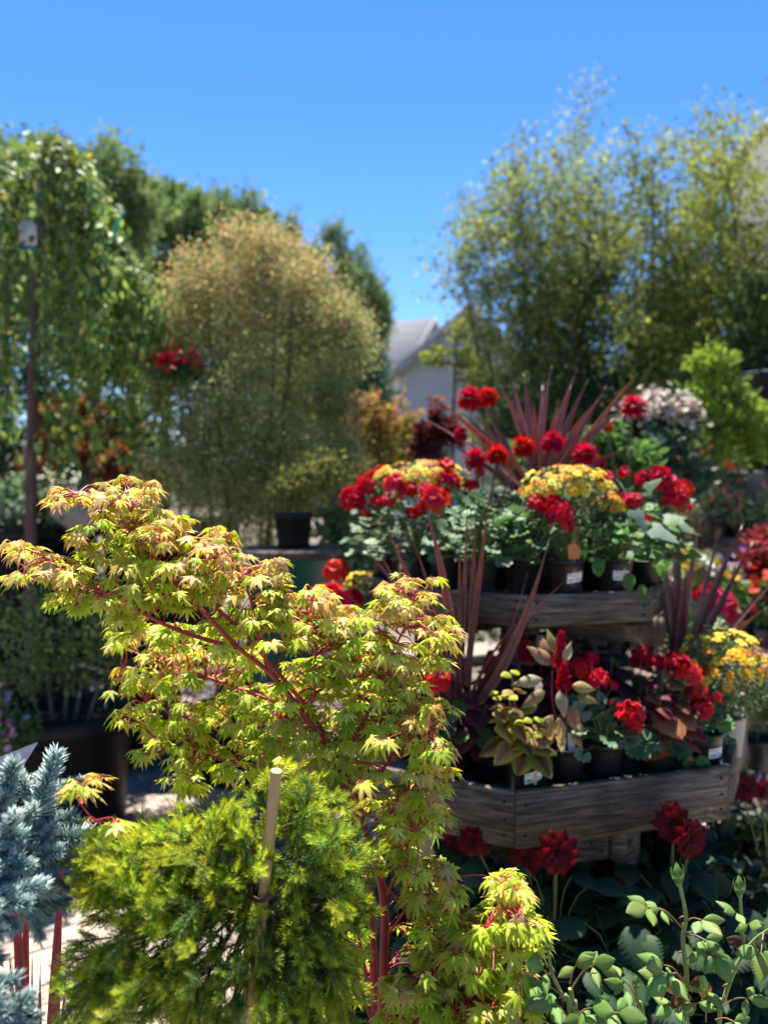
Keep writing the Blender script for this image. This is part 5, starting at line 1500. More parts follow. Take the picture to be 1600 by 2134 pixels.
geranium(U[6], 'scarlet geranium at the left end of the upper tier', [(735, 1042, 2.7, .036, 13), (772, 1008, 2.72, .034, 12), (795, 992, 2.75, .028, 10), (812, 1045, 2.65, .024, 8), (785, 1045, 2.68, .018, 6), (760, 1075, 2.66, .016, 5)], rng, n=76, R=.15, H=.17, size=.036, var=True)
r = bidens(U[7], 'golden bidens among red geraniums at the left of the upper tier', at(880, 1005, 2.60), (.15, .11, .065), rng, nfl=80, nleaf=1100, cols=[((0.7, 0.36, 0.01), (0.78, 0.52, 0.02)), ((0.5, 0.13, 0.01), (0.7, 0.36, 0.02)), ((0.78, 0.58, 0.04), (0.8, 0.68, 0.08))])
q = px_at_z(1050, 2.62, D2)
r = new_pot(q, 'potted_foliage', 'dark green leafy plant filling the middle of the upper tier', 'potted plant')
leaf_mound(r, SWP, 26, .14, .22, .10, .055, rng); 
q = px_at_z(1230, 2.62, D2)
r = new_pot(q, 'potted_foliage', 'broad leaved green plant behind the yellow bidens', 'potted plant')
leaf_mound(r, DAH, 30, .13, .20, .10, .06, rng)
# dahlias at the top
for (px, c, labl, balls) in ((1010, 2.68, 'deep red ball dahlias in front of the cordyline', [(990, 957, 2.55, .036), (1036, 948, 2.6, .034), (1090, 932, 2.6, .037)]),
                             (1190, 2.66, 'pair of dark red ball dahlias before the right half of the cordyline', [(1151, 922, 2.6, .037), (1217, 948, 2.52, .038)]),
                             (1000, 2.85, 'tall crimson dahlias standing above the left side of the cordyline', [(978, 832, 2.75, .042), (1015, 828, 2.8, .036), (960, 905, 2.75, .026), (912, 972, 2.7, .022)]),
                             (1300, 2.80, 'tall crimson dahlia leaning out to the white flowering bush', [(1318, 848, 2.62, .040), (1265, 890, 2.8, .02), (1250, 965, 2.6, .018)])):
    q = px_at_z(px, c, D2 if c < 2.84 else D2)
    r = new_pot(q, 'potted_dahlia', labl, 'potted dahlia')
    leaf_mound(r, DAH, 30, .11, .22, .10, .055, rng)
    for (bx, by, bc, R_) in balls:
        dahlia_ball(r, at(bx, by, bc) - q, R_, rng, base=Vector((0, 0, .12)))

# ------------------------------------------------------------------ dahlias on the ground round the stand
def ground_dahlia(px, c, label, flowers, rng, R=.2, H=.42, n=46, size=.085):
    q = px_at_z(px, c, 0)
    r = empty('dahlia_plant', q, label, 'dahlia')
    A = Acc(); s_ = 2.1
    lathe(A, [(.001, .003), (.075, .003), (.08, 0), (.105, .17), (.11, .175), (.112, .21), (.104, .21), (.10, .18), (.001, .178)], seg=30)
    p_ = A.build('pot', [M_POT], r)
    A = Acc(); lathe(A, [(.0005, .19), (.1, .186)], seg=20); A.build('soil', [M_SOIL], p_)
    leaf_mound(r, DAH, n, R, H, .20, size, rng, droop=.35, up=.9)
    for (fx, fy, fc, fr, face) in flowers:
        dahlia_open(r, at(fx, fy, fc) - q, fr, face, rng, base=Vector((0, 0, .22)))
    return r


rng = random.Random(99)
ground_dahlia(1150, 2.05, 'dark red open dahlia hanging against the front corner of the stand', [(1163, 1778, 1.86, .060, (.1, -1, .15)), (1095, 1790, 1.98, .05, (-.2, -1, .1)), (985, 1755, 2.0, .05, (-.2, -.9, -.1))], rng, R=.24)
ground_dahlia(1400, 2.10, 'pair of dark red dahlias over the right part of the lower front board', [(1403, 1715, 1.98, .056, (-.2, -1, .2)), (1440, 1750, 1.96, .054, (.3, -1, .1))], rng, R=.24)
ground_dahlia(1600, 2.55, 'dark red dahlia past the right corner of the stand', [(1548, 1640, 2.4, .055, (.2, -1, .4)), (1590, 1645, 2.45, .04, (.6, -1, .2))], rng, R=.16, H=.22, n=22)
ground_dahlia(930, 2.2, 'dark red dahlia hidden under the left front board', [(955, 1745, 2.1, .05, (-.2, -1, -.2)), (715, 1735, 1.95, .045, (-.3, -1, .2))], rng, R=.22)
for i, (px, c, lab) in enumerate(((1290, 1.95, 'leafy dahlia without flowers below the middle of the front board'), (1500, 2.05, 'leafy dahlia behind the rose bud nearest the photo edge'),
                                  (1620, 2.0, 'leafy dahlia at the photo edge beside the paving'), (1350, 2.5, 'leafy dahlia added to darken the space deep under the stand'), (1120, 2.6, 'leafy dahlia added to darken the space behind the front corner of the stand'))):  # the two farthest ones are added to darken the gap below the deck
    ground_dahlia(px, c, lab, [], rng, R=.23, H=.33, n=40 if c < 2.4 else 26, size=.095)

for i, (px, c, rx) in enumerate(((1180, 2.5, 120), (1420, 2.5, 120))):  # dark leaf clouds added to blacken the lit gaps under the stand
    cloud_plant('shade_fill', ('low dark leaves added to stand for the shade under the front half of the stand', 'low dark leaves added to stand for the shade under the right half of the stand')[i], 'plant', px_at_z(px, c, 0),
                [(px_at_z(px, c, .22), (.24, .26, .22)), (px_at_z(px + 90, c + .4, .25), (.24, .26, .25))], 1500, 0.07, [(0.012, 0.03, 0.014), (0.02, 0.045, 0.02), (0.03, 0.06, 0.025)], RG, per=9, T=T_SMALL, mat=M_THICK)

# more bloom between the pots of both tiers
rng = random.Random(707)
geranium(px_at_z(945, 2.66, D2), 'red geranium standing between the golden bidens and the ball dahlias', [(955, 1010, 2.55, .022, 7), (985, 1015, 2.56, .018, 6), (925, 1030, 2.55, .018, 6), (1000, 985, 2.6, .016, 5)], rng, n=34, R=.12, H=.17, size=.036)
geranium(px_at_z(1330, 2.66, D2), 'red geranium behind the sweet potato vine at the right of the upper tier', [(1262, 1000, 2.55, .022, 7), (1300, 985, 2.6, .018, 5), (1340, 1000, 2.6, .022, 7), (1425, 1020, 2.62, .024, 7)], rng, n=40, R=.14, H=.16, size=.04)
bidens(px_at_z(1262, 2.52, D2), 'small orange bidens at the right of the bright yellow one', at(1262, 1062, 2.44), (.05, .05, .05), rng, nfl=26, nleaf=500, cols=[((0.7, 0.30, 0.01), (0.78, 0.45, 0.02)), ((0.5, 0.13, 0.01), (0.7, 0.30, 0.02))], fs=.014)
geranium(px_at_z(1215, 2.24, D1), 'red geranium with few small heads behind the cream celosia', [(1232, 1375, 2.2, .018, 6), (1205, 1382, 2.2, .016, 5), (1275, 1432, 2.16, .014, 4)], rng, n=22, R=.07, H=.10, size=.036)
geranium(px_at_z(1440, 2.36, D1), 'small scarlet geranium behind the stickered light green one', [(1475, 1400, 2.3, .018, 6), (1400, 1368, 2.32, .016, 5)], rng, n=24, R=.08, H=.12, size=.038)

# ================================================================== SECOND STAND AND FLOWERS ON THE RIGHT
def copy_tree(o, parent=None):
    c = o.copy(); COL.objects.link(c)
    if parent is not None: c.parent = parent
    for ch in [x for x in KIDS.get(o.name, [])]:
        copy_tree(ch, c)
    return c


KIDS = {}
for o in SC.objects:
    if o.parent is not None: KIDS.setdefault(o.parent.name, []).append(o)
s2 = copy_tree(stand)
p = px_at_z(1500, 4.9, 0)
s2.location = (p.x, p.y, 0)
s2['label'] = 'second weathered timber plant stand further back at the right photo edge'
S2x, S2y = p.x, p.y
rng = random.Random(120)


def fplant(px, c, z, label, gpal, fpal, rx, ry, rng, py=None, nleaf=500, nfl=42, fs=.035, ls=.035, name='flowering_plant', cat='flowering plant'):
    py_ = py
    return flower_bush(name, label, cat, px, py_, c, rx, ry, z, gpal, fpal, nleaf, nfl, rng, fsize=fs, lsize=ls, pot=(.075, .13, M_POT))


VAR = [(0.28, 0.34, 0.18), (0.36, 0.40, 0.26), (0.18, 0.26, 0.10), (0.22, 0.32, 0.08)]
fplant(1480, 4.5, Z2, 'coral geranium with variegated leaves on the upper tier of the far stand', VAR, [(0.62, 0.10, 0.06), (0.66, 0.20, 0.12)], 70, 35, rng, py=1050, nleaf=900, nfl=40)
fplant(1400, 4.45, Z2, 'pale variegated plant at the left end of the far stand', VAR, [(0.6, 0.12, 0.08)], 55, 30, rng, py=1070, nleaf=700, nfl=10)
fplant(1570, 4.5, Z2, 'variegated plant with few orange flowers at the right end of the far stand', VAR, [(0.66, 0.2, 0.1)], 55, 40, rng, py=1060, nleaf=800, nfl=16)
fplant(1490, 4.95, Z2, 'orange-red geranium standing highest on the far stand', GG, [(0.62, 0.06, 0.03), (0.6, 0.12, 0.06)], 60, 45, rng, py=975, nleaf=700, nfl=60, fs=.045)
fplant(1440, 5.2, Z2, 'pink-red flowering plant behind the variegated plants', GG, [(0.45, 0.03, 0.08)], 50, 40, rng, py=1010, nleaf=600, nfl=30)
fplant(1590, 5.1, Z2, 'yellow-green leafy plant at the back of the far stand', [(0.22, 0.28, 0.05), (0.3, 0.34, 0.08)], [(0.7, 0.5, 0.4)], 50, 60, rng, py=960, nleaf=700, nfl=8)
fplant(1600, 3.9, Z1, 'dusty red coleus at the photo edge before the far stand', [(0.30, 0.04, 0.04), (0.22, 0.02, 0.03), (0.38, 0.08, 0.05)], [(0.5, 0.05, 0.05)], 48, 60, rng, py=1165, nleaf=500, nfl=5, ls=.06)
fplant(1470, 4.1, Z1, 'plant with white and yellow flowers on the lower tier of the far stand', VAR, [(0.7, 0.7, 0.68), (0.75, 0.5, 0.02)], 50, 40, rng, py=1190, nleaf=500, nfl=30, fs=.04)
fplant(1555, 4.0, Z1, 'mauve and magenta flowers on the lower tier of the far stand', VAR, [(0.42, 0.16, 0.50), (0.5, 0.03, 0.14)], 48, 45, rng, py=1215, nleaf=500, nfl=30, fs=.045)
fplant(1540, 3.8, Z1, 'yellow flowering plant low on the far stand', GG, [(0.75, 0.55, 0.02)], 45, 35, rng, py=1240, nleaf=500, nfl=18, fs=.045)
fplant(1600, 3.7, Z1, 'orange-red flower cluster at the photo edge', GG, [(0.7, 0.08, 0.02)], 40, 50, rng, py=1260, nleaf=500, nfl=22, fs=.05)
fplant(1470, 3.7, 0.5, 'pale green plant behind the right cordyline', VAR, [(0.5, 0.02, 0.06)], 60, 60, rng, py=1300, nleaf=700, nfl=10)
fplant(1575, 3.3, 0.35, 'pink-flowered leafy plant low at the photo edge', VAR, [(0.6, 0.25, 0.3), (0.65, 0.5, 0.5)], 55, 80, rng, py=1440, nleaf=900, nfl=40)
flower_bush('white_flower_bush', 'rounded bush covered in creamy white flowers behind the crimson dahlia', 'shrub', 1370, 880, 3.9, 75, 55, 0, [(0.04, 0.08, 0.04), (0.06, 0.11, 0.05), (0.12, 0.18, 0.1)], [(0.62, 0.56, 0.45), (0.7, 0.65, 0.55), (0.55, 0.5, 0.36)], 1500, 620, rng, fsize=.032, lsize=.045)
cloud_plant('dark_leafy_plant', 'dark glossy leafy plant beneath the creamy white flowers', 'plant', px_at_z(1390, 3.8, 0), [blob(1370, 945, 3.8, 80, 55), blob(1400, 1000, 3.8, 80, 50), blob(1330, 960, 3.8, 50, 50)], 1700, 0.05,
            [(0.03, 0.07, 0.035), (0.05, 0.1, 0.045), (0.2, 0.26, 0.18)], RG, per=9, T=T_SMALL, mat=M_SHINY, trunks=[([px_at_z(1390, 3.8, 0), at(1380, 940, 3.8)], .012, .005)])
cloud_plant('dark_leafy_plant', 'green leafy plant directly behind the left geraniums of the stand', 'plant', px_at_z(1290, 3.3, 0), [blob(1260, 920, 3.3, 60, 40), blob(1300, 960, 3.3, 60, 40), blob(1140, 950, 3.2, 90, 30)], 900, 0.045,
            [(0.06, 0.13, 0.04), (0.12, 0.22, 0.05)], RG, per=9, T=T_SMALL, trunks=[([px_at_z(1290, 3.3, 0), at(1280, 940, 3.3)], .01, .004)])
# dark bin and grey bag at the right edge, boulders
A = Acc(); lathe(A, [(.001, 0), (.2, 0), (.24, .55), (.27, .56), (.27, .6), (.25, .6), (.24, .56), (.001, .5)], (0.012, 0.014, 0.035), seg=32)
o = A.build('tree_pot', [noise_mat('navy_plastic', (0.008, 0.010, 0.022), (0.013, 0.016, 0.032), scale=4, rough=0.5)]); p = px_at_z(1625, 5.2, 1.5); o.location = (p.x, p.y, 1.56)
tag(o, 'dark navy pot cut by the right photo edge on a grey wall', 'pot')
A = Acc(); box(A, (-.6, -.3, 0), (.9, .3, 1.555), bev=.02); o = A.build('low_wall', [M_STUCCO], smooth=False); o.location = (p.x + .1, p.y, 0)
tag(o, 'low grey wall under the navy pot at the right photo edge', 'wall')
# spider-like striped grass beyond the right corner
q = px_at_z(1575, 3.0, 0)
r = empty('striped_grass', q, 'pinkish striped grass-like plant on the paving past the stand corner', 'grass plant')
rg = random.Random(8); A = Acc()
for i in range(34):
    a_ = rg.uniform(0, 6.28); s_ = rg.uniform(.12, .24)
    V, F, C = strap((0, 0, .30), (math.cos(a_) * s_, math.sin(a_) * s_, rg.uniform(.30, .50)), .006, .25, rg, 0.2, (0.35, 0.22, 0.22), (0.45, 0.36, 0.32), 8)
    A.add(V, F, C)
A.build('blades', [M_STRAP], r)['kind'] = 'stuff'
A = Acc(); lathe(A, [(.001, 0), (.1, 0), (.13, .28), (.135, .28), (.135, .30), (.12, .30), (.12, .27), (.001, .27)], seg=28); A.build('pot', [M_POT], r)

# petals and wood crumbs lying on the board edges
M_CRUMB = noise_mat('pale_wood_crumb', (0.5, 0.45, 0.38), (0.7, 0.64, 0.56), scale=80, rough=0.9, bump=0.4)
rg = random.Random(17)
for (px, py, c, s, n) in ((1280, 1626, 2.02, .008, 5), (1306, 1621, 2.03, .010, 4), (1340, 1617, 2.05, .006, 2), (1410, 1614, 2.08, .004, 2), (1512, 1592, 2.13, .009, 5), (1405, 1580, 2.15, .012, 6), (1240, 1240, 2.28, .007, 2), (975, 1636, 2.0, .005, 3)):
    A = Acc()
    z = (0.7675 if py > 1400 else 1.1915)
    b = px_at_z(px, c, z)
    for i in range(n):
        o_ = Vector((rg.uniform(-1, 1) * s * 1.3, rg.uniform(-.5, .5) * s, .001))
        lathe(A, [(.0005, 0), (s * .45, 0), (s * .5, s * .1), (s * .25, s * .22), (.0005, s * .24)], seg=6, o=o_, squash=.6)
    o = A.build('wood_crumbs', [M_CRUMB], smooth=False)
    # drop onto the board: project onto the octagon edge when close to it
    pts = octagon(OX + (0.049 if py < 1400 else 0), OY, 0.50 if py < 1400 else 0.786)
    if py != 1580:
        best = None
        for k in range(8):
            a_, b_ = Vector(pts[k]), Vector(pts[(k + 1) % 8])
            d_ = (b_ - a_); L_ = d_.length; d_.normalize(); nn = Vector((-d_.y, d_.x))
            # ray from the camera in plan through b
            den = (Vector((b.x, b.y))).normalized()
            M2 = Matrix(((d_.x, -den.x), (d_.y, -den.y)))
            if abs(M2.determinant()) < 1e-6: continue
            tt = M2.inverted() @ (-(a_ + nn * .01))
            if -0.01 < tt.x < L_ + .01 and tt.y > 0:
                if best is None or tt.y < best[0]: best = (tt.y, den * tt.y)
        if best: b = Vector((best[1].x, best[1].y, z))
    else:
        b = px_at_z(px, c, Z1 + .001)
    o.location = b
    tag(o, {1280: 'pale wood crumbs on the top edge of the front board below the grey geranium', 1306: 'largest pale crumbs on the front board edge', 1340: 'small crumbs on the front board edge right of the largest ones', 1410: 'tiny crumbs on the front board edge under the maroon coleus',
            1512: 'pale splinters on the right corner of the lower tier', 1405: 'sunlit pale crumbs on the deck beside the stickered geranium', 1240: 'white petal on the edge of the upper tier board', 975: 'crumbs on the left front board behind the maple leaves'}[px], 'crumbs')

# ================================================================== ROSES
ROSE = variants('rose', [T_ROSE, t_ovate(w=.31, n=11, teeth=.06, fold=.15, bend=.15, peak=.46, seed=5, pw=1.0), t_ovate(w=.28, n=11, teeth=.07, fold=.35, bend=.45, peak=.44, seed=6, pw=1.1)],
                [((0.20, 0.33, 0.08), (0.11, 0.23, 0.035)), ((0.24, 0.37, 0.08), (0.16, 0.29, 0.04)), ((0.15, 0.27, 0.06), (0.085, 0.19, 0.035)), ((0.22, 0.30, 0.07), (0.15, 0.22, 0.045))], M_SHINY)
DEAD = variants('dead', [T_COLEUS], [((0.12, 0.06, 0.03), (0.20, 0.11, 0.05))], M_LEAF)


def rose_bud(r, p, h, w, lean):
    A = Acc()
    lathe(A, [(.001, -h * .25), (w * .45, -h * .22), (w * .55, -h * .1), (w * .42, 0), (w * .8, h * .12), (w, h * .35), (w * .85, h * .6), (w * .45, h * .85), (.001, h * 1.02)], (0.17, 0.26, 0.07), seg=14)
    V = np.concatenate(A.v)
    M = Matrix.Translation(p) @ Matrix.Rotation(lean, 4, 'Y')
    b = link('bud', mesh_from('bud', V, np.concatenate(A.f), np.tile((0.17, 0.26, 0.07), (len(V), 1)), [M_STEM]), r, M)
    for k in range(5):
        B = Acc(); n = 7; Vs = []
        for i in range(n):
            f = i / (n - 1); rr = w * (0.5 + .55 * math.sin(math.pi * min(1, f * 1.15)) ** .8) * (1 if f < .75 else 1 - (f - .75) * 3) + .0012
            ww = .55 * (1 - f) ** .8
            for s in (-1, 0, 1):
                th = s * ww; Vs.append((max(rr, .0012) * math.cos(th), max(rr, .0012) * math.sin(th), h * (0.0 + f * (1.15 + (.25 if k == 0 else 0)))))
        F = [(i * 3 + j, i * 3 + j + 1, i * 3 + j + 4, i * 3 + j + 3) for i in range(n - 1) for j in range(2)]
        B.add(Vs, F, (0.13, 0.22, 0.06))
        link('sepal', B.mesh('sepal', [M_LEAF]), b, Matrix.Rotation(k * 2 * math.pi / 5, 4, 'Z'))
    return b


def rose_bush(label, base, canes, leaves, buds, rng, dead=()):
    r = empty('rose_bush', base, label, 'rose')
    L = Vector(base)
    for pts, r0, r1 in canes:
        P = [(at(*q) if len(q) == 3 and q[0] > 50 else Vector(q)) - L for q in pts]
        A = Acc(); cp = curve_pts(P, 6)
        tube(A, cp, r0, r1, (0.16, 0.23, 0.06), seg=8, col1=(0.20, 0.28, 0.08))
        for i in range(2, len(cp) - 3, 2):
            a_ = rng.uniform(0, 6.28); d = Vector((math.cos(a_), math.sin(a_) * .6, -.2)).normalized()
            tube(A, [cp[i] + d * r1 * .8, cp[i] + d * (r0 + .003), cp[i] + d * (r0 + .0065) + Vector((0, 0, -.0025))], .0022, .0002, (0.22, 0.10, 0.06), seg=5, cap=False)
        A.build('cane', [M_STEM], r)
    S = Acc()
    for li, (px, py, c, ex, ey, ec, n, s) in enumerate(leaves):
        if li % 3 == 2: continue
        s = s * 1.0
        p0, p1 = at(px, py, c) - L, at(ex, ey, ec) - L
        mid = p0.lerp(p1, .5) + Vector((0, 0, (p1 - p0).length * .12))
        cp = curve_pts([p0, mid, p1], 5)
        tube(S, cp, .0013, .0009, (0.26, 0.16, 0.07), seg=5)
        d = (cp[-1] - cp[-3]).normalized()
        side = d.cross(Vector((0, -.35, 1))).normalized()
        link('leaf', ROSE[rng.randrange(12)], r, frame(p1, d + Vector((0, -.12, -.15)), Vector((rng.gauss(0, .35), -.8, .6)), s))
        for k in range((min(n, 3) - 1) // 2 if rng.random() < .75 else (n - 1) // 2):
            f = .95 - .42 * k
            q = cp[int(f * (len(cp) - 1))]
            for sg in (-1, 1):
                dd = side * sg + d * .45 + Vector((rng.gauss(0, .12), rng.gauss(-.1, .15), rng.gauss(-.15, .2)))
                st = q + dd.normalized() * .004
                link('leaf', ROSE[rng.randrange(12)], r, frame(st, dd, Vector((rng.gauss(0, .3), -.9 + rng.gauss(0, .2), .6)), s * (.85 - .18 * k) * rng.uniform(.85, 1.1)))
    S.build('leaf_stalks', [M_STEM], r)
    for (px, py, c, h, w, ln) in buds:
        rose_bud(r, at(px, py, c) - L, h, w, ln)
    for (px, py, c, s) in dead:
        for k in range(3):
            link('withered_leaf', DEAD[0], r, frame(at(px, py, c) - L, (rng.gauss(0, 1), -.3, -.6 + rng.gauss(0, .5)), (rng.gauss(0, 1), -1, .3), s * rng.uniform(.8, 1.1)))
    return r


rng = random.Random(200)
rb = Vector((0.50, 1.24, 0.0))
rose_bush('rose bush with two tall budded canes at the lower right of the photo', rb,
          [([(.50, 1.24, .25), (1430, 2150, 1.30), (1430, 2040, 1.30), (1422, 1960, 1.30), (1428, 1910, 1.30), (1416, 1846, 1.30)], .0042, .0030),
           ([(.52, 1.25, .25), (1498, 2140, 1.33), (1507, 2085, 1.33), (1524, 2035, 1.33), (1548, 1985, 1.33)], .0042, .0032),
           ([(1524, 2035, 1.33), (1516, 2022, 1.32), (1512, 2005, 1.31)], .0022, .0018),
           ([(1547, 1985, 1.33), (1546, 1950, 1.34), (1541, 1868, 1.34)], .0030, .0026), ([(1548, 1985, 1.33), (1575, 1955, 1.33), (1605, 1935, 1.32)], .0028, .0022),
           ([(.48, 1.23, .25), (1345, 2140, 1.26), (1330, 2100, 1.26), (1325, 2062, 1.26)], .0030, .0022)],
          [(1422, 1935, 1.30, 1345, 1890, 1.26, 3, .042), (1400, 1920, 1.29, 1372, 1895, 1.27, 3, .030), (1425, 1945, 1.30, 1405, 1930, 1.27, 1, .032), (1428, 1920, 1.30, 1462, 1918, 1.27, 3, .040), (1424, 1950, 1.30, 1470, 1960, 1.27, 5, .036),
           (1420, 1950, 1.30, 1398, 1948, 1.28, 1, .030), (1430, 2000, 1.30, 1458, 1980, 1.27, 3, .028), (1470, 1965, 1.28, 1490, 1990, 1.26, 3, .042), (1460, 1960, 1.28, 1515, 1955, 1.27, 3, .034),
           (1428, 2060, 1.30, 1380, 2010, 1.25, 3, .046), (1428, 2050, 1.30, 1388, 2035, 1.24, 3, .050), (1420, 2080, 1.30, 1398, 2068, 1.26, 1, .038), (1345, 2130, 1.26, 1300, 2060, 1.24, 5, .034), (1335, 2100, 1.26, 1290, 2035, 1.25, 3, .032),
           (1340, 2090, 1.26, 1355, 2050, 1.24, 3, .032), (1470, 2130, 1.30, 1472, 2060, 1.27, 5, .036), (1500, 2100, 1.31, 1560, 2080, 1.28, 5, .034), (1505, 2110, 1.31, 1585, 2110, 1.28, 5, .034), (1430, 2110, 1.30, 1455, 2090, 1.27, 3, .036),
           (1590, 1945, 1.32, 1585, 1985, 1.29, 3, .046), (1580, 1950, 1.32, 1598, 1930, 1.30, 3, .03), (1547, 1930, 1.33, 1530, 1900, 1.31, 3, .030), (1545, 1940, 1.33, 1560, 1925, 1.31, 3, .030), (1505, 2090, 1.31, 1520, 2060, 1.29, 3, .03), (1430, 2120, 1.30, 1400, 2100, 1.27, 3, .034),
           (1490, 2125, 1.3, 1530, 2130, 1.27, 3, .036), (1380, 2134, 1.27, 1365, 2095, 1.25, 3, .026)],
          [(1413, 1838, 1.30, .028, .0095, -.12), (1540, 1862, 1.34, .027, .0085, -.05), (1324, 2058, 1.26, .017, .005, .1)], rng, dead=((1545, 1965, 1.31, .022), (1485, 1975, 1.28, .022), (1470, 2045, 1.28, .026), (1385, 2055, 1.28, .024), (1415, 2075, 1.27, .024)))
rb = Vector((0.30, 1.18, 0.0))
rose_bush('smaller rose bush with one green bud beside the lowest maple branch', rb,
          [([(.30, 1.18, .25), (1188, 2140, 1.22), (1172, 2080, 1.22), (1150, 2030, 1.22), (1142, 1985, 1.22)], .0036, .0024), ([(.31, 1.19, .25), (1200, 2140, 1.25), (1194, 2100, 1.25), (1188, 2060, 1.25)], .0044, .0038)],
          [(1186, 2050, 1.24, 1200, 2012, 1.22, 5, .036), (1172, 2080, 1.22, 1130, 2020, 1.2, 3, .038), (1152, 2035, 1.22, 1176, 2028, 1.2, 1, .022), (1188, 2130, 1.22, 1145, 2090, 1.19, 5, .042), (1192, 2134, 1.24, 1235, 2100, 1.2, 5, .042), (1190, 2120, 1.24, 1250, 2115, 1.2, 5, .044),
           (1200, 2140, 1.24, 1215, 2120, 1.2, 3, .036), (1210, 2140, 1.24, 1290, 2110, 1.2, 5, .042), (1150, 2120, 1.22, 1115, 2125, 1.2, 3, .038), (1165, 2070, 1.22, 1132, 2060, 1.2, 3, .034), (1190, 2060, 1.25, 1238, 2010, 1.23, 3, .036), (1186, 2090, 1.23, 1178, 2075, 1.2, 1, .03)],
          [(1140, 1978, 1.22, .019, .0055, -.1)], rng)

# ================================================================== JAPANESE MAPLE
MG = [((0.46, 0.54, 0.025), (0.53, 0.57, 0.04)), ((0.54, 0.60, 0.03), (0.60, 0.60, 0.06)), ((0.35, 0.43, 0.02), (0.44, 0.50, 0.03)), ((0.58, 0.62, 0.09), (0.66, 0.54, 0.15))]
MP = [((0.62, 0.52, 0.10), (0.68, 0.28, 0.20)), ((0.66, 0.44, 0.16), (0.68, 0.24, 0.20)), ((0.60, 0.54, 0.06), (0.68, 0.36, 0.16)), ((0.66, 0.44, 0.06), (0.68, 0.28, 0.12))]
LG = [tmesh('leaf', T, c0, c1, M_MAPLE) for T in T_MAPLE for (c0, c1) in MG]
LP = [tmesh('leaf', T, c0, c1, M_MAPLE) for T in T_MAPLE for (c0, c1) in MP]
rng = random.Random(300)
mb = at(792, 2134, 1.42); MB = Vector((mb.x, mb.y, 0.0))
maple = empty('japanese_maple', MB, 'Japanese maple with coral red stems and yellow-green leaves tipped in pink', 'tree')
A = Acc(); lathe(A, [(.001, .003), (.13, .003), (.135, 0), (.165, .27), (.172, .275), (.175, .31), (.163, .31), (.155, .28)], seg=40)
pt_ = A.build('pot', [M_BIGPOT], maple)
A = Acc(); lathe(A, [(.0005, .285), (.158, .28)], seg=24); A.build('soil', [M_SOIL], pt_)
main = [  # (pixel x, pixel y, distance) lists
    ([(795, 2150, 1.42), (800, 2000, 1.42), (800, 1880, 1.42), (778, 1780, 1.42), (740, 1690, 1.42), (700, 1590, 1.42), (640, 1500, 1.42), (570, 1410, 1.43), (497, 1350, 1.44), (420, 1270, 1.44), (330, 1170, 1.43), (270, 1060, 1.42)], .0085, .0022),
    ([(783, 2150, 1.44), (776, 1960, 1.44), (770, 1850, 1.44), (765, 1760, 1.45), (735, 1640, 1.47), (650, 1490, 1.48), (560, 1380, 1.48), (500, 1310, 1.48), (430, 1250, 1.46)], .0075, .0025),
    ([(497, 1350, 1.44), (420, 1330, 1.42), (340, 1300, 1.38), (250, 1250, 1.36), (160, 1210, 1.34), (90, 1160, 1.33), (45, 1140, 1.33)], .0042, .0014),
    ([(330, 1170, 1.43), (260, 1110, 1.40), (200, 1060, 1.38), (160, 1030, 1.38)], .0026, .001),
    ([(160, 1210, 1.34), (110, 1180, 1.34), (60, 1190, 1.34)], .0018, .0009),
    ([(570, 1410, 1.43), (540, 1330, 1.42), (525, 1260, 1.42), (500, 1190, 1.42), (450, 1130, 1.42)], .003, .0012),
    ([(640, 1500, 1.42), (660, 1410, 1.42), (650, 1330, 1.42), (640, 1280, 1.42)], .0028, .001),
    ([(700, 1590, 1.42), (760, 1500, 1.43), (800, 1400, 1.44), (850, 1290, 1.45), (870, 1220, 1.45)], .0035, .0012),
    ([(740, 1690, 1.42), (800, 1600, 1.38), (850, 1560, 1.36), (900, 1520, 1.35)], .003, .001),
    ([(778, 1780, 1.42), (815, 1690, 1.38), (850, 1640, 1.36), (890, 1640, 1.35)], .0028, .001),
    ([(800, 1880, 1.42), (840, 1790, 1.38), (855, 1730, 1.36), (860, 1700, 1.36)], .0025, .001),
    ([(800, 1960, 1.42), (850, 1890, 1.38), (890, 1840, 1.36), (930, 1830, 1.35)], .0025, .001),
    ([(650, 1490, 1.48), (540, 1450, 1.56), (430, 1410, 1.62), (330, 1380, 1.66), (260, 1350, 1.68)], .0035, .0012),
    ([(700, 1570, 1.5), (600, 1560, 1.56), (500, 1540, 1.62), (400, 1500, 1.66), (310, 1470, 1.68)], .0035, .0012),
    ([(735, 1640, 1.47), (640, 1620, 1.5), (520, 1600, 1.55), (420, 1570, 1.58), (340, 1560, 1.6)], .003, .0012),
    ([(798, 2150, 1.38), (840, 2080, 1.34), (900, 2020, 1.30), (980, 1960, 1.28), (1040, 1900, 1.28), (1065, 1860, 1.28)], .0045, .0013),
    ([(800, 2150, 1.36), (880, 2110, 1.30), (960, 2090, 1.27), (1060, 2060, 1.26)], .004, .0012),
    ([(900, 2020, 1.30), (920, 1980, 1.3), (960, 1950, 1.3), (1000, 1980, 1.28)], .0022, .001),
    ([(776, 2100, 1.44), (755, 1990, 1.46), (745, 1920, 1.46), (765, 1830, 1.45)], .0035, .0025),
    ([(775, 2130, 1.44), (745, 2040, 1.45), (725, 1960, 1.46), (700, 1900, 1.47)], .0028, .0015),
    ([(640, 1620, 1.5), (450, 1700, 1.25), (290, 1760, 1.15), (200, 1710, 1.10), (165, 1670, 1.09)], .0022, .001),
]
A = Acc()
bp = []
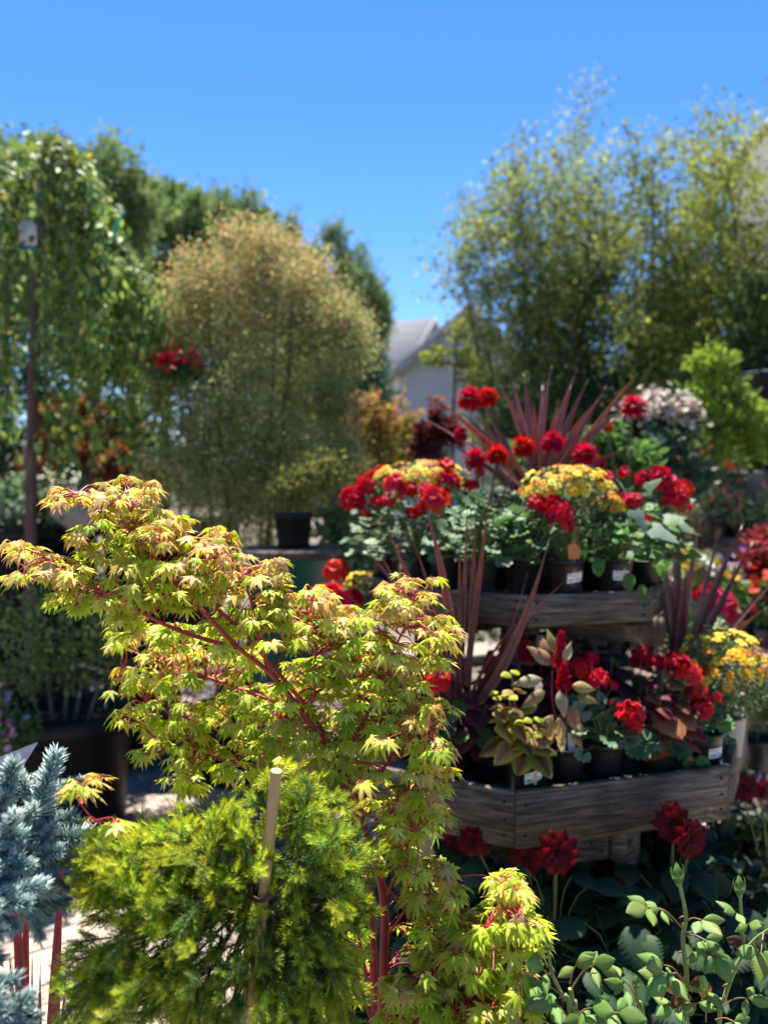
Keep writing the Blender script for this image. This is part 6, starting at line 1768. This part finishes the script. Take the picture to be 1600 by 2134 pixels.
for pts, r0, r1 in main:
    cp = curve_pts([at(*q) for q in pts], 6)
    c0 = (0.33, 0.028, 0.03); c1 = (0.46, 0.035, 0.045)
    tube(A, [p - MB for p in cp], r0, r1, c0, seg=8, col1=c1)
    bp += cp[3:]
tube(A, [Vector((0, 0, .27)), at(795, 2150, 1.42) - MB], .014, .0088, (0.22, 0.03, 0.03), seg=8)
for q in (at(798, 2150, 1.38), at(800, 2150, 1.36), at(783, 2150, 1.44), at(776, 2100, 1.44), at(775, 2130, 1.44)):
    tube(A, curve_pts([Vector((0, 0, .29)), (q - MB) * .6 + Vector((0, 0, .1)), q - MB], 4), .007, .0045, (0.25, 0.03, 0.03), seg=7)
M_MSTEM = col_mat('maple_stem', rough=0.38, spec=0.4, bump=0.15, scale=150, amount=0.25)
A.build('trunk', [M_MSTEM], maple)
# foliage regions: px, py, rx, ry, distance, share, pinkness
REG = [(300, 1310, 80, 28, 1.45, 16, .15), (400, 1330, 80, 30, 1.50, 18, .1), (480, 1350, 70, 40, 1.52, 16, .1), (640, 1440, 70, 40, 1.50, 16, .1), (770, 1580, 60, 40, 1.42, 16, .1), (690, 1640, 60, 30, 1.36, 14, .1), (930, 2080, 90, 45, 1.33, 24, .1), (870, 2000, 50, 40, 1.42, 12, .1), (1000, 2020, 70, 40, 1.32, 16, .1), (905, 1600, 35, 50, 1.34, 18, .5), (900, 1690, 30, 30, 1.35, 12, .5), (50, 1145, 38, 18, 1.33, 14, .9), (90, 1190, 80, 28, 1.33, 26, .7), (190, 1235, 95, 38, 1.35, 38, .25), (160, 1035, 60, 22, 1.38, 20, .9), (235, 1030, 50, 30, 1.40, 20, .9), (285, 1025, 40, 35, 1.42, 26, .9), (270, 1085, 75, 35, 1.41, 32, .7),
       (230, 1130, 70, 45, 1.40, 30, .3), (330, 1100, 55, 40, 1.42, 32, .7), (330, 1170, 90, 45, 1.41, 46, .2), (420, 1130, 60, 35, 1.42, 30, .8), (455, 1170, 45, 35, 1.41, 26, 1.0), (420, 1210, 90, 42, 1.42, 46, .3), (300, 1250, 100, 38, 1.40, 36, .1),
       (510, 1220, 70, 40, 1.42, 36, .5), (560, 1190, 40, 25, 1.42, 16, .8), (620, 1250, 60, 30, 1.42, 28, .8), (590, 1300, 90, 45, 1.43, 40, .3), (690, 1290, 50, 30, 1.43, 20, .7), (480, 1290, 70, 40, 1.46, 24, .1), (680, 1350, 70, 50, 1.43, 36, .2),
       (860, 1225, 55, 25, 1.45, 22, .9), (855, 1275, 75, 35, 1.45, 34, .6), (900, 1330, 60, 28, 1.44, 22, .7), (850, 1370, 70, 35, 1.44, 26, .3), (760, 1320, 60, 40, 1.46, 26, .3), (740, 1400, 80, 50, 1.44, 40, .15), (810, 1440, 70, 45, 1.42, 32, .35), (880, 1480, 55, 35, 1.38, 22, .7),
       (890, 1540, 50, 32, 1.36, 22, .5), (800, 1520, 80, 45, 1.41, 38, .15), (690, 1470, 80, 50, 1.45, 34, .1), (620, 1400, 70, 40, 1.47, 22, .1), (560, 1480, 90, 50, 1.55, 40, .1), (430, 1380, 110, 45, 1.62, 46, .2), (320, 1350, 80, 40, 1.64, 34, .5), (300, 1420, 80, 40, 1.66, 32, .3),
       (420, 1450, 100, 45, 1.62, 44, .1), (330, 1500, 80, 35, 1.62, 28, .4), (460, 1530, 110, 45, 1.58, 46, .1), (370, 1570, 80, 35, 1.58, 28, .3), (600, 1560, 80, 40, 1.50, 30, .05), (540, 1610, 90, 30, 1.5, 24, .05), (720, 1570, 80, 50, 1.42, 32, .05), (420, 1620, 60, 30, 1.55, 14, .1), (640, 1520, 60, 40, 1.42, 22, .05),
       (870, 1650, 45, 35, 1.35, 26, .7), (830, 1700, 55, 35, 1.38, 18, .1), (760, 1660, 60, 40, 1.46, 14, .05), (855, 1740, 45, 35, 1.37, 20, .3), (800, 1780, 45, 40, 1.46, 7, .1), (890, 1810, 55, 28, 1.36, 18, .5), (900, 1870, 55, 30, 1.35, 20, .3), (860, 1850, 35, 40, 1.40, 5, .1),
       (920, 1930, 50, 40, 1.34, 16, .1), (870, 1940, 40, 45, 1.42, 6, .05), (745, 2010, 35, 60, 1.47, 14, .0), (720, 1930, 40, 50, 1.48, 12, .0), (700, 2080, 50, 60, 1.5, 12, .0),
       (1063, 1850, 28, 35, 1.28, 16, .25), (1050, 1910, 55, 40, 1.28, 30, .15), (1090, 1950, 38, 40, 1.27, 20, .4), (1010, 1970, 70, 45, 1.28, 36, .1), (940, 2010, 60, 45, 1.29, 30, .15), (1030, 2040, 75, 45, 1.27, 38, .1), (880, 2060, 70, 40, 1.31, 34, .3), (960, 2090, 80, 45, 1.27, 42, .4), (860, 2120, 70, 35, 1.31, 28, .1), (1050, 2110, 60, 35, 1.26, 26, .3), (960, 2150, 110, 30, 1.27, 34, .2),
       (150, 1655, 40, 25, 1.12, 4, .6), (185, 1630, 22, 20, 1.12, 3, .6), (210, 1720, 40, 14, 1.12, 4, .3), (225, 1745, 40, 20, 1.13, 4, .1)]
TW = Acc()
allL = []
nb = np.array([p[:] for p in bp])
for (px, py, rx, ry, c, n, pink) in REG:
    made = 0
    while made < n * (3.2 if (px > 830 and py > 1780) else 2.4):
        a_ = rng.uniform(0, 6.28); k = math.sqrt(rng.random())
        p = at(px + rx * k * math.cos(a_), py + ry * k * math.sin(a_), c + .022 + rng.gauss(0, .05))
        j = int(np.argmin(((nb - np.array(p)) ** 2).sum(1))); s = bp[j]
        d = (p - s)
        if d.length > .005:
            mid = s.lerp(p, .5) + Vector((rng.gauss(0, .006), rng.gauss(0, .006), .12 * d.length))
            tube(TW, [q - MB for q in curve_pts([s, mid, p], 3)], .0013, .0008, (0.42, 0.03, 0.04), seg=4, cap=False)
        dd = d.normalized() if d.length > 1e-3 else Vector((0, 0, 1))
        out = Vector((dd.x, dd.y - .15, 0))
        out = out.normalized() if out.length > .1 else Vector((rng.gauss(0, 1), -.6, 0)).normalized()
        m = rng.choice([2, 3, 4, 4, 5])
        for q in range(m):
            th = rng.uniform(-1.9, 1.9)
            o = Vector((out.x * math.cos(th) - out.y * math.sin(th), out.x * math.sin(th) + out.y * math.cos(th), 0))
            drp = rng.choice([.25, .5, .8, 1.2, 1.6]) * rng.uniform(.7, 1.2)
            D = (o + Vector((0, 0, -drp))).normalized()
            pet = p + (o * .8 + Vector((0, 0, .25))).normalized() * rng.uniform(.010, .020)
            tube(TW, [p - MB, p.lerp(pet, .6) + Vector((0, 0, .003)) - MB, pet - MB], .0008, .0006, (0.45, 0.05, 0.05), seg=3, cap=False)
            N = Vector((o.x * .55 + rng.gauss(0, .22), o.y * .55 + rng.gauss(0, .22), .9))
            s_ = rng.uniform(.019, .034) * (0.85 if pink > .85 else 1)
            pk = rng.random() < pink * .82
            allL.append((frame(pet, D, N, s_), pk, rng.randrange(24), (pet - CAM).length))
            made += 1
TW.build('twigs', [M_MSTEM], maple)
allL.sort(key=lambda e: -sum(abs(v) for v in ()) + e[3] / (e[0].col[1].length if hasattr(e[0], 'col') else 1))
for M, pk, k, _ in allL[:300]:
    link('leaf', (LP if pk else LG)[k], maple, Matrix.Translation(-MB) @ M)
A = Acc()
for grp in ((False, MG), (True, MP)):
    for ti in range(6):
        for ci in range(4):
            ms = [np.array(Matrix.Translation(-MB) @ M)[:3] for M, pk, k, _ in allL[300:] if pk == grp[0] and k == ti * 4 + ci]
            if ms:
                b_ = np.array([rng.uniform(.8, 1.2) for _ in ms])[:, None]
                inst(A, T_MAPLE[ti], np.array(ms), np.array(grp[1][ci][0]) * b_, np.array(grp[1][ci][1]) * b_)
A.build('foliage', [M_MAPLE], maple)['kind'] = 'stuff'

# ================================================================== GOLDEN JUNIPER-LIKE CONIFER WITH ITS STAKE
def sprig_template(seed, L=1.0, nsh=6, needles=26, nl=.25, col=None):
    """feathery tip: a curved shoot with side shoots, flat needles all round; t runs from base to tip"""
    q = random.Random(seed)
    V, F, t = [], [], []
    shoots = [((0, 0, 0), (0, 1, 0), L, 0.0)]
    for i in range(nsh):
        f = .15 + .7 * i / nsh
        a_ = q.uniform(0, 6.28)
        d = Vector((math.cos(a_) * .8, .9, math.sin(a_) * .6)).normalized()
        shoots.append(((0, f * L, -.12 * f * f), d[:], L * (.45 * (1 - f) + .12), f * .55))
    for (b, d, l, t0) in shoots:
        b, d = Vector(b), Vector(d)
        e1 = d.orthogonal().normalized(); e2 = d.cross(e1)
        m = max(6, int(needles * l / L * 1.3))
        for j in range(m):
            f = (j + .5) / m
            p = b + d * (l * f) + Vector((0, 0, -.12 * f * f * l))
            for h in range(2):
                a_ = j * 2.4 + h * math.pi + q.uniform(-.4, .4)
                nd = (d * .9 + (e1 * math.cos(a_) + e2 * math.sin(a_)) * .8 * (1.1 - f * .5)).normalized()
                ln = nl * q.uniform(.7, 1.1) * (1 - .35 * f)
                sd = nd.cross(d).normalized() * ln * .06
                n = len(V)
                V += [(p - sd)[:], (p + sd)[:], (p + nd * ln * .55 + sd * .8)[:], (p + nd * ln)[:]]
                tt = min(1, t0 + (1 - t0) * f)
                t += [tt * .8, tt * .8, min(1, tt * .9 + .08), min(1, tt + .12)]
                F += [(n, n + 1, n + 2), (n, n + 2, n + 3)]
    return np.array(V), np.array(F), np.array(t) ** 1.3


T_SPRIG = [sprig_template(s) for s in range(5)]
JC = [((0.16, 0.28, 0.03), (0.64, 0.66, 0.025)), ((0.10, 0.22, 0.035), (0.48, 0.56, 0.03)), ((0.20, 0.34, 0.035), (0.74, 0.68, 0.025)), ((0.05, 0.14, 0.045), (0.26, 0.38, 0.04))]
JM = [[tmesh('sprig', T, c0, c1, M_NEEDLE) for T in T_SPRIG] for c0, c1 in JC]
rng = random.Random(400)
jb = at(540, 2050, 1.20); JB = Vector((jb.x, jb.y, 0))
jun = empty('golden_conifer', JB, 'feathery conifer with yellow-tipped green sprays grown on a bare stem beside a cane', 'conifer')
A = Acc(); lathe(A, [(.001, .003), (.10, .003), (.11, 0), (.135, .22), (.14, .225), (.143, .25), (.133, .25), (.128, .22), (.001, .22)], seg=36); pt_ = A.build('pot', [M_BIGPOT], jun)
A = Acc(); tube(A, [x - JB for x in curve_pts([Vector((JB.x, JB.y, .22)), at(560, 2150, 1.22), at(540, 1950, 1.20), at(530, 1880, 1.19)], 5)], .011, .008, (0.10, 0.07, 0.045), seg=8)
JR = [(230, 1830, 60, 60, 1.10, 40, 3), (290, 1790, 80, 70, 1.14, 60, 3), (370, 1770, 90, 60, 1.16, 60, 3), (450, 1800, 90, 80, 1.17, 60, 2), (430, 1730, 80, 40, 1.18, 44, 3), (600, 1660, 70, 50, 1.24, 40, 2), (660, 1700, 70, 60, 1.22, 44, 1), (520, 1720, 70, 60, 1.22, 40, 1), (640, 1780, 90, 70, 1.2, 60, 0),
      (710, 1810, 60, 60, 1.22, 36, 1), (560, 1850, 90, 70, 1.2, 44, 0), (720, 1890, 45, 45, 1.2, 30, 1), (650, 1890, 80, 70, 1.18, 54, 1), (390, 1870, 100, 70, 1.14, 56, 1), (290, 1890, 80, 60, 1.11, 44, 2), (470, 1930, 90, 60, 1.16, 44, 0), (330, 1960, 90, 60, 1.12, 48, 1), (220, 1990, 70, 35, 1.09, 26, 1),
      (240, 2050, 100, 45, 1.08, 46, 1), (340, 2060, 90, 60, 1.10, 50, 1), (430, 2040, 90, 60, 1.12, 46, 1), (560, 1990, 80, 60, 1.16, 40, 0), (640, 2010, 80, 70, 1.16, 50, 1), (700, 2000, 50, 60, 1.18, 28, 1), (600, 2090, 90, 50, 1.14, 46, 1), (690, 2100, 60, 50, 1.16, 32, 1), (440, 2110, 70, 40, 1.1, 22, 1), (200, 2110, 60, 40, 1.07, 20, 1)]
sp_ = []
core = at(530, 1900, 1.2)
for (px, py, rx, ry, c, n, hue) in JR:
    reg = at(px, py, c)
    jj = core.lerp(reg, .25)
    tube(A, [x - JB for x in curve_pts([core + Vector((rng.gauss(0, .01), 0, rng.gauss(-.02, .02))), jj + Vector((0, .01, .015)), reg], 4)], .0035, .0012, (0.12, 0.075, 0.045), seg=5)
    for i in range(n):
        a_ = rng.uniform(0, 6.28); k = rng.random() ** .55
        dc = rng.gauss(0, .05)
        p = at(px + rx * k * math.cos(a_), py + ry * k * math.sin(a_), c + dc)
        d = (p - core).normalized() * .9 + Vector((rng.gauss(0, .45), rng.gauss(-.25, .4), rng.gauss(-.12, .4)))
        if dc > .02: hh = rng.choice([3, 1])
        else: hh = {3: rng.choice([2, 2, 0, 0, 1]), 2: rng.choice([0, 0, 2, 1]), 1: rng.choice([1, 1, 0, 3, 0]), 0: rng.choice([3, 1, 3, 1])}[hue]  # sun and shade in colour: upper-left sprays yellower, middle and rear ones darker
        s = rng.uniform(.038, .060)
        d.normalize()
        tube(A, [p - d * s * .5 - JB, p - JB + d * s * .5], .0011, .0006, (0.13, 0.09, 0.05), seg=3, cap=False)
        sp_.append((frame(p - d * s * .3, d, (rng.gauss(0, .3), -.3, 1), s), hh, rng.randrange(5), c + dc))
A.build('stems', [M_BARK], jun)
sp_.sort(key=lambda e: e[3])
for M, hh, k, _ in sp_[:300]:
    link('sprig', JM[hh][k], jun, Matrix.Translation(-JB) @ M)
A = Acc()
for hh in range(4):
    for k in range(5):
        ms = [np.array(Matrix.Translation(-JB) @ M)[:3] for M, h2, k2, _ in sp_[300:] if h2 == hh and k2 == k]
        if ms:
            b_ = np.array([rng.uniform(.8, 1.2) for _ in ms])[:, None]
            inst(A, T_SPRIG[k], np.array(ms), np.array(JC[hh][0]) * b_, np.array(JC[hh][1]) * b_)
A.build('foliage', [M_NEEDLE], jun)['kind'] = 'stuff'
# the cane stake
st0, st1 = at(522, 2160, 1.165), at(576, 1606, 1.10)
bot = st0 + (st0 - st1).normalized() * ((st0.z - .12) / abs((st0 - st1).normalized().z))
A = Acc(); tube(A, [Vector(), (st1 - bot) * .3 + Vector((.001, 0, 0)), (st1 - bot) * .55, (st1 - bot) * .8 + Vector((-.001, 0, 0)), st1 - bot], .0076, .0078, (0.46, 0.27, 0.12), seg=18, col1=(0.50, 0.32, 0.15))
o = A.build('stake', [M_CANE]); o.location = bot
tag(o, 'round tan wooden stake rising out of the feathery yellow-green conifer', 'stake')
A = Acc(); q0 = at(548, 1872, 1.122)
for k in range(3):
    tube(A, curve_pts([Vector((-.012, .0, -.002 + k * .002)), Vector((0, -.011, k * .002)), Vector((.014, .0, .003 + k * .002)), Vector((.03, .03, .006))], 4), .0016, .0016, (0.10, 0.06, 0.045), seg=5)
A.build('tie', [M_STEM], o).location = q0 - bot

# ================================================================== BLUE SPRUCE
def spruce_tip(seed, n=400, L=.10, nl=.0185):
    q = np.random.default_rng(seed)
    f = np.sort(q.random(n)) ** .9
    th = np.arange(n) * 2.39996 + q.normal(size=n) * .3
    ax = np.stack([np.zeros(n), f * L, -.10 * L * f ** 2], 1)
    rad = np.stack([np.cos(th), np.zeros(n), np.sin(th) + .25], 1)
    rad /= np.linalg.norm(rad, axis=1, keepdims=True)
    fw = .55 + .75 * f ** 3
    D = rad + np.array([0, 1, 0]) * fw[:, None] + q.normal(size=(n, 3)) * .08
    T = (np.array([(-.055, 0, 0), (.055, 0, 0), (0, 0, .06), (-.045, .55, .03), (.045, .55, .03), (0, .55, .085), (0, 1, .05)], float),
         np.array([(0, 3, 5), (0, 5, 2), (1, 2, 5), (1, 5, 4), (0, 1, 4), (0, 4, 3), (3, 6, 5), (5, 6, 4), (3, 4, 6)]), np.array([0, 0, 0, .6, .6, .6, 1.0]))
    ln = nl * (0.75 + .35 * q.random(n)) * np.where(f > .93, .8, 1)
    return T, frames_np(ax, D, np.cross(rad, [0, 1, 0]) + rad, ln), n


SC_ = [((0.17, 0.29, 0.25), (0.44, 0.56, 0.52)), ((0.14, 0.24, 0.20), (0.32, 0.44, 0.40)), ((0.21, 0.33, 0.27), (0.52, 0.63, 0.58))]
STM = []
for s in range(6):
    A = Acc(); T, Ms, n = spruce_tip(s)
    c0, c1 = SC_[s % 3]
    b_ = np.random.default_rng(s).uniform(.85, 1.15, (n, 1))
    inst(A, T, Ms, np.array(c0) * b_, np.array(c1) * b_)
    tube(A, [(0, -.02, 0), (0, .05, -.002), (0, .1, -.01)], .0022, .0012, (0.35, 0.27, 0.13), seg=6)
    STM.append(A.mesh('branch', [M_BLUE]))
rng = random.Random(500)
sb = at(-60, 2100, 1.15); SB = Vector((sb.x, sb.y, 0))
spr = empty('blue_spruce', SB, 'dwarf blue spruce with dense silvery blue needles at the lower left of the photo', 'conifer')
A = Acc(); lathe(A, [(.001, .003), (.12, .003), (.13, 0), (.155, .26), (.16, .265), (.163, .29), (.15, .29), (.145, .26), (.001, .26)], seg=36); A.build('pot', [M_BIGPOT], spr)
A = Acc(); tube(A, [Vector((0, 0, .25)), at(-40, 1900, 1.15) - SB, at(-20, 1650, 1.15) - SB], .014, .006, (0.12, 0.085, 0.06), seg=8)
tips = [(118, 1575, .99, .35, 1.0, .115), (70, 1625, .99, -.1, .9, .09), (10, 1590, .96, .1, 1, .11), (165, 1620, 1.03, .7, .5, .09), (60, 1680, .96, .6, .9, .10), (140, 1690, .99, .8, .7, .10), (40, 1730, .94, .9, .35, .11), (185, 1725, .97, 1, .45, .12), (150, 1700, 1.02, .8, .2, .1),
        (120, 1760, .96, 1, .6, .10), (90, 1830, .92, 1, .35, .10), (170, 1790, .98, 1, .15, .09), (60, 1795, .93, .9, .2, .09), (20, 1690, .93, .4, .9, .1), (-10, 1750, .92, .8, .7, .11), (60, 1870, .90, 1, .15, .10), (120, 1850, .95, .9, -.1, .09), (150, 1880, .98, 1, -.3, .09), (75, 1905, .93, .6, -.55, .085),
        (110, 1905, .96, .8, -.7, .08), (25, 1850, .90, .8, .2, .09), (5, 1930, .88, .9, .1, .09), (-10, 1880, .88, .9, .3, .1), (30, 2030, .86, .9, .3, .10), (60, 2070, .85, 1, .5, .10), (20, 2100, .84, .9, .2, .1), (80, 2110, .86, 1, -.1, .09), (-10, 2060, .84, .9, .4, .1), (50, 2130, .84, .8, .1, .09), (10, 1990, .88, .6, -.2, .09),
        (35, 1600, 1.0, -.4, 1, .09), (95, 1640, 1.0, .1, 1, .09), (0, 1650, .95, .4, .8, .1), (25, 1770, .93, .3, .7, .09), (100, 1720, .97, .5, .8, .09), (60, 1760, .95, .8, .6, .09), (150, 1840, 1.0, .9, .1, .08), (40, 1930, .92, .7, -.5, .08), (-20, 1800, .9, .8, .6, .1), (130, 1630, 1.02, .4, .8, .09), (80, 1960, .95, .4, -.9, .07), (-20, 1960, .87, .9, .2, .1), (-30, 1700, .95, .5, .9, .1), (-30, 2010, .86, .8, .2, .1)]
for i, (px, py, c, dx, dz, ln) in enumerate(tips):
    c = c * 1.13; ln = ln * 1.13
    tip = at(px, py, c)
    d = Vector((dx, rng.uniform(-.45, .15), dz)).normalized()
    s = ln / .10 * .98
    b0 = tip - d * ln
    inner = b0 - Vector((d.x, d.y, d.z * .3)) * .05
    tube(A, [inner - SB, b0 - SB], .0032, .0024, (0.16, 0.11, 0.06), seg=5)
    tube(A, [Vector((.02, 0, (inner.z - .05))) , inner - SB], .005, .0032, (0.14, 0.10, 0.06), seg=5)
    link('branch', STM[(i * 5) % 6], spr, frame(b0 - SB, d, (rng.gauss(0, .4), -.4, 1), s))
A.build('trunk', [M_BARK], spr)
# care label stuck in the spruce: mauve card with white print round a grey picture
M_CARD = noise_mat('mauve_card', (0.42, 0.33, 0.42), (0.46, 0.36, 0.45), scale=3, rough=0.35, bump=0.0)
M_PHOTO = noise_mat('card_picture', (0.10, 0.12, 0.11), (0.22, 0.25, 0.23), scale=90, rough=0.35, bump=0.0)
M_WHITEINK = noise_mat('white_print', (0.8, 0.78, 0.8), (0.84, 0.82, 0.84), scale=3, rough=0.4, bump=0.0)
c_ = at(79, 1547, 1.12)
ux = (at(-80, 1608, 1.09) - c_); W_ = ux.length; ux.normalize()      # along the top edge, away from the corner
dn_ = (at(10, 1660, 1.11) - c_); H_ = dn_.length; dn_ = (dn_ - ux * 0).normalized()
nn = ux.cross(dn_).normalized()
if nn.y > 0: nn = -nn
cardr = empty('care_card', c_ + dn_ * H_, 'mauve printed plant card with white border text stuck in the blue spruce', 'plant label')
K0 = c_ - (c_ + dn_ * H_)
def card(name, poly, mat, lift):
    A = Acc(); V = [K0 + ux * a_ + dn_ * b_ + nn * lift for a_, b_ in poly] + [K0 + ux * a_ + dn_ * b_ + nn * (lift - .0004) for a_, b_ in poly]
    n = len(poly)
    A.add([v[:] for v in V], [(0, i, i + 1) for i in range(1, n - 1)] + [(n, n + i + 1, n + i) for i in range(1, n - 1)])
    return A.build(name, [mat], cardr, smooth=False)
card('card', [(0, 0), (W_, 0), (W_, H_), (0, H_)], M_CARD, 0)
card('picture', [(.024, .026), (W_ - .01, .026), (W_ - .01, H_ - .01), (.024, H_ - .01)], M_PHOTO, .0006)
A = Acc()
rg = random.Random(6)
def cq(a0, b0, a1, b1):
    A.add([(K0 + ux * a_ + dn_ * b_ + nn * .0006)[:] for a_, b_ in ((a0, b0), (a1, b0), (a1, b1), (a0, b1))], [(0, 1, 2, 3)])
for row, (bb, hh2, a0, a1) in enumerate(((.0085, .0011, .034, .055), (.0118, .0011, .038, .052), (.0150, .0012, .012, .088), (.0195, .0016, .016, .092))):
    x = a0
    while x < a1:
        w_ = rg.uniform(.001, .0034) if row < 3 else .004
        cq(x, bb, x + w_, bb + hh2); x += w_ + (.0007 if row < 3 else 0)
x = .03
while x < H_ - .01:
    w_ = rg.uniform(.002, .005); cq(.012, x, .0145, x + w_); x += w_ + .0015
cq(0, 0, .0008, H_)
A.build('print', [M_WHITEINK], cardr, smooth=False)

# red cordyline-like blades under the spruce and a purple plant below the conifer
def red_blades(label, base, tips, c0, c1, rng, w=.014):
    r = empty('red_sword_plant', base, label, 'sword-leaved plant')
    A = Acc(); lathe(A, [(.001, 0), (.09, 0), (.115, .2), (.12, .2), (.12, .22), (.11, .22), (.11, .19), (.001, .19)], seg=28); A.build('pot', [M_POT], r)
    for it in tips:
        V, F, C = strap(Vector((rng.gauss(0, .01), rng.gauss(0, .01), .19)), at(*it[:3]) - Vector(base), w * (it[3] if len(it) > 3 else 1), .02, rng, .2, c0, c1)
        A = Acc(); A.add(V, F, C); A.build('blade', [M_STRAP], r)
    return r
rng = random.Random(600)
b0 = at(60, 2134, 1.35); b0.z = 0
red_blades('red-leaved sword plant on the paving below the blue spruce', b0, [(20, 1700, 1.34, .95), (135, 1700, 1.36, .95), (60, 1720, 1.38, .8), (68, 1975, 1.3, .6), (20, 1980, 1.35, 1), (85, 2000, 1.4, .8), (-20, 2000, 1.3, 1), (140, 2010, 1.4, .6), (60, 1990, 1.42, .9)], (0.17, 0.015, 0.02), (0.24, 0.05, 0.06), rng, .013)
b0 = at(480, 2250, 1.5); b0.z = 0
red_blades('purple-leaved plant on the paving seen under the feathery conifer', b0, [(380, 2080, 1.45), (430, 2095, 1.5), (330, 2110, 1.45), (500, 2060, 1.6), (270, 2130, 1.45), (560, 2090, 1.5), (350, 2060, 1.6, .8), (460, 2070, 1.45)], (0.16, 0.06, 0.10), (0.30, 0.16, 0.22), rng, .012)
